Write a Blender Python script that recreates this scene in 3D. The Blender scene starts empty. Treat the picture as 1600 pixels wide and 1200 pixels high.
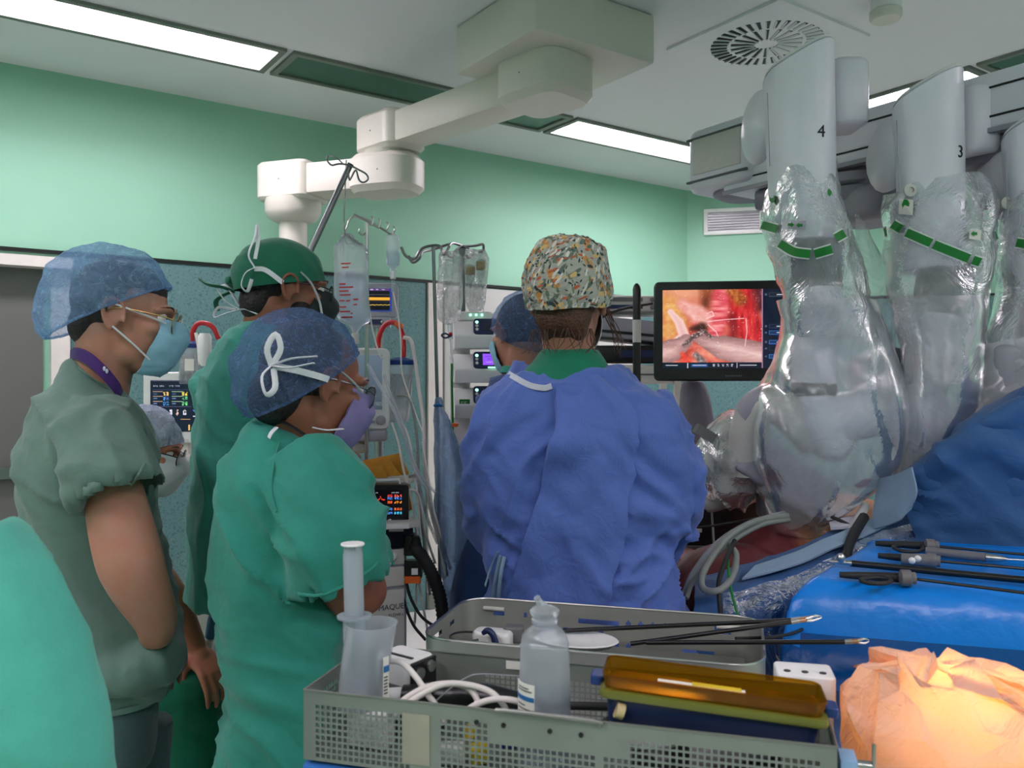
import bpy, bmesh, math, random
import numpy as np
from mathutils import Vector, Matrix
PI = math.pi
F, H0, YH = 1300.0, 1.40, 595.0
col = bpy.context.scene.collection
ORG = {}

def Q(px, py, d):
    """point seen at photo pixel (px,py), d metres in front of the camera"""
    return Vector(((px - 800) / F * d, d, H0 - (py - YH) / F * d))

def QZ(px, py, z):
    """point seen at pixel, lying on the horizontal plane z"""
    return Q(px, py, (H0 - z) * F / (py - YH))

def V3(*a): return Vector(a)

def spline(pts, k=6, closed=False):
    pts = [Vector(p) for p in pts]
    n = len(pts); out = []
    if n < 3 and not closed:
        return [pts[0].lerp(pts[-1], i / k) for i in range(k + 1)]
    segs = n if closed else n - 1
    for i in range(segs):
        if closed:
            p0, p1, p2, p3 = pts[i - 1], pts[i], pts[(i + 1) % n], pts[(i + 2) % n]
        else:
            p1, p2 = pts[i], pts[i + 1]
            p0 = pts[i - 1] if i > 0 else p1 * 2 - p2
            p3 = pts[i + 2] if i + 2 < n else p2 * 2 - p1
        for j in range(k):
            t = j / k
            out.append(0.5 * ((2 * p1) + (p2 - p0) * t + (2 * p0 - 5 * p1 + 4 * p2 - p3) * t * t + (3 * p1 - p0 - 3 * p2 + p3) * t ** 3))
    if not closed: out.append(pts[-1])
    return out

def interp(vals, k):
    """same sampling as spline() for scalars"""
    return [v.x for v in spline([Vector((v, 0, 0)) for v in vals], k)]

def rotz(a): return Matrix.Rotation(a, 3, 'Z')
def frame(x, up=Vector((0, 0, 1))):
    """3x3 whose columns are x, y, z with z near up"""
    x = Vector(x).normalized(); y = Vector(up).cross(x).normalized(); z = x.cross(y)
    return Matrix((x, y, z)).transposed()

# ---------------------------------------------------------------- noise
def _hash(i, j, k, s):
    h = (i.astype(np.int64) * 374761393 + j.astype(np.int64) * 668265263 + k.astype(np.int64) * 2147483647 + s * 1274126177) & 0xFFFFFFFF
    h = ((h ^ (h >> 13)) * 1274126177) & 0xFFFFFFFF
    h = (h ^ (h >> 16)) & 0xFFFFFF
    return h / float(0xFFFFFF)

def vnoise(P, f=1.0, s=0):
    P = np.asarray(P) * f + 100.0
    I = np.floor(P).astype(np.int64); T = P - I; T = T * T * (3 - 2 * T)
    r = 0
    for a in (0, 1):
        for b in (0, 1):
            for c in (0, 1):
                w = (T[:, 0] if a else 1 - T[:, 0]) * (T[:, 1] if b else 1 - T[:, 1]) * (T[:, 2] if c else 1 - T[:, 2])
                r = r + w * _hash(I[:, 0] + a, I[:, 1] + b, I[:, 2] + c, s)
    return r

def fbm(P, f, s=0, o=3):
    r = 0; a = 0.5
    for i in range(o):
        r = r + a * vnoise(P, f * 2 ** i, s + i * 7); a *= 0.5
    return r

def folds(specs, base=0.0, seed=0):
    """displacement of cloth: list of (kvec, amp, warp, maskfreq); irregular ridges that run across kvec (radians per metre)"""
    def fn(P, N):
        d = np.zeros(len(P))
        for q, (k, amp, warp, mf) in enumerate(specs):
            k = np.array(k, float); L = np.linalg.norm(k); kh = k / L; f = L / (2 * PI) * 1.15
            s1 = np.cross(kh, [0.0, 1.0, 0.0]); s1 /= np.linalg.norm(s1) + 1e-9; s2 = np.cross(kh, s1)
            wv = .05 * warp * (vnoise(P, 4.0, seed + q) + .5 * vnoise(P, 9.0, seed + q + 3) - .75)
            X = np.stack([(P @ kh + wv) * f, P @ s1 * f * .22, P @ s2 * f * .35], 1)
            n = .75 * vnoise(X, 1.0, seed + q * 13) + .25 * vnoise(X, 2.0, seed + q * 13 + 4)
            rdg = np.clip(1 - np.abs(2 * n - 1) * 1.25, 0, 1) ** 2.2
            m = np.clip(vnoise(P, mf, seed + q + 31) * 2.6 - 0.7, 0, 1)
            d += amp * (rdg - 0.3) * m
        if base:
            d += base * (fbm(P, 7.0, seed + 77) - 0.44)
        return N * d[:, None]
    return fn

def crumple(amp, f=14.0, seed=0):
    """sharp-creased plastic film"""
    def fn(P, N):
        a = np.abs(vnoise(P, f, seed) - 0.5) + 0.6 * np.abs(vnoise(P, f * 2.1, seed + 5) - 0.5) + 0.3 * np.abs(vnoise(P, f * 4.3, seed + 9) - 0.5)
        return N * ((0.42 - a) * 2 * amp)[:, None]
    return fn

# ---------------------------------------------------------------- mesh builder
class MB:
    def __init__(s): s.v = []; s.f = []; s.m = []
    def add(s, vs, fs, mi=0):
        o = len(s.v); s.v += [tuple(p) for p in vs]
        s.f += [tuple(i + o for i in f) for f in fs]; s.m += [mi] * len(fs)
        return s
    def box(s, c, size, R=None, mi=0):
        c = Vector(c); hx, hy, hz = size[0] / 2, size[1] / 2, size[2] / 2
        vs = [Vector((x, y, z)) for x in (-hx, hx) for y in (-hy, hy) for z in (-hz, hz)]
        if R is not None: vs = [R @ p for p in vs]
        return s.add([c + p for p in vs], [(0, 1, 3, 2), (4, 6, 7, 5), (0, 4, 5, 1), (2, 3, 7, 6), (0, 2, 6, 4), (1, 5, 7, 3)], mi)
    def hexa(s, p, mi=0):
        """8 points: bottom 4 ccw then top 4"""
        return s.add(p, [(3, 2, 1, 0), (4, 5, 6, 7), (0, 1, 5, 4), (1, 2, 6, 5), (2, 3, 7, 6), (3, 0, 4, 7)], mi)
    def quad(s, p, mi=0): return s.add(p, [tuple(range(len(p)))], mi)
    def loft(s, rings, cap=True, closed=False, mi=0):
        n = len(rings[0]); vs = [p for r in rings for p in r]; fs = []
        m = len(rings)
        for i in range(m if closed else m - 1):
            a, b = i * n, ((i + 1) % m) * n
            for j in range(n):
                k = (j + 1) % n
                fs.append((a + j, a + k, b + k, b + j))
        if cap and not closed:
            fs.append(tuple(range(n - 1, -1, -1))); fs.append(tuple((m - 1) * n + j for j in range(n)))
        return s.add(vs, fs, mi)
    def tube(s, pts, r, n=10, cap=True, closed=False, mi=0, flat=1.0, up=None, k=0, hollow=0):
        if k:
            if isinstance(r, (list, tuple)): r = interp(r, k)
            pts = spline(pts, k, closed)
        pts = [Vector(p) for p in pts]
        if not isinstance(r, (list, tuple)): r = [r] * len(pts)
        r = list(r)
        m = len(pts); rings = []; u = None
        for i in range(m):
            if closed: t = pts[(i + 1) % m] - pts[i - 1]
            else: t = pts[min(i + 1, m - 1)] - pts[max(i - 1, 0)]
            if t.length < 1e-9: t = Vector((0, 0, 1))
            t.normalize()
            if u is None:
                a = Vector(up) if up else (Vector((0, 0, 1)) if abs(t.z) < 0.9 else Vector((0, 1, 0)))
                u = a - t * a.dot(t)
            else: u = u - t * u.dot(t)
            if up: u = Vector(up) - t * Vector(up).dot(t)
            u.normalize(); w = t.cross(u)
            rings.append([pts[i] + (u * math.cos(2 * PI * j / n) * flat + w * math.sin(2 * PI * j / n)) * r[i] for j in range(n)])
        if hollow:
            t = (pts[-1] - pts[-2]).normalized(); c = pts[-1]
            rings.append([c + (p - c) * (1 - 0.005 / r[-1]) for p in rings[-1]])
            rings.append([c - t * hollow + (p - c) * (1 - 0.014 / r[-1]) for p in rings[m - 1]])
        return s.loft(rings, cap and not closed, closed, mi)
    def chain(s, pts, rs, n=14):
        for i in range(len(pts) - 1):
            s.tube([pts[i], pts[i + 1]], [rs[i], rs[i + 1]], n)
        for p, r in zip(pts, rs): s.ell(p, (r, r, r))
        return s
    def ell(s, c, r, R=None, nu=16, nv=10, mi=0):
        c = Vector(c); vs = []; fs = []
        if not isinstance(r, (list, tuple)): r = (r, r, r)
        for i in range(1, nv):
            t = PI * i / nv
            for j in range(nu):
                p = 2 * PI * j / nu
                q = Vector((math.sin(t) * math.cos(p) * r[0], math.sin(t) * math.sin(p) * r[1], math.cos(t) * r[2]))
                vs.append(c + (R @ q if R is not None else q))
        top = len(vs); e = Vector((0, 0, r[2])); e = R @ e if R is not None else e
        vs += [c + e, c - e]
        for i in range(nv - 2):
            for j in range(nu):
                k = (j + 1) % nu
                fs.append((i * nu + j, (i + 1) * nu + j, (i + 1) * nu + k, i * nu + k))
        for j in range(nu):
            k = (j + 1) % nu
            fs.append((top, j, k)); fs.append((top + 1, (nv - 2) * nu + k, (nv - 2) * nu + j))
        return s.add(vs, fs, mi)
    def lathe(s, prof, c=(0, 0, 0), R=None, n=24, mi=0, cap=True):
        c = Vector(c); rings = []
        for r, z in prof:
            rings.append([c + ((R @ Vector((r * math.cos(2 * PI * j / n), r * math.sin(2 * PI * j / n), z))) if R is not None else Vector((r * math.cos(2 * PI * j / n), r * math.sin(2 * PI * j / n), z))) for j in range(n)])
        return s.loft(rings, cap, False, mi)
    def prism(s, poly, o, ax, ay, depth, mi=0):
        """polygon (2d) in plane o+ax*x+ay*y, extruded along ax x ay by depth"""
        o, ax, ay = Vector(o), Vector(ax).normalized(), Vector(ay).normalized(); az = ax.cross(ay)
        n = len(poly); lo = [o + ax * x + ay * y for x, y in poly]; hi = [p + az * depth for p in lo]
        fs = [tuple(range(n - 1, -1, -1)), tuple(range(n, 2 * n))] + [(i, (i + 1) % n, n + (i + 1) % n, n + i) for i in range(n)]
        return s.add(lo + hi, fs, mi)
    def grid(s, rows, ku=6, kv=6, mi=0):
        """smooth sheet through rows of points"""
        R1 = [spline(r, ku) for r in rows]
        cols = [spline([r[j] for r in R1], kv) for j in range(len(R1[0]))]
        nu, nv = len(cols), len(cols[0])
        vs = [cols[j][i] for i in range(nv) for j in range(nu)]
        fs = [(i * nu + j, i * nu + j + 1, (i + 1) * nu + j + 1, (i + 1) * nu + j) for i in range(nv - 1) for j in range(nu - 1)]
        return s.add(vs, fs, mi)
    def rbox(s, c, size, r, R=None, seg=4, mi=0):
        """box rounded in its local xy outline (vertical edges) with a light top/bottom edge"""
        hx, hy, hz = size[0] / 2, size[1] / 2, size[2] / 2; r = min(r, hx * .99, hy * .99); e = min(r * .3, hz * .3)
        def ring(z, ins):
            out = []
            for (sx, sy, a0) in ((1, 1, 0), (-1, 1, 90), (-1, -1, 180), (1, -1, 270)):
                for i in range(seg + 1):
                    a = math.radians(a0 + 90 * i / seg)
                    out.append(Vector((sx * (hx - r) + (r - ins) * math.cos(a), sy * (hy - r) + (r - ins) * math.sin(a), z)))
            return out
        rings = [ring(-hz, e), ring(-hz + e, 0), ring(hz - e, 0), ring(hz, e)]
        c = Vector(c)
        return s.loft([[c + (R @ p if R is not None else p) for p in rg] for rg in rings], True, False, mi)
    def build(s, name, mats, parent=None, smooth=True, ang=40, voxel=0, relax=0, fn=None, bevel=0, solid=0, org=None, fix=True, subdiv=0):
        me = bpy.data.meshes.new(name)
        vs = s.v
        if parent is not None: o = ORG[parent.name]
        elif org is not None: o = Vector(org)
        else:
            a = np.array(vs); o = Vector(((a[:, 0].min() + a[:, 0].max()) / 2, (a[:, 1].min() + a[:, 1].max()) / 2, a[:, 2].min()))
        me.from_pydata(vs, [], s.f)
        mats = mats if isinstance(mats, (list, tuple)) else [mats]
        if len(mats) > 1: me.polygons.foreach_set('material_index', s.m)
        me.update()
        if fix or bevel or subdiv:
            bm = bmesh.new(); bm.from_mesh(me)
            if fix:
                bmesh.ops.remove_doubles(bm, verts=bm.verts, dist=1e-5)
                bmesh.ops.recalc_face_normals(bm, faces=bm.faces)
            if bevel:
                ed = [e for e in bm.edges if len(e.link_faces) == 2 and e.calc_face_angle(0) > 0.6]
                bmesh.ops.bevel(bm, geom=ed, offset=bevel, segments=2, profile=0.6, affect='EDGES', clamp_overlap=True)
            if subdiv:
                bmesh.ops.subdivide_edges(bm, edges=bm.edges, cuts=subdiv, use_grid_fill=True)
            bm.to_mesh(me); bm.free()
        if voxel or solid:
            t = bpy.data.objects.new('tmp', me); col.objects.link(t)
            if voxel:
                md = t.modifiers.new('r', 'REMESH'); md.mode = 'VOXEL'; md.voxel_size = voxel
                if relax:
                    sm = t.modifiers.new('s', 'SMOOTH'); sm.factor = 0.5; sm.iterations = relax
            if solid:
                md = t.modifiers.new('so', 'SOLIDIFY'); md.thickness = solid; md.offset = 0
            dg = bpy.context.evaluated_depsgraph_get()
            m2 = bpy.data.meshes.new_from_object(t.evaluated_get(dg))
            bpy.data.objects.remove(t); bpy.data.meshes.remove(me); me = m2; me.name = name
        n = len(me.vertices)
        P = np.empty(n * 3); me.vertices.foreach_get('co', P); P = P.reshape(-1, 3)
        if fn:
            N = np.empty(n * 3); me.vertex_normals.foreach_get('vector', N); N = N.reshape(-1, 3)
            for g in (fn if isinstance(fn, (list, tuple)) else [fn]): P = P + g(P, N)
        P = P - np.array(o)
        me.vertices.foreach_set('co', P.ravel())
        me.materials.clear()
        for m in mats: me.materials.append(m)
        me.update()
        if smooth:
            me.shade_smooth()
            if ang < 180 and not voxel: me.set_sharp_from_angle(angle=math.radians(ang))
        ob = bpy.data.objects.new(name, me); col.objects.link(ob)
        ORG[ob.name] = o
        if parent is not None: ob.parent = parent
        else: ob.location = o
        return ob

def thing(name, label, cat, base, group=None):
    o = bpy.data.objects.new(name, None); col.objects.link(o); o.empty_display_size = 0.1
    o.location = base; ORG[o.name] = Vector(base)
    return tag(o, label, cat, group)
def tag(o, label, cat, group=None):
    o['label'] = label; o['category'] = cat
    if group: o['group'] = group
    return o
def lab(o, label): o['label'] = label; return o
def struct(o): o['kind'] = 'structure'; return o

def text_mb(txt, origin, xdir, ydir, size, thick=0.001, mb=None, bold=0.0, mi=0, align='LEFT'):
    """lettering as mesh on the plane spanned by xdir, ydir"""
    cu = bpy.data.curves.new('t', 'FONT'); cu.body = txt; cu.size = size; cu.extrude = thick; cu.offset = bold; cu.align_x = align
    cu.resolution_u = 3
    t = bpy.data.objects.new('t', cu); col.objects.link(t)
    dg = bpy.context.evaluated_depsgraph_get()
    me = bpy.data.meshes.new_from_object(t.evaluated_get(dg))
    x, y = Vector(xdir).normalized(), Vector(ydir).normalized(); z = x.cross(y); o = Vector(origin)
    mb = mb or MB()
    mb.add([o + x * v.co.x + y * v.co.y + z * v.co.z for v in me.vertices], [tuple(p.vertices) for p in me.polygons], mi)
    bpy.data.objects.remove(t); bpy.data.meshes.remove(me); bpy.data.curves.remove(cu)
    return mb

def painted(name, corners, nx, ny, fn, mat, parent):
    """flat display: a grid whose colour attribute holds the picture. corners: bottom-left, bottom-right, top-right, top-left"""
    bl, br, tr, tl = [Vector(c) for c in corners]
    o = ORG[parent.name]
    u, v = np.meshgrid(np.linspace(0, 1, nx + 1), np.linspace(0, 1, ny + 1))
    u, v = u.ravel()[:, None], v.ravel()[:, None]
    P = (np.array(bl) * (1 - u) + np.array(br) * u) * (1 - v) + (np.array(tl) * (1 - u) + np.array(tr) * u) * v - np.array(o)
    i = np.arange(ny)[:, None] * (nx + 1) + np.arange(nx)[None, :]; i = i.ravel()
    fs = np.stack([i, i + 1, i + nx + 2, i + nx + 1], 1)
    me = bpy.data.meshes.new(name); me.from_pydata(P.tolist(), [], fs.tolist())
    uc, vc = np.meshgrid((np.arange(nx) + .5) / nx, (np.arange(ny) + .5) / ny)
    rgb = np.clip(fn(uc, vc), 0, 1).reshape(-1, 3)
    rgb = np.where(rgb <= .04045, rgb / 12.92, ((rgb + .055) / 1.055) ** 2.4)
    ca = me.color_attributes.new('Col', 'FLOAT_COLOR', 'CORNER')
    c4 = np.ones((len(rgb), 4, 4)); c4[:, :, :3] = rgb[:, None, :]
    ca.data.foreach_set('color', c4.ravel())
    me.materials.append(mat)
    ob = bpy.data.objects.new(name, me); col.objects.link(ob); ob.parent = parent; ORG[ob.name] = o
    return ob

# ---------------------------------------------------------------- materials
def C(r, g, b):
    f = lambda x: (x / 255 / 12.92) if x / 255 <= .04045 else ((x / 255 + .055) / 1.055) ** 2.4
    return (f(r), f(g), f(b), 1)

class NT:
    def __init__(s, name):
        s.mat = bpy.data.materials.new(name); s.mat.use_nodes = True; s.t = s.mat.node_tree; s.t.nodes.clear()
        s.out = s.n('ShaderNodeOutputMaterial')
    def n(s, typ, ins=None, **kw):
        nd = s.t.nodes.new(typ)
        for k, v in kw.items(): setattr(nd, k, v)
        for k, v in (ins or {}).items():
            i = nd.inputs[k]
            if hasattr(v, 'is_output') : s.t.links.new(v, i)
            else: i.default_value = v
        return nd
    def coord(s): return s.n('ShaderNodeTexCoord').outputs['Object']
    def noise(s, scale, detail=3, rough=.5, vec=None, dist=0.0):
        return s.n('ShaderNodeTexNoise', {'Vector': vec if vec is not None else s.coord(), 'Scale': scale, 'Detail': detail, 'Roughness': rough, 'Distortion': dist}).outputs['Fac']
    def ramp(s, fac, stops):
        r = s.n('ShaderNodeValToRGB', {'Fac': fac}); el = r.color_ramp.elements
        while len(el) < len(stops): el.new(.5)
        for e, (p, c) in zip(el, stops): e.position = p; e.color = c
        return r.outputs['Color']
    def mix(s, fac, a, b, mode='MIX'):
        m = s.n('ShaderNodeMix', data_type='RGBA', blend_type=mode)
        for k, v in ((0, fac), (6, a), (7, b)):
            if hasattr(v, 'is_output'): s.t.links.new(v, m.inputs[k])
            else: m.inputs[k].default_value = v
        return m.outputs[2]
    def math(s, op, a, b=0.0):
        m = s.n('ShaderNodeMath', operation=op)
        for k, v in ((0, a), (1, b)):
            if hasattr(v, 'is_output'): s.t.links.new(v, m.inputs[k])
            else: m.inputs[k].default_value = v
        return m.outputs[0]
    def bump(s, h, st=.3, d=.01):
        return s.n('ShaderNodeBump', {'Height': h, 'Strength': st, 'Distance': d}).outputs['Normal']
    def bsdf(s, col, rough=.5, metal=0, bump=None, **kw):
        ins = {'Base Color': col, 'Roughness': rough, 'Metallic': metal}
        if bump is not None: ins['Normal'] = bump
        for k, v in kw.items(): ins[k.replace('_', ' ')] = v
        return s.n('ShaderNodeBsdfPrincipled', ins).outputs['BSDF']
    def done(s, sh):
        s.t.links.new(sh, s.out.inputs['Surface']); return s.mat

def simple(name, c, rough=.5, metal=0, bumps=None, var=.06, vs=30, **kw):
    t = NT(name)
    dark = tuple(x * (1 - var * 2) for x in c[:3]) + (1,)
    cc = t.ramp(t.noise(vs, 4), [(.3, dark), (.7, c)])
    b = t.bump(t.noise(bumps[0], 4), bumps[1], bumps[2]) if bumps else None
    return t.done(t.bsdf(cc, rough, metal, b, **kw))

def cloth(name, c, rough=.85, var=.10, fine=520, big=.35, sheen=.15):
    t = NT(name); co = t.coord()
    dark = tuple(x * (1 - var * 2) for x in c[:3]) + (1,)
    cc = t.ramp(t.noise(14, 5, .6, co), [(.3, dark), (.7, c)])
    weave = t.noise(fine, 2, .5, co)
    cc = t.mix(.12, cc, t.ramp(weave, [(.35, tuple(x * .75 for x in c[:3]) + (1,)), (.65, tuple(min(1, x * 1.15) for x in c[:3]) + (1,))]))
    wr = t.noise(26, 4, .55, co, 1.2)
    h = t.math('ADD', t.math('MULTIPLY', wr, big), t.math('MULTIPLY', weave, .04))
    return t.done(t.bsdf(cc, rough, 0, t.bump(h, .55, .012), Sheen_Weight=sheen))

def film(name, tint=(.93, .95, .96, 1), haze=.18, rough=.12, scale=22, bump=.8, dcol=(.86, .88, .9, 1)):
    """thin plastic sheet: mostly see-through, milky to a degree, glossy and crinkled"""
    t = NT(name); co = t.coord()
    w1 = t.n('ShaderNodeTexVoronoi', {'Vector': t.n('ShaderNodeMapping', {'Vector': co, 'Scale': (1, 1, .45)}).outputs[0], 'Scale': scale}, feature='DISTANCE_TO_EDGE').outputs['Distance']
    nn = t.noise(scale * .9, 5, .6, co, 2.0)
    h = t.math('ADD', t.math('MULTIPLY', t.math('MINIMUM', w1, .25), 1.2), nn)
    bm = t.bump(h, bump, .03)
    tr = t.n('ShaderNodeBsdfTransparent', {'Color': tint}).outputs[0]
    df = t.n('ShaderNodeBsdfDiffuse', {'Color': dcol, 'Normal': bm}).outputs[0]
    tl = t.n('ShaderNodeBsdfTranslucent', {'Color': dcol, 'Normal': bm}).outputs[0]
    gl = t.n('ShaderNodeBsdfGlossy', {'Color': (1, 1, 1, 1), 'Roughness': rough, 'Normal': bm}).outputs[0]
    milky = t.n('ShaderNodeMixShader', {0: .45, 1: df, 2: tl}).outputs[0]
    hz = t.math('MULTIPLY', t.ramp(nn, [(.3, (.75, .75, .75, 1)), (.75, (1.25, 1.25, 1.25, 1))]), haze)
    m1 = t.n('ShaderNodeMixShader', {0: hz, 1: tr, 2: milky}).outputs[0]
    fr = t.n('ShaderNodeLayerWeight', {'Blend': .35, 'Normal': bm}).outputs['Fresnel']
    return t.done(t.n('ShaderNodeMixShader', {0: t.math('MULTIPLY', fr, .75), 1: m1, 2: gl}).outputs[0])

def clear(name, tint=(.9, .94, .95, 1), rough=.08, haze=.1, refl=.6):
    t = NT(name)
    tr = t.n('ShaderNodeBsdfTransparent', {'Color': tint}).outputs[0]
    gl = t.n('ShaderNodeBsdfGlossy', {'Color': (1, 1, 1, 1), 'Roughness': rough}).outputs[0]
    df = t.n('ShaderNodeMixShader', {0: .5, 1: t.n('ShaderNodeBsdfDiffuse', {'Color': (.88, .92, .97, 1)}).outputs[0], 2: t.n('ShaderNodeBsdfTranslucent', {'Color': (.88, .92, .97, 1)}).outputs[0]}).outputs[0]
    m1 = t.n('ShaderNodeMixShader', {0: haze, 1: tr, 2: df}).outputs[0]
    fr = t.n('ShaderNodeLayerWeight', {'Blend': .3}).outputs['Fresnel']
    return t.done(t.n('ShaderNodeMixShader', {0: t.math('MULTIPLY', fr, refl), 1: m1, 2: gl}).outputs[0])

def skin(name, c, red=.5):
    t = NT(name); co = t.coord()
    c2 = (min(1, c[0] * 1.05), c[1] * .80, c[2] * .72, 1)
    cc = t.ramp(t.noise(22, 5, .6, co), [(.3, c2), (.7, c)])
    return t.done(t.bsdf(cc, .5, 0, t.bump(t.noise(240, 3, .5, co), .12, .003), Subsurface_Weight=.12, Subsurface_Radius=(.012, .005, .003), Specular_IOR_Level=.35))

def emit(name, c, s):
    t = NT(name); return t.done(t.n('ShaderNodeEmission', {'Color': c, 'Strength': s}).outputs[0])

def screen_mat(name, s):
    t = NT(name)
    a = t.n('ShaderNodeAttribute', attribute_name='Col').outputs['Color']
    e = t.n('ShaderNodeEmission', {'Color': a, 'Strength': s}).outputs[0]
    g = t.n('ShaderNodeBsdfGlossy', {'Roughness': .15, 'Color': (.04, .04, .04, 1)}).outputs[0]
    return t.done(t.n('ShaderNodeAddShader', {0: e, 1: g}).outputs[0])
M = {}
# ================================================================ materials
G1 = (1, 1, 1, 1)
def build_mats():
    m = M
    m['paint_green'] = simple('paint_green', C(142, 196, 168), .55, bumps=(180, .08, .004), var=.015, vs=3)
    m['ceiling'] = simple('ceiling_paint', C(222, 226, 226), .7, var=.01, vs=2)
    t = NT('vinyl_teal'); co = t.coord()
    sp = t.noise(95, 2, .5, co); sp2 = t.noise(60, 2, .5, t.n('ShaderNodeMapping', {'Vector': co, 'Location': (3, 5, 1)}).outputs[0])
    cc = t.ramp(sp, [(.36, C(64, 100, 102)), (.44, C(88, 126, 126))])
    cc = t.mix(t.ramp(sp2, [(.62, (0, 0, 0, 1)), (.68, (.5, .5, .5, 1))]), cc, C(108, 146, 146))
    m['vinyl'] = t.done(t.bsdf(cc, .45))
    m['door_grey'] = simple('door_grey', C(98, 101, 96), .45, var=.03, vs=4)
    m['door_pale'] = simple('door_pale', C(186, 190, 184), .5, var=.02, vs=4)
    m['floor'] = simple('floor_vinyl', C(204, 204, 198), .35, var=.04, vs=20)
    m['steel'] = simple('steel', C(190, 190, 188), .28, 1.0, var=.05, vs=20)
    m['steel_dark'] = simple('steel_dark', C(120, 122, 124), .3, 1.0, var=.06, vs=20)
    m['alu'] = simple('aluminium', C(150, 152, 146), .42, .85, bumps=(400, .08, .002), var=.06, vs=16)
    m['tray_alu'] = simple('tray_aluminium', C(178, 180, 172), .4, .5, bumps=(500, .1, .002), var=.08, vs=12)
    m['basket_alu'] = simple('basket_aluminium', C(148, 156, 148), .5, .55, bumps=(500, .1, .002), var=.08, vs=14)
    m['trim_grey'] = simple('trim_grey', C(120, 128, 118), .5, .3)
    m['panel_dark'] = simple('panel_dark', C(66, 98, 84), .25, .1, var=.03, vs=2)
    m['cream'] = simple('cream_shell', C(214, 212, 200), .42, var=.02, vs=6)
    m['white_shell'] = simple('white_shell', C(228, 229, 236), .32, var=.02, vs=8)
    m['grey_shell'] = simple('grey_shell', C(160, 160, 170), .45, var=.03, vs=8)
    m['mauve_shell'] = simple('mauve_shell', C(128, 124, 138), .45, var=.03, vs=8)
    m['tube_grey'] = simple('tube_grey', C(112, 110, 112), .5, var=.03)
    m['black'] = simple('black_plastic', C(18, 18, 20), .35, var=.1)
    m['black_soft'] = simple('black_rubber', C(30, 30, 32), .6, bumps=(200, .15, .003), var=.1)
    m['white'] = simple('white_plastic', C(232, 232, 230), .35, var=.02)
    m['offwhite'] = simple('offwhite_plastic', C(212, 210, 202), .4, var=.03)
    m['blue_plastic'] = simple('blue_plastic', C(24, 58, 128), .4)
    m['navy_plastic'] = simple('navy_plastic', C(26, 42, 84), .4)
    m['red_plastic'] = simple('red_plastic', C(190, 24, 34), .35)
    m['orange_plastic'] = simple('orange_plastic', C(232, 104, 30), .4)
    m['yellow_plastic'] = simple('yellow_plastic', C(228, 200, 40), .4)
    m['green_print'] = simple('green_print', C(0, 128, 40), .5)
    m['black_print'] = simple('black_print', C(16, 16, 18), .6)
    m['red_print'] = simple('red_print', C(190, 40, 34), .6)
    m['blue_print'] = simple('blue_print', C(40, 110, 170), .6)
    m['grey_print'] = simple('grey_print', C(90, 94, 98), .6)
    m['paper'] = simple('paper', C(230, 228, 218), .7, var=.02)
    m['envelope'] = simple('envelope', C(214, 150, 44), .6, bumps=(40, .3, .005), var=.1)
    m['cable_white'] = simple('cable_white', C(226, 220, 214), .4, var=.02)
    m['cable_grey'] = simple('cable_grey', C(140, 146, 140), .4)
    m['scrub_sage'] = cloth('scrub_sage', C(96, 127, 115))
    m['trouser_sage'] = cloth('trouser_sage', C(72, 98, 100))
    m['scrub_teal'] = cloth('scrub_teal', C(40, 142, 124))
    m['scrub_teal2'] = cloth('scrub_teal2', C(54, 152, 134))
    m['scrub_deep'] = cloth('scrub_deep', C(4, 124, 92))
    m['scrub_mint'] = cloth('scrub_mint', C(84, 190, 168), big=.2)
    m['cap_green'] = cloth('cap_green', C(8, 106, 78), fine=300)
    m['gown'] = cloth('gown_blue', C(84, 112, 190), .75, .06, 700, .5)
    m['gown_navy'] = cloth('gown_navy', C(30, 66, 120), .75, .06, 700, .4)
    m['drape'] = cloth('drape_blue', C(52, 100, 156), .7, .06, 700, .4)
    m['drape_pale'] = cloth('drape_pale', C(150, 178, 204), .75, .05, 700, .4)
    m['binding'] = cloth('binding_white', C(214, 218, 230))
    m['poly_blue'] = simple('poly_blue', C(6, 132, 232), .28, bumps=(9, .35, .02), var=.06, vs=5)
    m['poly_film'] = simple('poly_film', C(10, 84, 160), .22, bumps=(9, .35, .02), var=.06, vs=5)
    m['poly_top'] = simple('poly_top', C(40, 108, 214), .55, bumps=(30, .25, .006), var=.04, vs=9)
    m['wrap_blue'] = cloth('wrap_blue', C(30, 112, 196))
    m['lanyard'] = cloth('lanyard_purple', C(62, 26, 104), var=.02, big=.05)
    m['strap'] = cloth('strap_white', C(228, 230, 234), var=.02, big=.1)
    m['grey_cloth'] = cloth('grey_cloth', C(120, 116, 128))
    for k, a, b in (('bouffant', (160, 200, 242), .50), ('bouffant_pale', (206, 220, 244), .9), ('bouffant_slate', (122, 150, 194), .46)):
        t = NT(k); co = t.coord()
        nz = t.noise(24, 6, .65, co, 1.8)
        w = t.math('ABSOLUTE', t.math('SUBTRACT', t.noise(17, 4, .55, co, 3.2), .5))
        lines = t.ramp(w, [(.0, (.55, .55, .55, 1)), (.02, (0, 0, 0, 1))])
        c0 = C(*a); cc = t.mix(lines, t.ramp(nz, [(.3, tuple(x * .8 for x in c0[:3]) + (1,)), (.7, c0)]), tuple(min(1, x * 1.5) for x in c0[:3]) + (1,))
        bm = t.bump(t.math('ADD', nz, t.math('MULTIPLY', t.math('MINIMUM', w, .12), 3.0)), .7, .012)
        df = t.n('ShaderNodeMixShader', {0: .35, 1: t.n('ShaderNodeBsdfDiffuse', {'Color': cc, 'Normal': bm}).outputs[0], 2: t.n('ShaderNodeBsdfTranslucent', {'Color': cc, 'Normal': bm}).outputs[0]}).outputs[0]
        al = t.math('ADD', t.ramp(nz, [(.3, (b * .8,) * 3 + (1,)), (.7, (b * 1.1,) * 3 + (1,))]), t.math('MULTIPLY', lines, .3))
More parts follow.
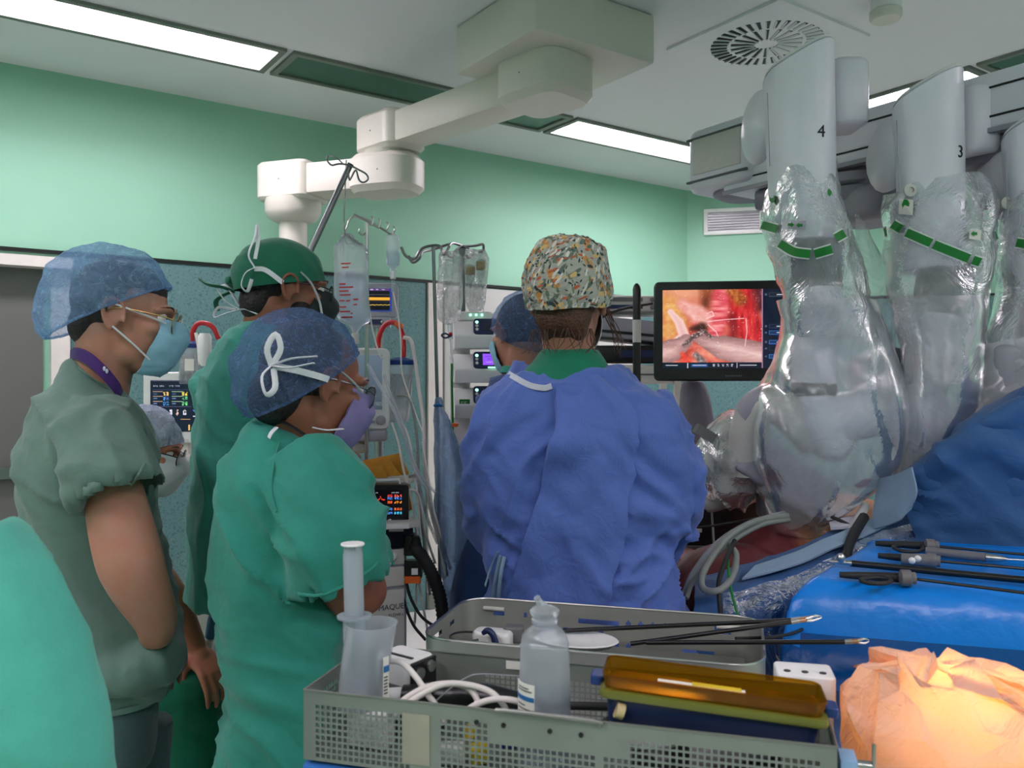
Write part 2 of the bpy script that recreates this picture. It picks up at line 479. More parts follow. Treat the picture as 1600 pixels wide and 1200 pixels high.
        m[k] = t.done(t.n('ShaderNodeMixShader', {0: al, 1: t.n('ShaderNodeBsdfTransparent', {'Color': (.85, .92, 1, 1)}).outputs[0], 2: df}).outputs[0])
    # printed cotton cap: leaves and petals on pale grey
    t = NT('cap_floral'); co = t.coord()
    cc = C(176, 176, 164)
    bmh = t.noise(22, 4, .6, co, 1.5)
    for q, (ang, sc, thr, colr) in enumerate(((25, 44, .34, C(206, 148, 84)), (-40, 60, .34, C(96, 112, 104)), (70, 80, .30, C(48, 66, 66)), (110, 54, .30, C(220, 186, 120)), (-75, 66, .26, C(196, 100, 66)), (10, 84, .32, C(112, 130, 108)), (150, 90, .34, C(222, 220, 210)), (-20, 110, .22, C(40, 56, 58)))):
        mp = t.n('ShaderNodeMapping', {'Vector': t.n('ShaderNodeMapping', {'Vector': co, 'Rotation': (0, math.radians(ang), 0), 'Location': (q * 1.3, q * .7, q)}).outputs[0], 'Scale': (1, .8, .26)}).outputs[0]
        wp = t.mix(.03, mp, t.n('ShaderNodeTexNoise', {'Vector': co, 'Scale': 14.0}).outputs['Color'])
        d = t.n('ShaderNodeTexVoronoi', {'Vector': wp, 'Scale': float(sc), 'Randomness': 1.0}).outputs['Distance']
        cc = t.mix(t.ramp(d, [(thr - .05, (1, 1, 1, 1)), (thr, (0, 0, 0, 1))]), cc, colr)
    m['cap_floral'] = t.done(t.bsdf(cc, .85, 0, t.bump(bmh, .8, .02)))
    m['skin_fair'] = skin('skin_fair', C(178, 134, 114))
    m['skin_tan'] = skin('skin_tan', C(142, 96, 76))
    m['skin_warm'] = skin('skin_warm', C(186, 128, 102))
    t = NT('skin_prepped'); co = t.coord()
    xx = t.n('ShaderNodeSeparateXYZ', {0: co}).outputs[0]; st = t.math('ADD', xx, t.math('MULTIPLY', t.noise(9, 3, .5, co, .8), .22))
    cc = t.mix(t.ramp(st, [(.17, (1, 1, 1, 1)), (.23, (0, 0, 0, 1))]), C(196, 134, 92), C(112, 40, 46))
    m['skin_prep'] = t.done(t.bsdf(cc, .4, 0, t.bump(t.noise(60, 3), .15, .004)))
    m['hair_dark'] = simple('hair_dark', C(34, 26, 22), .5, bumps=(150, .6, .01), var=.2)
    m['hair_auburn'] = simple('hair_auburn', C(96, 58, 36), .5, bumps=(160, .6, .01), var=.25)
    m['eye_white'] = simple('eye_white', C(226, 222, 216), .2)
    m['iris'] = simple('iris', C(50, 34, 24), .15)
    m['mask_blue'] = simple('mask_blue', C(150, 200, 220), .8, bumps=(60, .25, .004), var=.05)
    m['mask_white'] = simple('mask_white', C(214, 216, 218), .8, bumps=(60, .25, .004), var=.03)
    m['mask_lilac'] = simple('mask_lilac', C(140, 128, 178), .8, bumps=(60, .25, .004), var=.05)
    m['mask_dark'] = simple('mask_dark', C(36, 44, 44), .8, bumps=(60, .25, .004), var=.05)
    m['lens'] = clear('lens_glass', (.97, .97, .97, 1), .03, .02, .7)
    m['gold_wire'] = simple('gold_wire', C(190, 160, 110), .25, 1.0)
    m['film'] = film('film_clear', haze=.34, scale=7, bump=.55)
    m['film_milky'] = film('film_milky', (.95, .95, .97, 1), .34, .22, 4, .22)
    m['film_gloss'] = film('film_gloss', (.72, .80, .9, 1), .06, .06, 12, .9)
    m['film_bag'] = film('film_bag', (.96, .97, .97, 1), .24, .06, 30, 1.0)
    m['film_blue'] = film('film_blue', (.62, .74, .9, 1), .55, .15, 10, .7, (.40, .56, .80, 1))
    t = NT('film_peach'); co = t.coord(); bm = t.bump(t.noise(16, 5, .6, co, 2.0), .6, .02); pc = C(246, 206, 186)
    sh = t.n('ShaderNodeMixShader', {0: .35, 1: t.n('ShaderNodeBsdfDiffuse', {'Color': pc, 'Normal': bm}).outputs[0], 2: t.n('ShaderNodeBsdfTranslucent', {'Color': C(255, 206, 160), 'Normal': bm}).outputs[0]}).outputs[0]
    m['film_orange'] = t.done(t.n('ShaderNodeMixShader', {0: t.math('MULTIPLY', t.n('ShaderNodeLayerWeight', {'Blend': .3, 'Normal': bm}).outputs['Fresnel'], .5), 1: sh, 2: t.n('ShaderNodeBsdfGlossy', {'Roughness': .15, 'Normal': bm}).outputs[0]}).outputs[0])
    m['clear'] = clear('clear_plastic')
    m['clear_soft'] = clear('frosted_plastic', (.95, .97, .99, 1), .2, .30, .5)
    m['clear_liquid'] = clear('clear_liquid', (.84, .89, .95, 1), .05, .07, .5)
    m['amber'] = clear('amber_lid', (.80, .52, .06, 1), .06, .22, .8)
    t = NT('amber2'); m['amber'] = t.done(t.n('ShaderNodeMixShader', {0: t.math('MULTIPLY', t.n('ShaderNodeLayerWeight', {'Blend': .3}).outputs['Fresnel'], .6), 1: t.n('ShaderNodeMixShader', {0: .16, 1: t.n('ShaderNodeBsdfTransparent', {'Color': (.80, .56, .10, 1)}).outputs[0], 2: t.n('ShaderNodeBsdfDiffuse', {'Color': C(170, 120, 20)}).outputs[0]}).outputs[0], 2: t.n('ShaderNodeBsdfGlossy', {'Roughness': .08}).outputs[0]}).outputs[0])
    m['lamp'] = emit('lamp_white', (1, .87, .97, 1), 14.0)
    m['screen'] = screen_mat('screen_image', .46)
    m['screen_dim'] = screen_mat('screen_dim', .4)
    m['led'] = emit('led_green', (.3, 1, .6, 1), 1.2)
    m['warm_lamp'] = emit('warm_bulb', (1, .62, .20, 1), 22)
build_mats()

# ================================================================ camera
sc = bpy.context.scene
cam = bpy.data.cameras.new('camera'); cam.lens = 36 * F / 1600; cam.sensor_width = 36; cam.clip_start = .05
cam.shift_y = -(600 - YH) / 1600
cam.dof.use_dof = True; cam.dof.focus_distance = 1.9; cam.dof.aperture_fstop = 9.0
co = bpy.data.objects.new('camera', cam); col.objects.link(co)
co.location = (0, 0, H0); co.rotation_euler = (PI / 2, 0, 0); sc.camera = co
sc.view_settings.view_transform = 'Standard'; sc.view_settings.look = 'None'; sc.view_settings.gamma = 1
sc.view_settings.exposure = 1.18; sc.view_settings.use_curve_mapping = False
sc.cycles.use_denoising = True; sc.cycles.max_bounces = 10; sc.cycles.transparent_max_bounces = 24
sc.cycles.diffuse_bounces = 4; sc.cycles.glossy_bounces = 3; sc.cycles.caustics_reflective = False; sc.cycles.caustics_refractive = False
wd = bpy.data.worlds.new('world'); sc.world = wd; wd.use_nodes = True
wd.node_tree.nodes['Background'].inputs[0].default_value = (.5, .6, .55, 1); wd.node_tree.nodes['Background'].inputs[1].default_value = .05

# ================================================================ room
C0 = Vector((1.355, 6.43, 0)); E_ = Vector((.8195, .573, 0)); N_ = Vector((.573, -.8195, 0)); Z_ = Vector((0, 0, 1))
CE = H0 + 1.47
def W(u, v, z=0): return C0 + E_ * u + N_ * v + Z_ * z
CH = Vector((.966, -.259, 0)); CHN = Vector((-.259, -.966, 0))
K1 = C0 + CH * 2.6
def uv_of(p): p = p - C0; return p.dot(E_), p.dot(N_)
ku, kv = uv_of(K1)
FR = 7.0
def wall(name, a, b, mat, z0=0, z1=CE, th=.12):
    """slab standing on the line a-b; its thickness goes to the left of a->b (outside)"""
    d = (b - a).normalized(); n = Vector((-d.y, d.x, 0)) * th
    p = [a, b, b + n, a + n]
    mb = MB().hexa([q + Z_ * z0 for q in p] + [q + Z_ * z1 for q in p])
    return struct(mb.build(name, mat, smooth=False))
UL = -7.4
wall('wall_back', W(UL, 0), W(0, 0), M['paint_green'])
wall('wall_back_corner', C0, K1, M['paint_green'])
wall('wall_right', K1, W(ku, FR), M['paint_green'])
wall('wall_front', W(ku, FR), W(UL, FR), M['paint_green'])
wall('wall_left', W(UL, FR), W(UL, 0), M['paint_green'])
poly = [W(UL - .1, -.1), W(UL - .1, FR + .1), W(ku + .1, FR + .1), K1 + V3(.1, .1, 0), C0 + V3(0, .1, 0)]
LIT = [(-5.22, -3.50, .585, .905), (-1.84, -.34, .585, .905), (-.83, -.51, 1.02, 2.54), (-.83, -.53, 4.3, 5.8), (-3.7, -2.2, 5.7, 6.0), (-5.7, -4.2, 5.7, 6.0), (-1.9, -.4, 5.7, 6.0), (-6.2, -5.9, 3.1, 4.6), (-6.2, -5.9, 1.1, 2.6)]  # past the third all are unseen; extra front strip added to brighten the arms
mb = MB(); n = len(poly)
mb.add([p + Z_ * -.1 for p in poly] + [p for p in poly], [tuple(range(n - 1, -1, -1)), tuple(range(n, 2 * n))] + [(i, (i + 1) % n, n + (i + 1) % n, n + i) for i in range(n)])
struct(mb.build('floor', M['floor'], smooth=False, org=(0, 0, -.1)))
us = sorted({UL - .1, ku + .15} | {x for r in LIT for x in r[:2]}); vs_ = sorted({-.1, FR + .1} | {x for r in LIT for x in r[2:]})
mb = MB()
for u0, u1 in zip(us, us[1:]):
    for v0, v1 in zip(vs_, vs_[1:]):
        uc, vc = (u0 + u1) / 2, (v0 + v1) / 2
        if not any(r[0] < uc < r[1] and r[2] < vc < r[3] for r in LIT):
            mb.quad([W(u0, v0, CE), W(u0, v1, CE), W(u1, v1, CE), W(u1, v0, CE)])
struct(mb.build('ceiling', M['ceiling'], smooth=False, org=(0, 0, CE)))
# wall cladding below two metres (vinyl panels, doors) with a dark cap strip
PT = 2.0
def clad(name, u0, u1, mat, z0=0.0, z1=PT, th=.02, v=0.0):
    mb = MB().hexa([W(u0, v, z0), W(u0, v + th, z0), W(u1, v + th, z0), W(u1, v, z0), W(u0, v, z1), W(u0, v + th, z1), W(u1, v + th, z1), W(u1, v, z1)])
    return struct(mb.build(name, mat, smooth=False))
clad('trim_1', UL, 0, M['black'], PT, PT + .018, .026)
clad('trim_2', -4.245, -3.42, M['vinyl']); clad('trim_3', -3.41, -2.31, M['vinyl'])
clad('trim_4', -2.30, -2.20, M['offwhite'], 0, PT, .035)
clad('trim_5', -.60, 0, M['vinyl'])
d2 = clad('door_2', -2.19, -.75, M['door_pale'], 0, PT - .01, .03)
clad('trim_6', -.74, -.61, M['offwhite'], 0, PT, .035)
for i, (u0, u1) in enumerate(((-2.19, -1.9), )):
    clad('trim_%d' % (7 + i), -2.195, -2.185, M['trim_grey'], 0, PT, .037)
d1 = clad('door_1', -6.4, -4.36, M['door_grey'], 0, 1.93, .012)
clad('trim_8', -6.4, -4.245, M['offwhite'], 1.925, 1.975, .11)
clad('trim_9', -4.33, -4.25, M['offwhite'], 0, 1.925, .05)
mb = MB().tube([W(-4.7, .03, 1.0), W(-4.7, .07, 1.0), W(-4.7, .07, 1.35), W(-4.7, .03, 1.35)], .012, 8, k=3)
struct(mb.build('door_handle', M['steel'], d1))
mb = MB().hexa([W(-6.4, .03, .95), W(-6.4, .045, .95), W(-4.36, .045, .95), W(-4.36, .03, .95), W(-6.4, .03, 1.0), W(-6.4, .045, 1.0), W(-4.36, .045, 1.0), W(-4.36, .03, 1.0)])
mb.build('door_rail', M['steel'], d1)
# corner wall cladding
p0, p1 = C0 + CHN * 0, K1
mb = MB().hexa([C0, K1, K1 + CHN * .02, C0 + CHN * .02] + [q + Z_ * PT for q in (C0, K1, K1 + CHN * .02, C0 + CHN * .02)])
struct(mb.build('trim_10', M['vinyl'], smooth=False))
mb = MB().hexa([q + Z_ * PT for q in (C0, K1, K1 + CHN * .026, C0 + CHN * .026)] + [q + Z_ * (PT + .018) for q in (C0, K1, K1 + CHN * .026, C0 + CHN * .026)])
struct(mb.build('trim_11', M['black'], smooth=False))
for s_, nm in ((.0, 'baseboard_back'),):
    clad(nm, -2.30, 0, M['trim_grey'], 0, .1, .04)

# wall vent on the corner wall
R = frame(CH)
vt = thing('wall_vent', 'small framed wall vent high on the green corner wall', 'vent', C0 + CH * .345 + Z_ * 2.52)
cv = C0 + CH * .345 + Z_ * 2.615
mb = MB()
for dx, dz, sx, sz in ((0, .085, .44, .03), (0, -.085, .44, .03), (-.205, 0, .03, .14), (.205, 0, .03, .14)):
    mb.box(cv + CHN * .012 + CH * dx + Z_ * dz, (sx, .024, sz), R)
mb.build('vent_frame', M['white'], vt, bevel=.003)
MB().box(cv + CHN * .004, (.38, .008, .14), R).build('vent_pane', M['steel_dark'], vt)
mb = MB()
for i in range(7): mb.box(cv + CHN * .012 + Z_ * (-.06 + .02 * i), (.38, .012, .003), R)
mb.build('louvre', M['steel_dark'], vt)

# ---------------------------------------------------------------- ceiling lights
def strip_light(name, u0, u1, v0, v1, label, lit=True, deep=.03):
    ctr = W((u0 + u1) / 2, (v0 + v1) / 2, CE - .02)
    t = thing(name, label, 'ceiling light' if lit else 'ceiling panel', ctr, 'ceiling light strips' if lit else 'dark ceiling panels')
    mb = MB(); fr = .03
    def blk(a, b, c, d, z0, z1): mb.hexa([W(a, c, z0), W(b, c, z0), W(b, d, z0), W(a, d, z0), W(a, c, z1), W(b, c, z1), W(b, d, z1), W(a, d, z1)])
    for (a, b, c, d) in ((u0, u1, v0, v0 + fr), (u0, u1, v1 - fr, v1), (u0, u0 + fr, v0 + fr, v1 - fr), (u1 - fr, u1, v0 + fr, v1 - fr)): blk(a, b, c, d, CE - .014, CE + .004)
    mb.build('frame', M['trim_grey'], t, smooth=False)
    if lit:
        mb = MB(); h = deep; g = .012
        for (a, b, c, d) in ((u0, u1, v0, v0 + g), (u0, u1, v1 - g, v1), (u0, u0 + g, v0 + g, v1 - g), (u1 - g, u1, v0 + g, v1 - g)): blk(a, b, c, d, CE + .002, CE + h)
        mb.build('housing', M['white'], t, smooth=False)
        mb = MB(); blk(u0 + g, u1 - g, v0 + g, v1 - g, CE + h - .006, CE + h); mb.build('diffuser', M['lamp'], t, smooth=False)
    else:
        mb = MB(); blk(u0 + fr, u1 - fr, v0 + fr, v1 - fr, CE - .006, CE + .003); mb.build('panel', M['panel_dark'], t, smooth=False)
    return t
LL = ['long lit ceiling light running out of the top left corner', 'lit ceiling light between pendant arm and robot boom', 'lit ceiling light partly behind the robot arms']
for i, rc in enumerate(LIT): strip_light('ceiling_light', *rc, LL[i] if i < 3 else 'lit ceiling light of the ring round the room', True, .11 if i < 2 else .03)
strip_light('ceiling_panel', -3.47, -2.42, .585, .905, 'dark green glass ceiling panel next to the long lit light', False)
strip_light('ceiling_panel', -2.39, -1.87, .585, .905, 'short dark ceiling panel just behind the pendant arm', False)
strip_light('ceiling_panel', -.83, -.51, 2.57, 4.2, 'dark ceiling panel over the boom at the right edge', False)

# ---------------------------------------------------------------- ceiling air diffuser (swirl)
dc = Vector((1.10, 3.60, CE)); dx = E_; dy = N_
dt = thing('air_diffuser', 'square ceiling air diffuser with a swirl of radial slots', 'air vent', dc - Z_ * .012)
mb = MB().hexa([dc + dx * a + dy * b - Z_ * .012 for a, b in ((-.3, -.3), (.3, -.3), (.3, .3), (-.3, .3))] + [dc + dx * a + dy * b + Z_ * .002 for a, b in ((-.3, -.3), (.3, -.3), (.3, .3), (-.3, .3))])
mb.build('face_plate', M['ceiling'], dt, smooth=False)
mb = MB(); mv = MB()
for k in range(36):
    a = 2 * PI * k / 36
    for (r0, r1, w, off) in ((.165, .235, .010, .0),) + (((.05, .15, .008, .0),) if k % 2 == 0 else ()):
        d_ = dx * math.cos(a) + dy * math.sin(a); t_ = dx * -math.sin(a) + dy * math.cos(a)
        c1, c2 = dc + d_ * r0 + t_ * off, dc + d_ * r1 + t_ * off
        z = -Z_ * .0135
        mb.hexa([c1 - t_ * w * .6 + z, c2 - t_ * w + z, c2 + t_ * w + z, c1 + t_ * w * .6 + z] + [p + Z_ * .003 + z for p in (c1 - t_ * w * .6, c2 - t_ * w, c2 + t_ * w, c1 + t_ * w * .6)])
        z = -Z_ * .021
        mv.hexa([c1 + t_ * w * .3 + z, c2 + t_ * w * .5 + z, c2 + t_ * w * .9 + z * .7, c1 + t_ * w * .6 + z * .7] + [p - z * .25 for p in (c1 + t_ * w * .3 + z, c2 + t_ * w * .5 + z, c2 + t_ * w * .9 + z * .7, c1 + t_ * w * .6 + z * .7)])
mb.build('slot', M['black'], dt, smooth=False); mv.build('blade', M['ceiling'], dt, smooth=False)
# smoke detector at the top edge
sd = QZ(1384, 18, CE - .04); 
st = thing('smoke_detector', 'round white smoke detector on the ceiling', 'smoke detector', Vector((sd.x, sd.y, CE - .075)))
MB().lathe([(.052, .0), (.06, .012), (.06, .035)], (sd.x, sd.y, CE - .075)).build('sensor_head', M['cream'], st)
MB().lathe([(.05, .035), (.055, .04), (.055, .075)], (sd.x, sd.y, CE - .075)).build('base', M['white'], st)

# ---------------------------------------------------------------- ceiling pendant
def slab_path(mb, a, b, w, h, r=.05, z=0):
    x = (b - a).normalized(); R = frame(x)
    mb.rbox((a + b) / 2, ((b - a).length, w, h), r, R, 5)
pd = thing('ceiling_pendant', 'cream ceiling supply pendant with two jointed boom arms and a column', 'pendant', V3(.18, 3.36, CE - .24))
bc = V3(.17, 3.40, 0)
mb = MB(); Rb = frame(E_)
mb.box(bc + Z_ * (CE - .10), (.60, .56, .20), Rb)
mb.build('mounting_box', M['cream'], pd, bevel=.02)
zA = 2.60; hubA = QZ(852, 128, zA); endA = QZ(610, 212, zA)
mb = MB().lathe([(.13, 2.66), (.15, 2.69), (.15, CE - .19)], (hubA.x, hubA.y, 0)); mb.build('hub_collar', M['cream'], pd)
axA = (endA - hubA).normalized()
mb = MB(); RA = frame(axA)
mb.rbox(hubA, (.34, .30, .19), .09, RA, 6); mb.build('hub_housing', M['cream'], pd)
mb = MB(); mb.box((hubA + endA) / 2 - axA * .0, ((endA - hubA).length - .2, .17, .145), RA); mb.build('upper_arm', M['cream'], pd, bevel=.012)
mb = MB(); mb.rbox(endA, (.32, .24, .185), .07, RA, 6); mb.build('elbow_housing', M['cream'], pd)
zB = 2.405; jB = Vector((endA.x, endA.y, zB)); endB = QZ(458, 288, 2.405)
MB().lathe([(.115, zB + .09), (.125, zB + .11), (.12, zA - .09)], (jB.x, jB.y, 0)).build('joint_collar', M['cream'], pd)
axB = (endB - jB).normalized(); RB = frame(axB)
mb = MB(); mb.rbox(jB + axB * .02, (.36, .27, .185), .11, RB, 7); mb.build('joint_housing', M['cream'], pd)
mb = MB(); mb.box((jB + endB) / 2 + axB * .02, ((endB - jB).length - .1, .20, .15), RB); mb.build('lower_arm', M['cream'], pd, bevel=.012)
mb = MB(); mb.rbox(endB, (.30, .25, .19), .05, RB, 6); mb.build('end_housing', M['cream'], pd)

MB().lathe([(.080, 2.205), (.122, 2.225), (.140, 2.26), (.142, 2.32)], (endB.x, endB.y, 0), n=32).build('swivel_cone', M['cream'], pd)
MB().lathe([(.070, 1.05), (.070, 2.21)], (endB.x, endB.y, 0), n=32).build('drop_column', M['cream'], pd)
mb = MB().box(endB * 1 + Z_ * (1.15 - zB), (.26, .26, .5), RB); mb.build('outlet_head', M['cream'], pd, bevel=.01)
for p, ax in ((hubA, axA), (endA, axA), (jB, axB), (endB, axB)):
    s_ = Vector((ax.y, -ax.x, 0)); s_ = s_ if s_.y < 0 else -s_
    MB().ell(p + s_ * (.148 if p is hubA else .12 if p is endA else .134 if p is jB else .124), .004, nu=8, nv=6).build('screw_cap', M['grey_print'], pd)
# ================================================================ people
from mathutils.bvhtree import BVHTree
CAMP = Vector((0, 0, H0))
def BV(*obs):
    vs = []; fs = []
    for o in obs:
        k = len(vs); og = ORG[o.name]
        vs += [v.co + og for v in o.data.vertices]; fs += [tuple(i + k for i in p.vertices) for p in o.data.polygons]
    return BVHTree.FromPolygons(vs, fs)
def hit(bv, px, py, off=.003, far=None):
    d = (Q(px, py, 1.0) - CAMP).normalized()
    r = bv.ray_cast(CAMP, d)
    if r[0] is None: return Q(px, py, far) if far else None
    return r[0] - d * off
def hits(bv, pts, off=.003, far=None):
    return [p for p in (hit(bv, x, y, off, far) for x, y in pts) if p is not None]

def ring(py, xl, xr, d, th, tilt=0.0, n=32, ex=2.35):
    """horizontal super-ellipse whose outline spans xl..xr; its depth axis turned towards the viewer's side"""
    c = Q((xl + xr) / 2, py, d); nm = math.hypot(c.x, d); ry = Vector((c.x, d, 0)) / nm; pp = Vector((d, -c.x, 0)) / nm
    hw = (xr - xl) / 2 / F * d * d / nm; out = []
    for j in range(n):
        a = 2 * PI * j / n; ca, sa = math.cos(a), math.sin(a)
        x = hw * math.copysign(abs(ca) ** (2 / ex), ca); y = th * math.copysign(abs(sa) ** (2 / ex), sa)
        out.append(c + pp * x + ry * y + Vector((0, 0, -tilt * x)))
    return out
def rings(d, specs):
    """specs: (py, xl, xr, dd, th[, tilt]) resampled smoothly"""
    sp = [tuple(s) + (0,) * (6 - len(s)) for s in specs]
    k = 3; cols = [interp([s[i] for s in sp], k) for i in range(6)]
    return [ring(a, l, r, d + dd, th, t) for a, l, r, dd, th, t in zip(*cols)]

def headframe(c, yaw, pitch=0, roll=0, s=1.0):
    y, p, r = math.radians(yaw), math.radians(pitch), math.radians(roll)
    f = Vector((math.cos(y) * math.cos(p), math.sin(y) * math.cos(p), -math.sin(p)))
    rt = f.cross(Vector((0, 0, 1))).normalized(); up = rt.cross(f)
    rt, up = rt * math.cos(r) + up * math.sin(r), up * math.cos(r) - rt * math.sin(r)
    R = Matrix((rt, f, up)).transposed() * s
    H = R.to_4x4(); H.translation = Vector(c); return H
def hd(H, x, y, z): return H @ Vector((x, y, z))
def hell(mb, H, c, r, R=None):
    R3 = H.to_3x3()
    if R is not None: R3 = R3 @ R
    return mb.ell(H @ Vector(c), r, R3, 18, 12)
def head_solid(mb, H, ears=(1, 1)):
    hell(mb, H, (0, -.018, .032), (.075, .096, .086))
    hell(mb, H, (0, .030, -.025), (.062, .062, .088))
    hell(mb, H, (0, .020, -.070), (.056, .058, .042)); hell(mb, H, (0, .052, -.088), (.040, .040, .030)); hell(mb, H, (0, .078, -.100), (.018, .016, .015))
    mb.chain([hd(H, 0, .086, .018), hd(H, 0, .104, -.012), hd(H, 0, .116, -.028)], [.008, .010, .012])
    for s in (1, -1):
        hell(mb, H, (s * .011, .102, -.032), (.009, .010, .008))
        hell(mb, H, (s * .042, .058, -.014), (.022, .024, .020))
        mb.chain([hd(H, s * .008, .088, .028), hd(H, s * .030, .084, .032), hd(H, s * .050, .066, .026)], [.009, .010, .009])
        hell(mb, H, (s * .076, -.008, -.006), (.007, .018, .030), Matrix.Rotation(.35 * s, 3, 'Z') @ Matrix.Rotation(-.2, 3, 'X'))
        pts = [(.080, .012, -.004), (.086, .008, .020), (.091, -.010, .031), (.095, -.026, .022), (.093, -.028, .0), (.087, -.018, -.022), (.082, -.004, -.034)]
        mb.tube([hd(H, s * x, y, z) for x, y, z in pts], [.0045, .0055, .006, .006, .0058, .006, .007], 8, k=4)
        hell(mb, H, (s * .084, .012, -.010), (.006, .006, .007))
    mb.chain([hd(H, -.020, .092, -.058), hd(H, 0, .099, -.057), hd(H, .020, .092, -.058)], [.005, .0075, .005])
    mb.chain([hd(H, -.018, .091, -.068), hd(H, 0, .097, -.069), hd(H, .018, .091, -.068)], [.005, .0075, .005])
def hand_solid(mb, w, dirv, pn, curl=.5, side=1, L=.185, spread=.06):
    """palm and five fingers from wrist w along dirv; pn: out of the back of the hand; side: +1 thumb towards dirv x pn"""
    x = Vector(dirv).normalized(); z = (Vector(pn) - x * Vector(pn).dot(x)).normalized(); y = x.cross(z)
    k = L / .185; R = Matrix((x, y, z)).transposed()
    mb.ell(w + x * .05 * k, (.056 * k, .040 * k, .016 * k), R, 16, 12)
    mb.chain([w - x * .02, w + x * .03 * k], [.026 * k, .024 * k])
    for i, (o, ln) in enumerate(((.030, .92), (.010, 1.0), (-.011, .95), (-.030, .76))):
        b = w + x * (.092 - abs(o) * .22) * k + y * o * side * k + z * .003
        mb.chain([w + x * .035 * k + y * o * .7 * side * k, b], [.011 * k, .0105 * k])
        a = spread * o / .03 * side; c = curl * (.9 + .12 * i); p = b; dr = (x * math.cos(a) + y * math.sin(a))
        for j, (fl, r0, r1) in enumerate(((.044, .0098, .0088), (.027, .0088, .0080), (.021, .0080, .0062))):
            ang = c * (.55, 1.35, 1.9)[j]
            q = p + (dr * math.cos(ang) - z * math.sin(ang)) * fl * ln * k
            mb.chain([p, q], [r0 * k, r1 * k]); p = q
    b = w + x * .022 * k + y * .028 * side * k - z * .006
    p1 = b + (x * .55 + y * .75 * side - z * .25).normalized() * .040 * k
    p2 = p1 + (x * .85 + y * .35 * side - z * .35).normalized() * .030 * k
    p3 = p2 + (x * .95 + y * .05 * side - z * .4).normalized() * .024 * k
    mb.chain([b, p1, p2, p3], [.014 * k, .0115 * k, .010 * k, .0075 * k])
def leg_solid(mb, hip, knee, ank, toe):
    mb.chain([hip, knee, ank], [.068, .052, .036]); mb.chain([ank + V3(0, 0, -.02), toe], [.036, .026])

def cap_shell(H, c, r, tilt, tmax, pleat=.03, npl=26, nt=26, nphi=96):
    t = math.radians(tilt); a = Vector((0, -math.sin(t), math.cos(t))); b = Vector((0, math.cos(t), math.sin(t))); mb = MB()
    rows = []
    for i in range(nt + 1):
        th = math.radians(tmax) * i / nt; row = []
        e = max(0, (i / nt - .55) / .45)
        for j in range(nphi):
            ph = 2 * PI * j / nphi
            rr = math.sin(th) * (1 + pleat * e * math.sin(npl * ph + 2 * math.sin(3 * ph))) if i else 0
            row.append(H @ (Vector(c) + a * r[2] * math.cos(th) + b * r[1] * rr * math.cos(ph) + Vector((1, 0, 0)) * r[0] * rr * math.sin(ph)))
        rows.append(row)
    mb.loft(rows, cap=False); return mb, rows[-1]
def mask_grid(H, s=1.0, drop=0.0, ang=11.2):
    rows = []
    for z, rx, yf, yc in ((.008, .052, .112, .03), (-.010, .062, .128, .03), (-.030, .068, .133, .02), (-.055, .070, .124, .015), (-.080, .067, .114, .01), (-.100, .058, .104, .01), (-.114, .048, .088, .01)):
        row = []
        for k in range(-6, 7):
            a = math.radians(ang * k)
            row.append(hd(H, rx * math.sin(a) * s, yc + (yf - yc) * math.cos(a) ** 1.35, z + drop))
        rows.append(row)
    return rows
def add_eyes(H, root, sides=(1, -1), brow=None):
    for s in sides:
        e = MB().ell(hd(H, s * .032, .074, .010), .0125, H.to_3x3(), 14, 10).build('eye', M['eye_white'], root)
        MB().ell(hd(H, s * .032, .0835, .010), (.006, .004, .006), H.to_3x3(), 10, 8).build('iris', M['iris'], e)
        if brow:
            MB().tube([hd(H, s * .016, .093, .030), hd(H, s * .032, .090, .036), hd(H, s * .052, .071, .030)], [.002, .003, .0015], 8, k=4, flat=.7).build('eyebrow', brow, root)
def glasses(H, root, mat, rr=.023, drop=-.004, lens=True, out=.104):
    g = MB()
    for s in (1, -1):
        c = (s * .032, out, .008 + drop)
        g.tube([hd(H, c[0] + rr * 1.1 * math.cos(a), c[1] - abs(math.cos(a) * .3 + .3 * s) * .004, c[2] + rr * math.sin(a)) for a in [2 * PI * i / 24 for i in range(24)]], .0016, 6, closed=True)
        g.tube([hd(H, s * (.032 + rr * 1.1), out - .004, .014 + drop), hd(H, s * .074, .07, .018 + drop), hd(H, s * .083, .0, .018 + drop), hd(H, s * .084, -.025, .004)], .0018, 6, k=4)
    g.tube([hd(H, -.009, out, .012 + drop), hd(H, 0, out + .005, .016 + drop), hd(H, .009, out, .012 + drop)], .0016, 6, k=4)
    o = g.build('glasses', mat, root)
    if lens:
        for s in (1, -1):
            MB().lathe([(.0005, 0.001), (rr, 0), (rr, .001), (.0005, .002)], hd(H, s * .032, out, .008 + drop), H.to_3x3() @ Matrix.Rotation(-PI / 2, 3, 'X'), 20).build('lens', M['lens'], o)
    return o
def ribbon(pts, w, mat, name, root, k=4, thick=.3):
    return MB().tube(pts, w, 8, k=k, flat=thick).build(name, mat, root)
def strap_on(bv, pts, w, mat, name, root, off=.003):
    """flat band that follows a surface seen through the given photo points"""
    pp = spline([Vector((x, y, 0)) for x, y in pts], 8); c = []
    for p in pp:
        h = hit(bv, p.x, p.y, off)
        if h is not None: c.append(h)
    mb = MB(); 
    for i in range(len(c)): pass
    n = len(c); L = []; 
    for i in range(n):
        t = (c[min(i + 1, n - 1)] - c[max(i - 1, 0)]).normalized(); v = (CAMP - c[i]).normalized(); s = t.cross(v).normalized()
        L.append([c[i] - s * w - v * .001, c[i] + s * w - v * .001, c[i] + s * w + v * .001, c[i] - s * w + v * .001])
    mb.loft(L); return mb.build(name, mat, root)

def px(d): return d / F   # metres per pixel at distance d

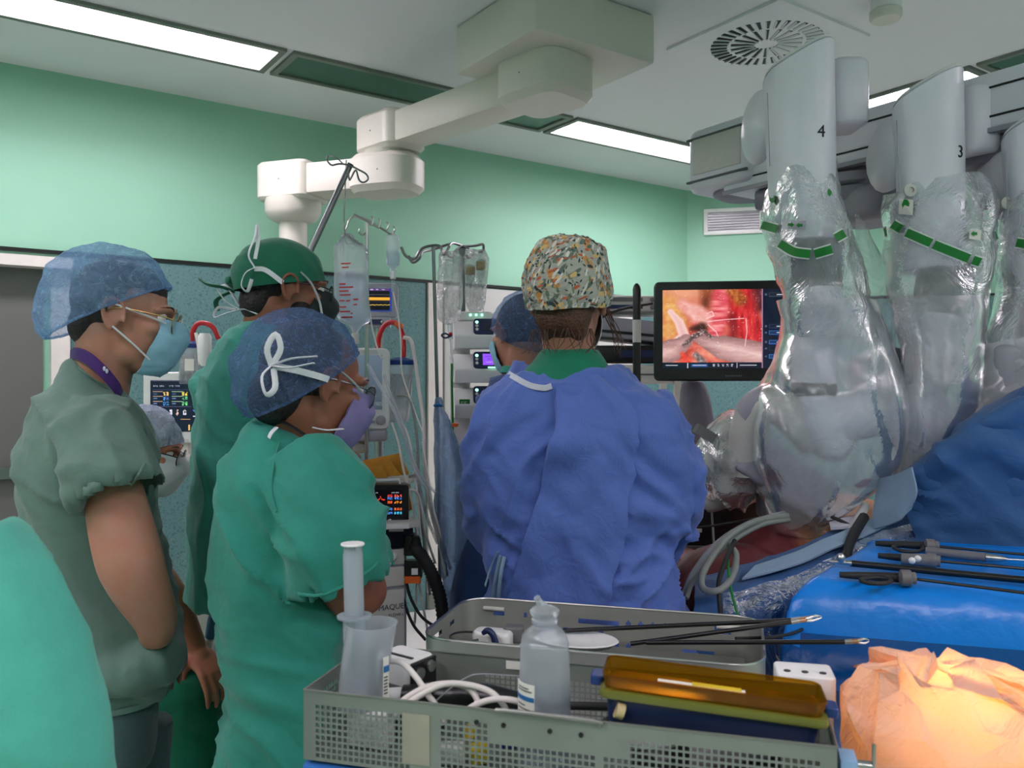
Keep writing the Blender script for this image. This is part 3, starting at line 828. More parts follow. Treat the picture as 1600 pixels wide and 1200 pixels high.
# ---------------------------------------------------------------- A: man at the left in sage scrubs
def person_a():
    d = 1.80
    r = thing('person', 'standing person in sage green scrubs with hand in pocket, purple lanyard, blue bouffant cap', 'person', Q(175, 1600, d) * 1.0)
    r.location.z = 0; ORG[r.name] = Vector(r.location)
    H = headframe(Q(198, 496, d), 14, 10, 0, 1.0)
    mb = MB(); head_solid(mb, H)
    mb.chain([hd(H, 0, -.03, -.05), Q(158, 600, d), Q(140, 640, d)], [.062, .060, .07])
    mb.ell(Q(140, 720, d), (.125, .15, .16)); mb.ell(Q(150, 860, d), (.115, .14, .16)); mb.ell(Q(165, 1020, d), (.105, .135, .11))
    arm = [Q(162, 705, d - .165), Q(196, 850, d - .215), Q(214, 905, d - .215), Q(242, 965, d - .17), Q(244, 995, d - .13)]
    mb.tube(arm, [.050, .060, .056, .042, .032], 18, k=5); mb.ell(arm[0], .050)
    hand_solid(mb, Q(240, 1000, d - .11), V3(-.6, .25, -.4), V3(-.2, -1, 0), 1.3, 1, .15)
    far = [Q(170, 680, d + .17), Q(190, 850, d + .2), Q(240, 960, d + .16)]
    mb.chain(far, [.056, .042, .030]); hand_solid(mb, far[-1], V3(.4, 0, -.9), V3(0, 1, .2), .4, -1)
    for s in (-.085, .085):
        leg_solid(mb, Q(165, 1080, d + s), V3(Q(172, 0, d).x, d + s, .46), V3(Q(165, 0, d).x, d + s, .09), V3(Q(165, 0, d).x + .16, d + s, .04))
    body = mb.build('body', M['skin_fair'], r, voxel=.005, relax=6)
    # shirt
    mb = MB()
    mb.loft(rings(d, [(602, 116, 196, 0, .072, .85), (622, 92, 214, 0, .115, .5), (655, 56, 228, 0, .165, .18), (700, 36, 238, 0, .195), (760, 35, 243, 0, .195), (820, 46, 246, 0, .175), (880, 60, 256, 0, .168), (930, 60, 268, 0, .172), (975, 44, 282, 0, .182), (1015, 38, 288, 0, .188), (1045, 52, 286, 0, .186), (1068, 66, 270, 0, .184)]))
    mb.tube([Q(150, 660, d - .09), Q(164, 693, d - .155), Q(179, 738, d - .20), Q(190, 772, d - .215)], [.074, .078, .080, .084], 22, k=5, hollow=.05)
    mb.tube([Q(170, 655, d + .12), Q(180, 700, d + .18), Q(190, 770, d + .21)], [.07, .07, .072], 18, k=4)
    # pocket pouch swelling over the hand
    mb.ell(Q(232, 1028, d - .085), (.070, .105, .052)); mb.ell(Q(202, 1034, d - .09), (.10, .10, .05))
    def shape(P, N):
        return N * (0)
    fn = [folds([((75, 20, 62), 0.019, 1.6, 4.5), ((30, 10, 105), 0.0133, 2.0, 5.5), ((90, 30, 40), 0.0114, 1.6, 7)], .008, 3)]
    shirt = mb.build('scrub_shirt', M['scrub_sage'], r, voxel=.0075, relax=3, fn=fn)
    bv = BV(shirt)
    MB().tube([p for p in hits(bv, [(141, 789), (165, 781), (192, 768), (212, 748), (226, 724)], .002)], .0028, 6, k=4).build('sleeve_hem', M['scrub_sage'], r)
    strap_on(bv, [(262, 968), (255, 984), (238, 990), (228, 984)], .004, M['trouser_sage'], 'pocket_edge', r)
    MB().loft([ring(1064, 64, 272, d, .186), ring(1072, 64, 272, d, .187), ring(1072, 68, 268, d, .18), ring(1064, 68, 268, d, .18)], False, True).build('shirt_hem', M['scrub_sage'], r)
    # trousers
    mb = MB(); mb.loft(rings(d, [(1030, 82, 248, 0, .176), (1085, 84, 250, 0, .182), (1140, 88, 248, 0, .182), (1175, 92, 244, 0, .175)]))
    for s in (-.085, .085):
        x0, x1 = Q(168, 0, d).x, Q(170, 0, d).x
        mb.tube([V3(x0, d + s, .62), V3(x1, d + s, .42), V3(x1 - .01, d + s, .10)], [.105, .088, .075], 18, k=4)
    mb.build('scrub_trousers', M['trouser_sage'], r, voxel=.009, relax=4, fn=folds([((60, 10, 50), 0.0133, 1.5, 4)], .006, 9))
    for s in (-.085, .085):
        MB().rbox(V3(Q(168, 0, d).x + .05, d + s, .04), (.27, .10, .08), .045).build('shoe', M['offwhite'], r, bevel=.01)
    # collar, lanyard
    mb = MB(); mb.loft([ring(601, 114, 198, d, .074, .85), ring(598, 116, 196, d, .076, .85), ring(598, 120, 192, d, .066, .85), ring(603, 120, 192, d, .066, .85)], False, True); mb.build('collar', M['scrub_sage'], r)
    lan = MB(); a = [(114, 556, -.0, .02), (122, 552, -.055, 0), (142, 562, -.075, 0), (166, 584, -.078, 0), (184, 606, -.06, 0), (192, 622, -.03, 0)]
    L = []
    for (x, y, dd, _) in a:
        p = Q(x, y, d + dd); L.append(p)
    L = spline(L, 5); rr = []
    for i, p in enumerate(L):
        w = .012
        rr.append([p + V3(-.004, -.004, w), p + V3(.002, .002, w), p + V3(.004, .0, -w), p + V3(-.004, -.006, -w)])
    lan.loft(rr); lo = lan.build('lanyard', M['lanyard'], r)
    bvl = BV(lo)
    for i, (x, y) in enumerate(((163, 576), (167, 580))):
        p = hit(bvl, x, y, .002)
        if p: MB().ell(p, (.003, .002, .005)).build('print', M['binding'], lo)
    # hair, cap
    hr = MB(); hell(hr, H, (0, -.030, .036), (.0785, .090, .087)); hell(hr, H, (0, -.016, .060), (.070, .090, .062)); hell(hr, H, (0, -.072, -.030), (.056, .040, .048)); hr.build('hair', M['hair_dark'], r, voxel=.006, relax=3)
    cm, rim = cap_shell(H, (0, -.050, .022), (.098, .135, .124), 35, 101, .035, 30)
    cap = cm.build('bouffant_cap', M['bouffant'], r, fn=[crumple(.011, 15, 4)], fix=False)
    MB().tube(rim[::2], .003, 6, closed=True).build('elastic_edge', M['bouffant'], r)
    mk = MB().grid(mask_grid(H, .98, 0, 9.0), 2, 4).build('face_mask', M['mask_blue'], r, solid=.002, fn=crumple(.003, 40, 2))
    for s in (1, -1):
        MB().tube([hd(H, s * .050, .088, .000), hd(H, s * .068, .055, .008), hd(H, s * .09, -.008, .020)], .0022, 6, k=4).build('ear_loop', M['strap'], r)
        MB().tube([hd(H, s * .052, .070, -.082), hd(H, s * .070, .036, -.055), hd(H, s * .088, -.006, -.026)], .0022, 6, k=4).build('ear_loop', M['strap'], r)
    add_eyes(H, r, (1, -1), M['hair_dark']); glasses(H, r, M['gold_wire'], .024, -.004)
person_a()

# ---------------------------------------------------------------- B: man in the green cloth cap
def person_b():
    d = 2.18
    r = thing('person', 'person in teal scrubs and dark green tied cloth cap, bearded, white mask ties, arms folded', 'person', V3(Q(390, 0, d).x, d, 0))
    H = headframe(Q(448, 455, d), 26, 6, 0, 1.05)
    mb = MB(); head_solid(mb, H)
    mb.chain([hd(H, 0, -.03, -.05), Q(412, 530, d), Q(400, 570, d)], [.064, .064, .07])
    mb.ell(Q(395, 650, d), (.135, .11, .17)); mb.ell(Q(385, 800, d), (.12, .11, .2)); mb.ell(Q(402, 940, d), (.11, .12, .13))
    ra = [Q(452, 585, d - .10), Q(500, 680, d - .09), Q(522, 715, d - .04), Q(500, 712, d + .16)]
    mb.tube(ra, [.055, .052, .048, .036], 16, k=5); hand_solid(mb, ra[-1], V3(-.8, .6, 0), V3(.5, .8, .3), .5, 1)
    la = [Q(345, 600, d + .14), Q(380, 730, d + .25), Q(480, 720, d + .26)]
    mb.chain(la, [.055, .042, .03]); hand_solid(mb, la[-1], V3(1, .1, .1), V3(0, .9, .3), .5, -1)
    xl = Q(425, 0, d).x
    for s in (-.08, .08): leg_solid(mb, V3(xl - s * .4, d + s, .84), V3(xl - s * .4, d + s, .47), V3(xl - s * .4, d + s, .09), V3(xl - s * .4 + .1, d + s + .1, .04))
    mb.build('body', M['skin_tan'], r, voxel=.0055, relax=6)
    mb = MB(); mb.loft(rings(d, [(510, 384, 448, 0, .075, .30), (525, 364, 470, 0, .10, .18), (555, 338, 486, 0, .135, .05), (600, 316, 496, 0, .155), (660, 306, 498, 0, .165), (740, 302, 496, 0, .165), (820, 298, 490, 0, .165), (900, 294, 486, 0, .17), (932, 293, 486, 0, .17)]))
    mb.tube([Q(440, 570, d - .07), Q(476, 630, d - .11), Q(505, 682, d - .09)], [.085, .08, .072], 20, k=5, hollow=.04)
    mb.tube([Q(345, 590, d + .1), Q(360, 680, d + .2)], [.08, .075], 16)
    mb.build('scrub_shirt', M['scrub_teal2'], r, voxel=.008, relax=5, fn=folds([((62, 10, 80), .011, 1.6, 4), ((120, 20, 14), .012, .8, 3.4)], .008, 21))
    mb = MB()
    for s in (-.08, .08): mb.tube([V3(xl - s * .4, d + s, .93), V3(xl - s * .4, d + s, .5), V3(xl - s * .4, d + s, .1)], [.105, .09, .075], 18, k=4)
    mb.build('scrub_trousers', M['scrub_teal2'], r, voxel=.01, relax=3)
    for s in (-.08, .08): MB().rbox(V3(xl - s * .4 + .04, d + s + .04, .04), (.10, .27, .08), .045, rotz(-.8)).build('shoe', M['white'], r, bevel=.01)
    hr = MB(); hell(hr, H, (0, -.030, .036), (.0785, .090, .087)); hell(hr, H, (0, -.016, .060), (.070, .090, .062)); hell(hr, H, (0, -.070, -.034), (.060, .042, .052)); hr.build('hair', M['hair_dark'], r, voxel=.006, relax=3)
    bd = MB(); hell(bd, H, (0, .026, -.072), (.064, .060, .045)); hell(bd, H, (0, .058, -.092), (.045, .044, .032)); hell(bd, H, (.05, .03, -.05), (.018, .03, .03)); hell(bd, H, (-.05, .03, -.05), (.018, .03, .03))
    bd.build('beard', M['hair_dark'], r, voxel=.006, relax=3)
    cm, rim = cap_shell(H, (0, -.022, .022), (.089, .112, .108), 14, 97, .012, 14)
    cap = cm.build('cloth_cap', M['cap_green'], r, fn=folds([((40, 60, 90), 0.0076, 1.5, 6)], .004, 8), fix=False)
    bk = hd(H, .0, -.125, -.02)
    for k, pts in enumerate((((0, 0, 0), (-.03, -.02, .012), (-.075, -.02, .02), (-.10, -.01, .035)), ((0, 0, 0), (-.03, 0, -.01), (-.06, .01, -.03), (-.055, .01, -.06)), ((0, 0, .01), (-.02, -.01, .03), (-.01, -.01, .04), (0, 0, .02)))):
        ribbon([bk + Vector(p) * .8 for p in pts], .012, M['cap_green'], 'cap_tie', r)
    mk = MB().grid(mask_grid(H, 1.05), 2, 4).build('face_mask', M['mask_dark'], r, solid=.002, fn=crumple(.003, 40, 2))
    bv = BV(cap)
    strap_on(bv, [(397, 420), (415, 422), (440, 440), (452, 449)], .006, M['strap'], 'mask_tie', r, .004)
    ribbon([hd(H, .088, .012, .040), hd(H, .084, .04, .018), hd(H, .074, .066, -.02), hd(H, .066, .078, -.05)], .006, M['strap'], 'mask_tie', r)
    kn = hit(bv, 398, 418, .01) or Q(398, 418, d - .05)
    for pts in (((0, 0, 0), (-.012, -.01, .03), (.004, -.012, .075), (.008, -.01, .105), (.012, -.01, .07), (.004, -.01, .02)), ((0, 0, 0), (-.02, -.01, -.015), (-.03, -.01, -.045), (-.015, -.01, -.06), (-.004, -.01, -.03))):
        ribbon([kn + Vector(p) for p in pts], .005, M['strap'], 'mask_bow', r)
    ribbon([hd(H, -.03, -.11, -.105), hd(H, .045, -.085, -.11), hd(H, .075, -.02, -.115), hd(H, .07, .03, -.11), hd(H, .055, .06, -.10)], .006, M['strap'], 'mask_tie', r)
    kn = Q(374, 484, d - .06)
    for pts in (((0, 0, 0), (-.03, -.01, .02), (-.05, -.01, .05), (-.03, -.01, .06), (0, 0, .01)), ((0, 0, 0), (-.03, -.01, -.01), (-.06, -.01, -.02), (-.05, -.01, .005), (-.01, 0, 0)), ((0, 0, 0), (.02, -.01, .0), (.05, -.02, -.012))):
        ribbon([kn + Vector(p) for p in pts], .006, M['strap'], 'mask_bow', r)
    add_eyes(H, r, (1, -1), M['hair_dark']); glasses(H, r, M['black'], .021, -.004)
person_b()

# ---------------------------------------------------------------- C: nurse in teal scrubs, slate bouffant, lilac mask
def person_c():
    d = 1.64
    r = thing('person', 'person in teal scrubs, slate bouffant cap with white mask bow, lilac mask, arms folded', 'person', V3(Q(450, 0, d).x, d, 0))
    H = headframe(Q(494, 602, d), 36, 16, 0, 1.0)
    mb = MB(); head_solid(mb, H)
    mb.chain([hd(H, 0, -.03, -.05), Q(474, 690, d), Q(452, 730, d)], [.060, .058, .07])
    mb.ell(Q(445, 800, d), (.12, .11, .15)); mb.ell(Q(445, 950, d), (.115, .11, .17)); mb.ell(Q(450, 1110, d), (.098, .12, .12))
    ra = [Q(490, 745, d - .10), Q(528, 870, d - .11), Q(546, 924, d - .09), Q(566, 922, d - .02), Q(520, 930, d + .15)]
    mb.tube(ra, [.056, .054, .050, .046, .032], 18, k=5); mb.ell(ra[-1], .032); hand_solid(mb, ra[-1], V3(-1, .1, 0), V3(0, 1, 0), .5, 1)
    la = [Q(418, 765, d + .12), Q(430, 890, d + .18), Q(480, 915, d + .22)]
    mb.chain(la, [.052, .042, .03]); hand_solid(mb, la[-1], V3(1, -.2, 0), V3(0, 1, 0), .5, -1)
    xx = Q(450, 0, d).x
    for s in (-.08, .08): leg_solid(mb, V3(xx - s * .5, d + s, .72), V3(xx - s * .5, d + s, .42), V3(xx - s * .5, d + s, .09), V3(xx - s * .5 + .12, d + s + .1, .04))
    mb.build('body', M['skin_tan'], r, voxel=.005, relax=6)
    mb = MB(); mb.loft(rings(d, [(686, 402, 512, 0, .075, .38), (700, 384, 528, 0, .105, .25), (730, 352, 548, 0, .14, .08), (790, 337, 556, 0, .165), (860, 334, 548, 0, .165), (930, 342, 536, 0, .16), (1000, 352, 534, 0, .165), (1080, 358, 540, 0, .175), (1150, 358, 548, 0, .18), (1188, 360, 550, 0, .18)]))
    mb.tube([Q(476, 730, d - .07), Q(500, 780, d - .115), Q(520, 850, d - .13), Q(533, 900, d - .12)], [.086, .088, .092, .098], 24, k=5, hollow=.05)
    mb.tube([Q(418, 765, d + .1), Q(428, 860, d + .16)], [.075, .075], 16)
    shirt = mb.build('scrub_shirt', M['scrub_teal'], r, voxel=.0075, relax=3, fn=folds([((58, -10, 72), 0.0247, 1.4, 3.6), ((36, 0, 100), 0.0152, 1.8, 5), ((80, 20, 60), 0.0133, 1.6, 6)], .010, 40))
    bv = BV(shirt)
    MB().tube(hits(bv, [(466, 928), (500, 930), (540, 914), (570, 896), (592, 878)], .002), .003, 6, k=4).build('sleeve_hem', M['scrub_teal'], r)
    MB().tube(hits(bv, [(437, 690), (428, 725), (424, 765), (432, 800)], .0015), .002, 6, k=4).build('seam', M['scrub_teal'], r)
    mb = MB()
    for s in (-.08, .08): mb.tube([V3(xx - s * .5, d + s, .83), V3(xx - s * .5, d + s, .4), V3(xx - s * .5, d + s, .1)], [.088, .085, .075], 18, k=4)
    mb.build('scrub_trousers', M['scrub_teal'], r, voxel=.01, relax=3)
    for s in (-.08, .08): MB().rbox(V3(xx - s * .5 + .03, d + s + .03, .04), (.10, .27, .08), .045, rotz(-.6)).build('shoe', M['white'], r, bevel=.01)
    mb = MB(); mb.loft([ring(684, 400, 514, d, .077, .38), ring(680, 403, 511, d, .079, .38), ring(680, 407, 507, d, .068, .38), ring(686, 407, 507, d, .068, .38)], False, True); mb.build('collar', M['scrub_teal'], r)
    ribbon([Q(435, 655, d - .07), Q(465, 672, d - .1), Q(500, 700, d - .105), Q(520, 722, d - .09)], .006, M['black_soft'], 'lanyard', r)
    hr = MB(); hell(hr, H, (0, -.030, .034), (.0785, .094, .089)); hell(hr, H, (0, -.070, -.040), (.066, .055, .060)); hr.build('hair', M['hair_dark'], r, voxel=.006, relax=3)
    cm, rim = cap_shell(H, (0, -.044, .012), (.102, .126, .122), 47, 100, .03, 34)
    cap = cm.build('bouffant_cap', M['bouffant_slate'], r, fn=[crumple(.010, 15, 14)], fix=False)
    MB().tube(rim[::2], .003, 6, closed=True).build('elastic_edge', M['bouffant_slate'], r)
    MB().grid(mask_grid(H, 1.05), 2, 4).build('face_mask', M['mask_lilac'], r, solid=.002, fn=crumple(.004, 40, 2))
    bv = BV(cap)
    strap_on(bv, [(426, 572), (460, 578), (505, 590), (535, 602), (550, 613)], .006, M['strap'], 'mask_tie', r, .004)
    ribbon([hd(H, .090, -.012, .034), hd(H, .084, .03, .020), hd(H, .070, .066, .004)], .005, M['strap'], 'mask_tie', r)
    kn = hit(bv, 424, 571, .012)
    for pts in (((0, 0, 0), (-.004, -.012, .03), (.012, -.015, .055), (.02, -.012, .03), (.004, 0, .004)), ((0, 0, 0), (-.014, -.01, -.02), (-.006, -.012, -.052), (.010, -.012, -.040), (.004, 0, -.006)), ((0, 0, 0), (.04, -.012, .012), (.085, -.012, .016)), ((0, 0, 0), (.035, -.012, -.004), (.08, -.014, .004))):
        ribbon([kn + Vector(p) for p in pts], .0055, M['strap'], 'mask_bow', r)
    ribbon([Q(488, 668, d - .1), Q(510, 672, d - .09), Q(535, 670, d - .05)], .005, M['strap'], 'mask_tie', r)
    ribbon([Q(432, 668, d - .1), Q(424, 676, d - .11), Q(420, 684, d - .11)], .006, M['strap'], 'mask_tie', r)
    add_eyes(H, r, (1,), M['hair_dark']); glasses(H, r, M['steel_dark'], .024, -.006)
person_c()

# ---------------------------------------------------------------- D: seated, behind A, hand on the knee
def person_d():
    d = 2.40
    r = thing('person', 'seated person in dark green scrubs, pale blue cap, glasses, hand on knee', 'person', V3(Q(170, 0, d).x, d, 0))
    H = headframe(Q(226, 705, d), 10, 14, 0, 1.0)
    mb = MB(); head_solid(mb, H)
    mb.chain([hd(H, 0, -.03, -.05), Q(186, 775, d), Q(170, 810, d)], [.06, .06, .07])
    mb.ell(Q(140, 860, d), (.16, .13, .16)); mb.ell(Q(125, 960, d), (.16, .13, .16)); mb.ell(Q(130, 1060, d), (.17, .16, .12))
    wr = Q(306, 1012, d - .13)
    arm = [Q(172, 828, d - .145), Q(232, 890, d - .20), Q(262, 925, d - .19), Q(284, 966, d - .15), wr]
    mb.tube(arm, [.046, .046, .044, .038, .029], 16, k=5)
    hand_solid(mb, wr, Q(338, 1062, d - .17) - wr, V3(.62, -.62, .55), .62, 1, .185, .10)
    la = [Q(152, 838, d + .15), Q(220, 960, d + .24), Q(305, 1040, d + .2)]
    mb.chain(la, [.044, .042, .03]); hand_solid(mb, la[-1], V3(1, -.2, -.6), V3(.3, .5, .8), .5, -1)
    for s in (-.12, .16): leg_solid(mb, Q(140, 1090, d + s), Q(300, 1085, d + s), V3(Q(300, 0, d).x, d + s, .09), V3(Q(300, 0, d).x + .16, d + s, .04))
    mb.build('body', M['skin_warm'], r, voxel=.0042, relax=4)
    mb = MB(); mb.loft(rings(d, [(775, 140, 218, 0, .08, .4), (800, 90, 230, 0, .13, .2), (850, 48, 236, 0, .18), (920, 34, 232, 0, .19), (1000, 28, 240, 0, .19), (1090, 26, 240, 0, .19)]))
    mb.tube([Q(165, 815, d - .12), Q(175, 828, d - .155), Q(212, 870, d - .2)], [.085, .08, .07], 16, k=3)
    mb.tube([Q(150, 820, d + .12), Q(156, 838, d + .165), Q(190, 895, d + .21)], [.085, .08, .07], 16, k=3)
    mb.build('scrub_shirt', M['scrub_deep'], r, voxel=.01, relax=4, fn=folds([((60, 10, 80), 0.0152, 1.5, 4)], .006, 5))
    mb = MB(); x = Q(300, 0, d).x
    for s in (-.12, .16):
        mb.tube([Q(140, 1090, d + s), Q(220, 1092, d + s), Q(282, 1090, d + s)], [.125, .118, .108], 20, k=4); mb.ell(Q(285, 1092, d + s), .106)
        mb.tube([Q(287, 1096, d + s), Q(288, 1150, d + s), Q(288, 1220, d + s), V3(Q(292, 0, d).x, d + s, .12)], [.106, .100, .097, .088], 20, k=4)
    mb.build('scrub_trousers', M['scrub_deep'], r, voxel=.008, relax=5, fn=folds([((30, 0, 75), 0.0266, 1.2, 3.4), ((70, 0, 70), 0.0152, 1.5, 5)], .006, 15))
    for s in (-.12, .16): MB().rbox(V3(x + .05, d + s, .04), (.27, .10, .08), .045).build('shoe', M['white'], r, bevel=.01)
    hr = MB(); hell(hr, H, (0, -.030, .034), (.0785, .088, .088)); hr.build('hair', M['hair_dark'], r, voxel=.007, relax=3)
    cm, rim = cap_shell(H, (0, -.024, .02), (.092, .118, .108), 22, 100, .03, 26)
    cm.build('bouffant_cap', M['bouffant_pale'], r, fn=[crumple(.010, 18, 24)], fix=False)
    MB().grid(mask_grid(H, 1.05), 2, 4).build('face_mask', M['mask_white'], r, solid=.002, fn=crumple(.003, 40, 2))
    for s in (1, -1): MB().tube([hd(H, s * .066, .045, -.02), hd(H, s * .080, .018, .008), hd(H, s * .088, -.012, .022)], .0022, 6, k=4).build('ear_loop', M['strap'], r)
    add_eyes(H, r, (1, -1), M['hair_dark']); glasses(H, r, M['black'], .021, -.004)
    # stool
    t = thing('stool', 'round black swivel stool under the seated person in dark green', 'stool', V3(Q(130, 0, d).x, d + .02, 0))
    x = Q(130, 0, d).x; zt = H0 - (1150 - YH) / F * d
    MB().lathe([(.15, zt - .07), (.17, zt - .05), (.17, zt - .01), (.15, zt)], (x, d + .02, 0)).build('seat', M['black_soft'], t)
    MB().lathe([(.03, .08), (.03, zt - .07)], (x, d + .02, 0)).build('post', M['steel'], t)
    for k in range(5):
        a = 2 * PI * k / 5
        g = MB().tube([V3(x, d + .02, .10), V3(x + .24 * math.cos(a), d + .02 + .24 * math.sin(a), .07)], [.025, .016], 8).build('leg', M['steel'], t)
        MB().ell(V3(x + .24 * math.cos(a), d + .02 + .24 * math.sin(a), .028), .028).build('castor', M['black'], g)
person_d()

# ---------------------------------------------------------------- F: navy gown, slate bouffant, behind the blue gown
def person_f():
    d = 2.60
    r = thing('person', 'person in navy gown and slate bouffant cap, mostly hidden behind the bright blue gown', 'person', V3(Q(810, 0, d).x, d, 0))
    H = headframe(Q(812, 522, d), 128, 8, 0, 1.0)
    mb = MB(); head_solid(mb, H)
    mb.chain([hd(H, 0, -.03, -.05), Q(815, 585, d), Q(815, 630, d)], [.06, .06, .07])
    mb.ell(Q(815, 700, d), (.15, .11, .15)); mb.ell(Q(800, 830, d), (.13, .11, .2)); mb.ell(Q(800, 950, d), (.14, .12, .14))
    for s, a in ((1, [Q(893, 655, d), Q(916, 760, d + .05), Q(862, 797, d + .24)]), (-1, [Q(774, 655, d), Q(769, 750, d + .08), Q(788, 782, d + .24)])):
        mb.chain(a, [.040, .038, .028]); hand_solid(mb, a[-1], V3(-.3 * s, 1, 0), V3(0, .1, 1), .4, s)
    x = Q(805, 0, d).x
    for s in (-.08, .08): leg_solid(mb, V3(x + s, d, .8), V3(x + s, d, .44), V3(x + s, d, .09), V3(x + s, d + .15, .04))
    mb.build('body', M['skin_fair'], r, voxel=.0065, relax=5)
    mb = MB(); mb.loft(rings(d, [(585, 780, 852, 0, .075), (600, 764, 874, 0, .1), (640, 742, 905, 0, .14), (720, 745, 910, 0, .14), (800, 745, 905, 0, .14), (860, 722, 905, 0, .15), (940, 702, 915, 0, .17), (1100, 698, 925, 0, .2), (1200, 696, 926, 0, .2)]))
    for s, a in ((1, [Q(895, 650, d), Q(918, 760, d + .05), Q(870, 795, d + .2)]), (-1, [Q(770, 650, d), Q(768, 750, d + .08), Q(785, 780, d + .2)])): mb.tube(a, [.075, .065, .05], 16, k=4)
    mb.build('surgical_gown', M['gown_navy'], r, voxel=.009, relax=5, fn=folds([((80, 0, 20), 0.019, 1.2, 3)], .006, 55))
    mb = MB(); mb.loft([ring(582, 780, 852, d, .078), ring(572, 784, 848, d, .075), ring(572, 790, 842, d, .066), ring(582, 788, 844, d, .068)], False, True); mb.build('collar', M['scrub_teal'], r)
    for s in (-.08, .08): MB().rbox(V3(x + s, d + .04, .04), (.10, .27, .08), .045).build('shoe', M['white'], r, bevel=.01)
    hr = MB(); hell(hr, H, (0, -.030, .030), (.080, .096, .092)); hr.build('hair', M['hair_dark'], r, voxel=.007, relax=3)
    cm, rim = cap_shell(H, (0, -.03, .012), (.094, .112, .118), 34, 106, .03, 30)
    cm.build('bouffant_cap', M['bouffant_slate'], r, fn=[crumple(.009, 16, 34)], fix=False)
    MB().grid(mask_grid(H, 1.04), 2, 4).build('face_mask', M['mask_blue'], r, solid=.002, fn=crumple(.003, 40, 2))
    add_eyes(H, r, (1, -1), M['hair_dark'])
person_f()

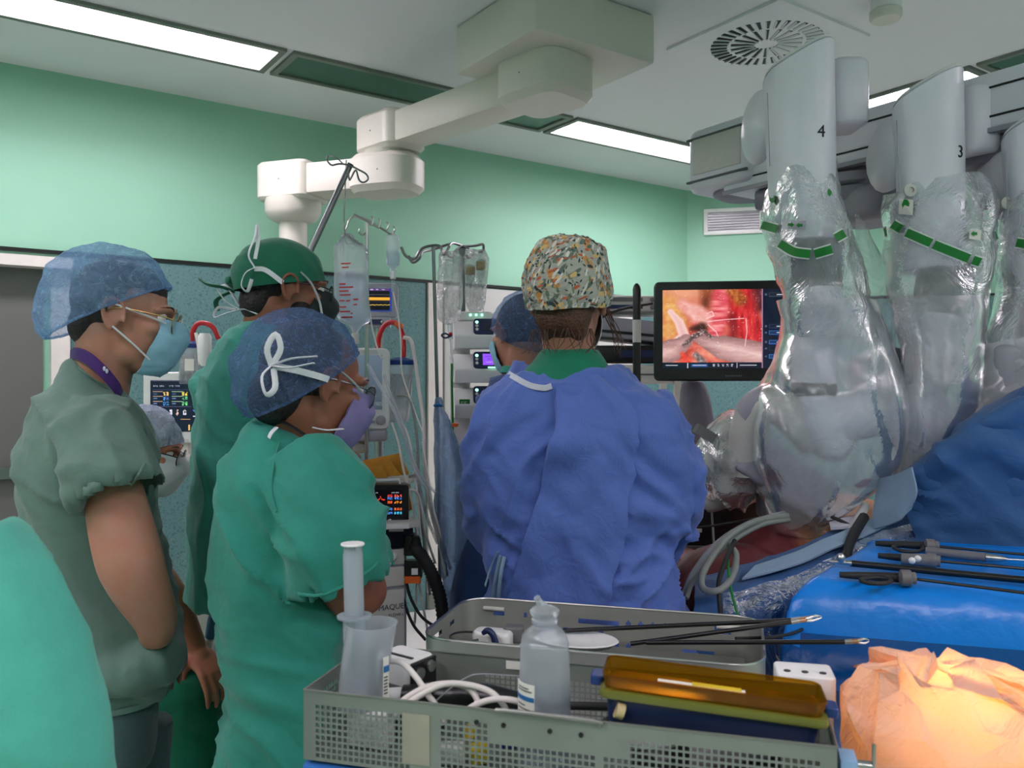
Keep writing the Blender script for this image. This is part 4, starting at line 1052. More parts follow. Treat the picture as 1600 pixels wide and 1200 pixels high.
# ---------------------------------------------------------------- E: blue gown and floral cap
def person_e():
    d = 1.94
    r = thing('person', 'person with back turned in bright blue surgical gown and leaf-print cloth cap, auburn hair', 'person', V3(Q(910, 0, d).x, d, 0))
    H = headframe(Q(890, 472, d), 72, 2, 0, 1.0)
    mb = MB(); head_solid(mb, H)
    mb.chain([hd(H, 0, -.03, -.05), Q(890, 560, d), Q(890, 600, d)], [.062, .060, .07])
    mb.ell(Q(905, 680, d), (.16, .10, .15)); mb.ell(Q(905, 820, d), (.13, .10, .2)); mb.ell(Q(910, 980, d), (.14, .12, .16))
    ra = [Q(1010, 650, d), Q(1042, 760, d + .03), Q(1030, 830, d + .10), Q(960, 850, d + .33)]
    la = [Q(795, 650, d), Q(762, 750, d + .03), Q(765, 830, d + .10), Q(850, 860, d + .35)]
    for a, s in ((ra, 1), (la, -1)):
        mb.tube(a, [.050, .046, .042, .03], 14, k=4); hand_solid(mb, a[-1], V3(-.3 * s, 1, .1), V3(.2 * s, .1, 1), .4, -s)
    x = Q(910, 0, d).x
    for s in (-.09, .09): leg_solid(mb, V3(x + s, d, .82), V3(x + s, d, .45), V3(x + s, d, .09), V3(x + s, d + .15, .04))
    mb.build('body', M['skin_fair'], r, voxel=.0055, relax=6)
    mb = MB(); mb.loft(rings(d, [(546, 846, 934, 0, .072), (560, 836, 944, 0, .085), (590, 812, 962, 0, .10), (640, 790, 1000, 0, .12), (760, 790, 1010, 0, .12), (900, 800, 1010, 0, .12)]))
    mb.build('scrub_shirt', M['scrub_deep'], r, voxel=.008, relax=4, fn=folds([((40, 0, 100), 0.0076, 1.5, 5)], .003, 2))
    mb = MB()
    mb.loft(rings(d, [(586, 800, 964, 0.012, .106, -.10), (602, 776, 994, 0.01, .122, -.03), (640, 742, 1050, 0, .142), (700, 734, 1066, 0, .152), (780, 738, 1062, 0, .152), (850, 756, 1052, 0, .150), (910, 772, 1052, 0, .155), (950, 770, 1066, 0, .160), (1080, 768, 1074, 0, .17), (1250, 766, 1084, 0, .175)]))
    mb.tube([Q(1000, 640, d), Q(1026, 680, d), Q(1037, 740, d + .01), Q(1032, 810, d + .05), Q(1004, 852, d + .2), Q(960, 860, d + .32)], [.072, .072, .072, .066, .06, .05], 20, k=4)
    mb.tube([Q(808, 640, d), Q(780, 680, d), Q(768, 740, d + .0), Q(770, 805, d + .02), Q(812, 852, d + .15), Q(850, 866, d + .34)], [.078, .072, .070, .066, .06, .05], 20, k=4)
    gown = mb.build('surgical_gown', M['gown'], r, voxel=.0075, relax=10, fn=folds([((55, 0, 60), 0.0304, 1.7, 2.8), ((-60, 0, 50), 0.0266, 1.7, 3.2), ((90, 0, 12), 0.0228, 1.0, 2.6), ((20, 0, 110), 0.019, 1.9, 4.2), ((-110, 20, 95), 0.0114, 1.5, 7)], .014, 71))
    bv = BV(gown)
    # overlapping back flap: a second layer of cloth with its own edge, running from the neck down to the left
    edge = [(868, 602), (874, 640), (868, 690), (852, 740), (838, 790), (822, 850), (806, 905), (796, 945)]
    right = [(940, 596), (985, 640), (990, 690), (985, 740), (975, 790), (965, 850), (955, 905), (950, 945)]
    rows = []
    for (x0, y0), (x1, y1) in zip(edge, right):
        row = []
        for q in range(6):
            t_ = q / 5; off = .014 * (1 - t_) ** 1.5 + .002
            row.append(hit(bv, x0 + (x1 - x0) * t_, y0 + (y1 - y0) * t_, off, d - .14))
        rows.append(row)
    MB().grid(rows, 5, 5).build('gown_flap', M['gown'], r, solid=.004, fn=folds([((60, 0, 70), 0.0228, 1.6, 3.2), ((-70, 0, 50), 0.019, 1.6, 3.4)], .006, 33))
    # white neck binding on the left
    strap_on(bv, [(792, 582), (805, 590), (828, 602), (850, 606), (862, 603)], .0065, M['binding'], 'neck_binding', r, .006)
    tb = [hit(bv, x_, y_, .006, d - .15) for x_, y_ in ((772, 878), (768, 905), (760, 925), (764, 945))]
    for k, pts in enumerate(([(778, 862), (766, 890), (758, 915)], [(782, 868), (774, 905), (768, 940)], [(788, 870), (782, 900), (778, 942)])):
        ribbon([hit(bv, x_, y_, .012, d - .15) for x_, y_ in pts], .004, M['drape_pale'], 'gown_tie', r)
    for s in (-.09, .09): MB().rbox(V3(x + s, d + .04, .04), (.10, .27, .08), .045).build('shoe', M['white'], r, bevel=.01)
    # hair: covered skull, nape roots, escaping wisps
    hr = MB(); hell(hr, H, (0, -.030, .030), (.080, .094, .090)); hell(hr, H, (0, -.060, -.035), (.068, .052, .060)); hell(hr, H, (.03, -.052, -.070), (.026, .03, .03)); hell(hr, H, (-.03, -.052, -.070), (.026, .03, .03))
    hair = hr.build('hair', M['hair_auburn'], r, voxel=.006, relax=3)
    random.seed(5); mb = MB()
    for k in range(26):
        a = random.uniform(-1.2, 1.2); b = hd(H, .074 * math.sin(a), -.05 - .05 * math.cos(a), -.07)
        MB().tube([b, b + V3(random.uniform(-.012, .012), -.004, -.03), b + V3(random.uniform(-.03, .03), -.006, -.055)], [.0013, .001, .0005], 5, k=3).build('hair_wisp', M['hair_auburn'], hair)
    for k in range(9):
        b = hd(H, .082, random.uniform(-.01, .03), -.0 - .004 * k)
        MB().tube([b, b + V3(.014, 0, -.03), b + V3(.020 + random.uniform(0, .02), 0, -.065), b + V3(.03 + random.uniform(-.01, .02), 0, -.10)], [.0013, .0012, .001, .0005], 5, k=3).build('hair_wisp', M['hair_auburn'], hair)
    cm, rim = cap_shell(H, (0, -.018, .028), (.102, .120, .120), 8, 111, .035, 20)
    def boxy(P, N):
        c = np.array(hd(H, 0, -.018, .03)); q = P - c; r_ = np.linalg.norm(q[:, :2], axis=1) + 1e-6
        z = q[:, 2] / .118; tgt = np.clip(.068 + .034 * np.clip((1.05 - z) * 1.6, 0, 1), 0, 1)
        out = np.zeros_like(P); m = np.clip(z - .2, 0, .6) / .6
        k = np.clip(tgt / np.maximum(r_, .03), .9, 1.25) - 1
        out[:, :2] = q[:, :2] * (k * m * (r_ > .03))[:, None]; return out
    cm.build('cloth_cap', M['cap_floral'], r, fn=[boxy, folds([((90, 60, 50), 0.0133, 1.6, 6), ((-60, 80, 70), 0.0114, 1.6, 7)], .008, 12)], fix=False, ang=180)
    add_eyes(H, r, (1,), M['hair_auburn']); MB().grid(mask_grid(H, 1.05), 2, 4).build('face_mask', M['mask_white'], r, solid=.002)
    ribbon([hd(H, .066, .05, -.02), hd(H, .082, .02, .008), hd(H, .088, -.01, .024)], .003, M['strap'], 'ear_loop', r)
person_e()

# ---------------------------------------------------------------- G: blurred shoulder at the lower left corner
def person_g():
    d = .78
    r = thing('person', 'person in mint green scrubs, only a blurred shoulder in the bottom left corner', 'person', V3(-.62, d, 0))
    H = headframe(V3(-.66, d + .05, 1.46), 60, 5)
    mb = MB(); head_solid(mb, H); mb.chain([hd(H, 0, -.03, -.05), V3(-.66, d, 1.28), V3(-.66, d, 1.2)], [.062, .06, .07])
    mb.ell(V3(-.66, d, 1.08), (.16, .10, .16)); mb.ell(V3(-.66, d, .82), (.14, .10, .22)); mb.ell(V3(-.66, d, .6), (.15, .12, .15))
    ra = [V3(-.50, d, 1.14), V3(-.455, d + .03, .88), V3(-.47, d + .05, .66)]; la = [V3(-.84, d, 1.14), V3(-.9, d + .03, .88), V3(-.8, d + .25, .92)]
    for a, s in ((ra, 1), (la, -1)): mb.chain(a, [.052, .042, .03]); hand_solid(mb, a[-1], V3(-.2 * s, 1, 0), V3(0, .1, 1), .4, -s)
    for s in (-.1, .1): leg_solid(mb, V3(-.66 + s, d, .6), V3(-.66 + s, d + .35, .5), V3(-.66 + s, d + .38, .09), V3(-.66 + s, d + .5, .04))
    mb.build('body', M['skin_fair'], r, voxel=.009, relax=4)
    mb = MB()
    mb.loft(rings(d, [(800, -420, -250, 0, .075), (830, -480, -180, 0, .10), (860, -560, -90, 0, .12), (940, -600, -20, 0, .13), (1100, -600, -10, 0, .13), (1400, -570, -40, 0, .14), (1700, -570, -40, 0, .15)]))
    mb.tube([Q(-110, 900, d), Q(-40, 985, d), Q(20, 1110, d), Q(52, 1240, d + .02), Q(62, 1330, d + .04)], [.085, .080, .074, .070, .068], 20, k=5)
    mb.tube([Q(-520, 900, d), Q(-600, 1100, d), Q(-640, 1330, d)], [.08, .075, .068], 16, k=4)
    mb.build('scrub_shirt', M['scrub_mint'], r, voxel=.008, relax=6, fn=folds([((60, 0, 60), 0.0114, 1.5, 4)], .008, 91))
    mb = MB()
    for s in (-.1, .1): mb.tube([V3(-.66 + s, d, .6), V3(-.66 + s, d + .35, .5), V3(-.66 + s, d + .38, .1)], [.12, .1, .08], 16, k=4)
    mb.build('scrub_trousers', M['scrub_mint'], r, voxel=.012, relax=3)
    hr = MB(); hell(hr, H, (0, -.03, .034), (.08, .094, .09)); hr.build('hair', M['hair_dark'], r, voxel=.008, relax=2); cap_shell(H, (0, -.03, .02), (.095, .118, .116), 26, 103, .03, 30)[0].build('bouffant_cap', M['bouffant'], r, fn=[crumple(.010, 15, 4)], fix=False)
    add_eyes(H, r)
    t = thing('stool', 'round stool under the blurred person in the bottom left corner', 'stool', V3(-.66, d - .02, 0))
    MB().lathe([(.15, .42), (.17, .44), (.17, .47), (.15, .48)], (-.66, d - .02, 0)).build('seat', M['black_soft'], t)
    MB().lathe([(.2, 0), (.2, .02), (.03, .05), (.03, .42)], (-.66, d - .02, 0)).build('post', M['steel'], t)
person_g()
# ================================================================ surgical robot
def hitn(bv, px_, py_):
    d = (Q(px_, py_, 1.0) - CAMP).normalized(); r = bv.ray_cast(CAMP, d); return r[0], r[1]
def decal_text(bv, txt, x, y, size, mat, name, root, align='CENTER'):
    p, n = hitn(bv, x, y)
    if p is None: return
    n = n.normalized(); n = n if n.dot(CAMP - p) > 0 else -n
    xd = Vector((0, 0, 1)).cross(n).normalized(); yd = n.cross(xd)
    return text_mb(txt, p + n * .0015, xd, yd, size, .0006, align=align).build(name, mat, root, smooth=False)
def on_film(bv, pts, off=.004):
    return [hit(bv, x, y, off) for x, y in pts]
def patch_on(bv, poly, mat, name, root, off=.004):
    ps = [hit(bv, x, y, off) for x, y in poly]
    if any(p is None for p in ps): return None
    c = sum(ps, Vector()) / len(ps); v = (CAMP - c).normalized() * .0008
    mb = MB(); n = len(ps); mb.add([p + v for p in ps] + [p - v for p in ps], [tuple(range(n)), tuple(range(2 * n - 1, n - 1, -1))] + [(i, (i + 1) % n, n + (i + 1) % n, n + i) for i in range(n)])
    return mb.build(name, mat, root, smooth=False)

def robot():
    g = Vector((.573, -.8195, 0))
    base = Vector((1.20, 3.0, 0)) + g * 1.55
    rb = thing('surgical_robot', 'white surgical robot whose boom carries draped arms numbered 4 and 3 over the patient', 'robot', base)
    p0 = Vector((1.209, 2.98, 0)); Rg = frame(g)
    zt = 2.31; zb = 2.13
    # boom beam
    mb = MB(); mb.box(p0 + g * .42 + V3(0, 0, (zt + zb) / 2), (1.75, .30, zt - zb), Rg)
    beam = mb.build('boom', M['white_shell'], rb, bevel=.02)
    side = Vector((-g.y, g.x, 0)); side = side if side.y < 0 else -side
    for z0, h in ((zt - .05, .006), (zb + .045, .006)):
        MB().box(p0 + g * .42 + side * .151 + V3(0, 0, z0), (1.70, .004, h), Rg).build('groove', M['black_print'], beam)
    mb = MB(); mb.box(p0 + g * .42 + side * .152 + V3(0, 0, zb + .004), (1.74, .012, .016), Rg); mb.build('boom_rail', M['grey_shell'], rb, bevel=.003)
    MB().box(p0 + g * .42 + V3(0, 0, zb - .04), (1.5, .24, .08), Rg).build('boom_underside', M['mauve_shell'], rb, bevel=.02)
    # squared end module at the far left tip
    e = p0 - g * .46
    mb = MB(); mb.rbox(e + V3(0, 0, 2.285), (.34, .36, .25), .06, Rg); em = mb.build('boom_end', M['white_shell'], rb, bevel=.008)
    MB().box(e + side * .178 + V3(0, 0, 2.30), (.24, .012, .15), Rg).build('end_panel', M['offwhite'], em, bevel=.004)
    for dz in (.085, -.085): MB().box(e + side * .180 + V3(0, 0, 2.285 + dz), (.30, .012, .008), Rg).build('groove', M['grey_print'], em)
    MB().lathe([(.10, 2.135), (.13, 2.15), (.13, 2.17)], e).build('end_pivot', M['mauve_shell'], rb)
    mb = MB().lathe([(.06, 2.02), (.15, 2.04), (.16, 2.07), (.16, 2.085), (.14, 2.09), (.17, 2.10), (.17, 2.13)], p0 + g * .02 + V3(0, 0, -.02), n=36); mb.build('boom_pivot', M['grey_shell'], rb)
    MB().rbox(p0 + g * .10 + V3(-.02, -.02, 2.0), (.22, .22, .12), .06, Rg).build('pivot_block', M['grey_shell'], rb, bevel=.01)
    # column and base outside the right edge
    MB().rbox(base + V3(0, 0, 1.2), (.42, .5, 2.3), .12, Rg).build('column', M['white_shell'], rb)
    MB().rbox(base + V3(0, 0, .15), (1.1, .8, .30), .2, Rg).build('cart_base', M['white_shell'], rb)
    mb = MB(); mb.box(p0 + g * 1.42 + V3(0, 0, 2.2), (.4, .3, .22), Rg); mb.build('boom_root', M['white_shell'], rb, bevel=.02)

    def arm(num, d, ox, oy, lean, full=True):
        """white arm column with carriage, dark inner tube, light forearm, banded wrist; positions from arm 4 shifted by ox, oy photo pixels"""
        def q(x, y, dd=0): return Q(x + ox, y + oy, d + dd)
        def rg(y, l, r_, th, tilt=0, dd=0, ex=3.0): return ring(y + oy, l + ox, r_ + ox, d + dd, th, tilt, 36, ex)
        mb = MB(); mb.loft([rg(103, 1194, 1300, .12, -.50), rg(106, 1191, 1303, .125, -.50), rg(150, 1192, 1304, .125, -.2), rg(190, 1194, 1305, .125), rg(300, 1200, 1306, .12), rg(380, 1206, 1304, .11)])
        colm = mb.build('arm_column', M['white_shell'], rb)
        mb = MB(); mb.loft([rg(98, 1194, 1300, .118, -.50), rg(103, 1192, 1302, .124, -.50)]); mb.build('top_cap', M['white'], colm)
        MB().tube([q(1199, 145, -.085), q(1203, 260, -.09)], .0012, 6).build('seam', M['grey_shell'], colm)
        mb = MB(); c = q(1318, 152, .10); mb.rbox(c, (.115, .16, .20), .04, frame(V3(1, 0, 0))); mb.build('carriage', M['white_shell'], colm, bevel=.01)
        mb = MB(); c = q(1186, 200, .09); mb.ell(c, (.045, .12, .11)); mb.build('side_cover', M['white_shell'], colm)
        if num: 
            bv = BV(colm); decal_text(bv, num, {'4': 1283, '3': 1500}[num], {'4': 214, '3': 246}[num], .048, M['black_print'], 'number', colm)
        # inner tube, forearm
        l = lean
        A = q(1277, 370); B = q(1277 + l * .35, 455); Cc = q(1272 + l, 600); D = q(1276 + l * 1.3, 660)
        MB().tube([A, B], [.078, .070], 28).build('inner_tube', M['tube_grey'], colm)
        f = MB().tube([B + (Cc - B) * -.04, B + (Cc - B) * .06, Cc], [.070, .074, .062], 30).build('forearm', M['white_shell'], colm)
        dr = (Cc - B).normalized()
        f2 = MB().tube([Cc - dr * .002, Cc + dr * .03], [.0635, .0635], 30).build('wrist_band', M['black'], colm)
        bvb = BV(f2); hp = hit(bvb, 1272 + l + ox, 611 + oy, .001)
        if hp: MB().ell(hp, .008).build('status_led', M['white'], f2)
        if full:
            mb = MB(); mb.tube([Cc + dr * .03, D, q(1300 + l, 690)], [.062, .068, .062], 28, k=4); mb.ell(q(1300 + l, 690), .062)
            mb.tube([D, q(1330 + l, 650), q(1388 + l, 645, .03)], [.068, .075, .062], 24, k=4); mb.ell(q(1390 + l, 645, .03), .062)
            mb.build('wrist_joint', M['white_shell'], colm, voxel=.008, relax=6)
            MB().lathe([(.085, -.02), (.09, -.01), (.09, .10), (.08, .11)], q(1370 + l, 590, .12), Matrix.Rotation(PI / 2, 3, 'X'), 32).build('joint_disc', M['white_shell'], colm)
            mb = MB(); mb.tube([q(1168, 740, .06), q(1166, 690, .05), q(1180, 645, .03), q(1208, 630, 0), q(1240, 655, .0), q(1268, 690, .02)], [.05, .052, .054, .054, .05, .045], 22, k=5, flat=1.2); mb.build('elbow_link', M['offwhite'], colm)
            MB().tube([q(1172, 652, .035), q(1194, 632, .01), q(1216, 634, -.0)], .0565, 22, k=4, cap=False).build('elbow_seam', M['grey_shell'], colm)
            c = q(1225, 745, .05); ax = (q(1300, 790, .05) - q(1165, 700, .05)); MB().rbox(c, (.30, .11, .13), .03, frame(ax)).build('instrument_carriage', M['grey_shell'], colm, bevel=.006)
            MB().rbox(q(1215, 790, .10), (.12, .08, .07), .02).build('instrument_head', M['tube_grey'], colm, bevel=.004)
            MB().tube([q(1240, 790, .06), q(1262, 840, .08), q(1275, 870, .1)], .004, 8).build('instrument_shaft', M['steel'], colm)
        return colm
    a4 = arm('4', 2.45, 0, 0, 0)
    a3 = arm('3', 2.42, 202, 43, -40, False)
    a2 = arm(None, 2.40, 372, 92, -70, False)
    # arm 3 and arm 2: lower links lean to the left under the film
    d3 = 2.42
    mb = MB(); mb.tube([Q(1438, 618, d3), Q(1440, 680, d3), Q(1480, 720, d3 + .05)], [.07, .085, .08], 26, k=4); mb.ell(Q(1450, 690, d3), .085); mb.build('wrist_joint', M['white_shell'], a3, voxel=.009, relax=5)
    mb = MB(); mb.tube([Q(1555, 640, 2.4), Q(1520, 690, 2.42), Q(1470, 740, 2.45)], [.08, .085, .07], 26, k=4); mb.build('wrist_joint', M['white_shell'], a2, voxel=.009, relax=5)
    MB().rbox(Q(1580, 600, 2.36), (.20, .2, .22), .05).build('joint_block', M['grey_shell'], a2, bevel=.01)
    # small rating label on arm 3
    fo = [o for o in a3.children if o.name.startswith('forearm')][0]; bv = BV(fo)
    lb = patch_on(bv, [(1420, 545), (1448, 551), (1446, 580), (1418, 574)], M['paper'], 'rating_label', fo)
    if lb is None: lb = fo
    for k in range(5): patch_on(bv, [(1423, 551 + k * 5), (1440 - (k % 2) * 6, 554 + k * 5), (1440 - (k % 2) * 6, 556 + k * 5), (1423, 553 + k * 5)], M['black_print'], 'label_line', lb, .006)
    # ---- sterile film sleeves
    def bag(specs, d, mat, name, amp=.012, f=10, seed=0, cap=False, n=64, parent=rb):
        mb = MB(); sp = [tuple(s) + (0,) * (6 - len(s)) for s in specs]; k = 6
        cols = [interp([s[i] for s in sp], k) for i in range(6)]
        mb.loft([ring(a, l, r_, d + dd, th, t, n, 2.2) for a, l, r_, dd, th, t in zip(*cols)], cap=cap)
        return mb.build(name, mat, parent, fn=[crumple(amp * (1.3 if mat is M['film'] else .5), f * .7, seed), folds([((62, 10, 10), .030, .9, 2.4), ((50, 0, -34), .022, 1.2, 3)], 0, seed + 2), crumple(amp * .2, f * 3, seed + 3)], fix=False, ang=180)
    d4 = 2.45
    s4 = bag([(268, 1200, 1308, 0, .135, -.25), (300, 1190, 1320, 0, .15), (345, 1184, 1332, 0, .155), (400, 1200, 1350, 0, .155), (460, 1210, 1366, 0, .16), (530, 1214, 1390, 0, .165)], d4, M['film'], 'drape_sleeve', .014, 8, 1)
    l4 = bag([(470, 1208, 1374, .02, .165), (520, 1208, 1394, .02, .18), (570, 1194, 1410, .02, .19), (620, 1160, 1420, .02, .20), (690, 1150, 1419, .02, .20), (745, 1168, 1394, .02, .19), (790, 1186, 1330, .02, .16), (825, 1200, 1280, .02, .12), (838, 1208, 1266, .02, .07)], d4, M['film_milky'], 'drape_bag', .016, 6, 2, cap=False)
    s3 = bag([(292, 1376, 1552, 0, .15, -.1), (330, 1366, 1566, 0, .16), (400, 1368, 1562, 0, .165), (470, 1384, 1545, 0, .17), (540, 1396, 1540, 0, .18), (600, 1400, 1530, 0, .19)], d3, M['film'], 'drape_sleeve', .014, 8, 7)
    l3 = bag([(470, 1386, 1545, 0, .17), (560, 1396, 1540, 0, .19), (620, 1398, 1536, 0, .20), (690, 1392, 1520, .04, .21), (760, 1380, 1490, .06, .18), (800, 1376, 1440, .06, .12)], d3, M['film_milky'], 'drape_bag', .016, 6, 9)
    s2 = bag([(305, 1556, 1720, 0, .15), (340, 1548, 1740, 0, .16), (420, 1545, 1740, 0, .17), (520, 1530, 1720, 0, .18), (600, 1500, 1700, .02, .19), (690, 1470, 1660, .04, .2), (740, 1450, 1600, .04, .16)], 2.38, M['film'], 'drape_sleeve', .014, 8, 12)
    # arm 1 far left: a bagged instrument arm low over the patient
    la = MB(); la.tube([Q(1165, 660, 2.62), Q(1125, 705, 2.6), Q(1092, 745, 2.6)], [.05, .05, .045], 18, k=4); la.tube([Q(1165, 745, 2.6), Q(1130, 770, 2.6), Q(1100, 790, 2.62)], [.055, .05, .03], 18, k=4)
    lo = la.build('instrument_arm', M['offwhite'], rb, voxel=.009, relax=3)
    MB().box(Q(1122, 690, 2.56), (.16, .05, .03), frame(V3(.8, 0, -.5))).build('latch', M['tube_grey'], lo)
    bag([(628, 1140, 1188, .05, .05), (655, 1105, 1192, .02, .12), (700, 1080, 1200, 0, .16), (750, 1074, 1205, 0, .16), (785, 1100, 1190, 0, .12), (808, 1130, 1175, 0, .06)], 2.62, M['film'], 'drape_sleeve', .022, 11, 21)
    # a loose flap of film between the two sleeves
    mb = MB().grid([[Q(1334, 330, 2.42), Q(1352, 350, 2.45), Q(1366, 380, 2.5)], [Q(1345, 430, 2.40), Q(1372, 440, 2.44), Q(1392, 450, 2.5)], [Q(1372, 520, 2.40), Q(1388, 530, 2.43), Q(1402, 540, 2.5)], [Q(1396, 590, 2.40), Q(1404, 600, 2.43), Q(1412, 610, 2.5)]], 8, 8)
    mb.build('drape_flap', M['film'], rb, fn=crumple(.012, 14, 5), ang=180)
    mb = MB().grid([[Q(1410, 600, 2.40), Q(1460, 560, 2.36), Q(1530, 540, 2.3), Q(1620, 520, 2.26)], [Q(1404, 680, 2.38), Q(1460, 650, 2.32), Q(1530, 620, 2.27), Q(1620, 580, 2.24)], [Q(1390, 760, 2.40), Q(1440, 720, 2.34), Q(1510, 680, 2.28), Q(1620, 640, 2.24)]], 10, 10)
    mb.build('drape_sheet', M['film_milky'], rb, fn=[crumple(.02, 8, 5), crumple(.008, 22, 6)], ang=180)
    # printed marks on the film: green tape, arrows, leaf shaped hands, snaps
    b4 = BV(s4); b3 = BV(s3); b2 = BV(s2)
    def tape(bv, pts, root):
        t = strap_on(bv, pts, .0155, M['white'], 'tape_edge', root, .010)
        strap_on(bv, pts, .0115, M['green_print'], 'tape', t, .0125)
    for bv, rt, runs in ((b4, s4, ([(1186, 350), (1214, 358)], [(1218, 380), (1240, 393), (1266, 397)], [(1273, 397), (1300, 389)], [(1306, 372), (1320, 364)])),
                         (b3, s3, ([(1370, 366), (1385, 362)], [(1394, 350), (1408, 358)], [(1416, 363), (1455, 380)], [(1459, 382), (1514, 404)], [(1520, 406), (1532, 410)], [(1556, 368), (1562, 366)])),
                         (b2, s2, ([(1588, 379), (1606, 382)],))):
        for k in runs: tape(bv, k, rt)
    def leaf(bv, x, y, w, h, root, back=True):
        if back:
            pr = patch_on(bv, [(x - w * 1.6, y - h * 1.1), (x + w * 1.6, y - h * .9), (x + w * 1.5, y + h * 1.3), (x - w * 1.7, y + h * 1.1)], M['paper'], 'sticker', root, .012)
            root = pr or root
        patch_on(bv, [(x - w, y - h * .3), (x - w * .5, y - h), (x + w * .3, y - h * .9), (x + w, y - h * .2), (x + w * .8, y + h * .6), (x, y + h), (x - w * .8, y + h * .5)], M['green_print'], 'hand_mark', root, .016)
    leaf(b4, 1206, 309, 4.5, 9, s4, False); leaf(b3, 1416, 322, 7, 11, s3)
    def arrow(bv, x, y, w, root, s=1):
        patch_on(bv, [(x - w * s, y - 2.2), (x, y - 2.2), (x, y - 4.5), (x + w * s, y), (x, y + 4.5), (x, y + 2.2), (x - w * s, y + 2.2)], M['green_print'], 'arrow_mark', root, .016)
    pk = patch_on(b4, [(1222, 343), (1260, 345), (1259, 360), (1222, 357)], M['film'], 'sticker', s4, .012) or s4
    arrow(b4, 1236, 351, 5, pk); arrow(b4, 1249, 352, 5, pk, -1); leaf(b4, 1296, 301, 3.5, 6, s4, False); 
    pk = patch_on(b3, [(1516, 357), (1534, 360), (1532, 376), (1514, 373)], M['paper'], 'sticker', s3, .012) or s3
    arrow(b3, 1522, 365, 5, pk, -1)
    for bv, x, y, rt in ((b3, 1421, 284 + 14, s3), (b2, 1572, 318, s2)):
        p = hit(bv, x, y, .008)
        if p: MB().lathe([(.006, 0), (.018, 0), (.018, .008), (.008, .012), (.008, .006)], p, Matrix.Rotation(PI / 2, 3, 'X'), 18).build('snap_button', M['offwhite'], rt)
robot()

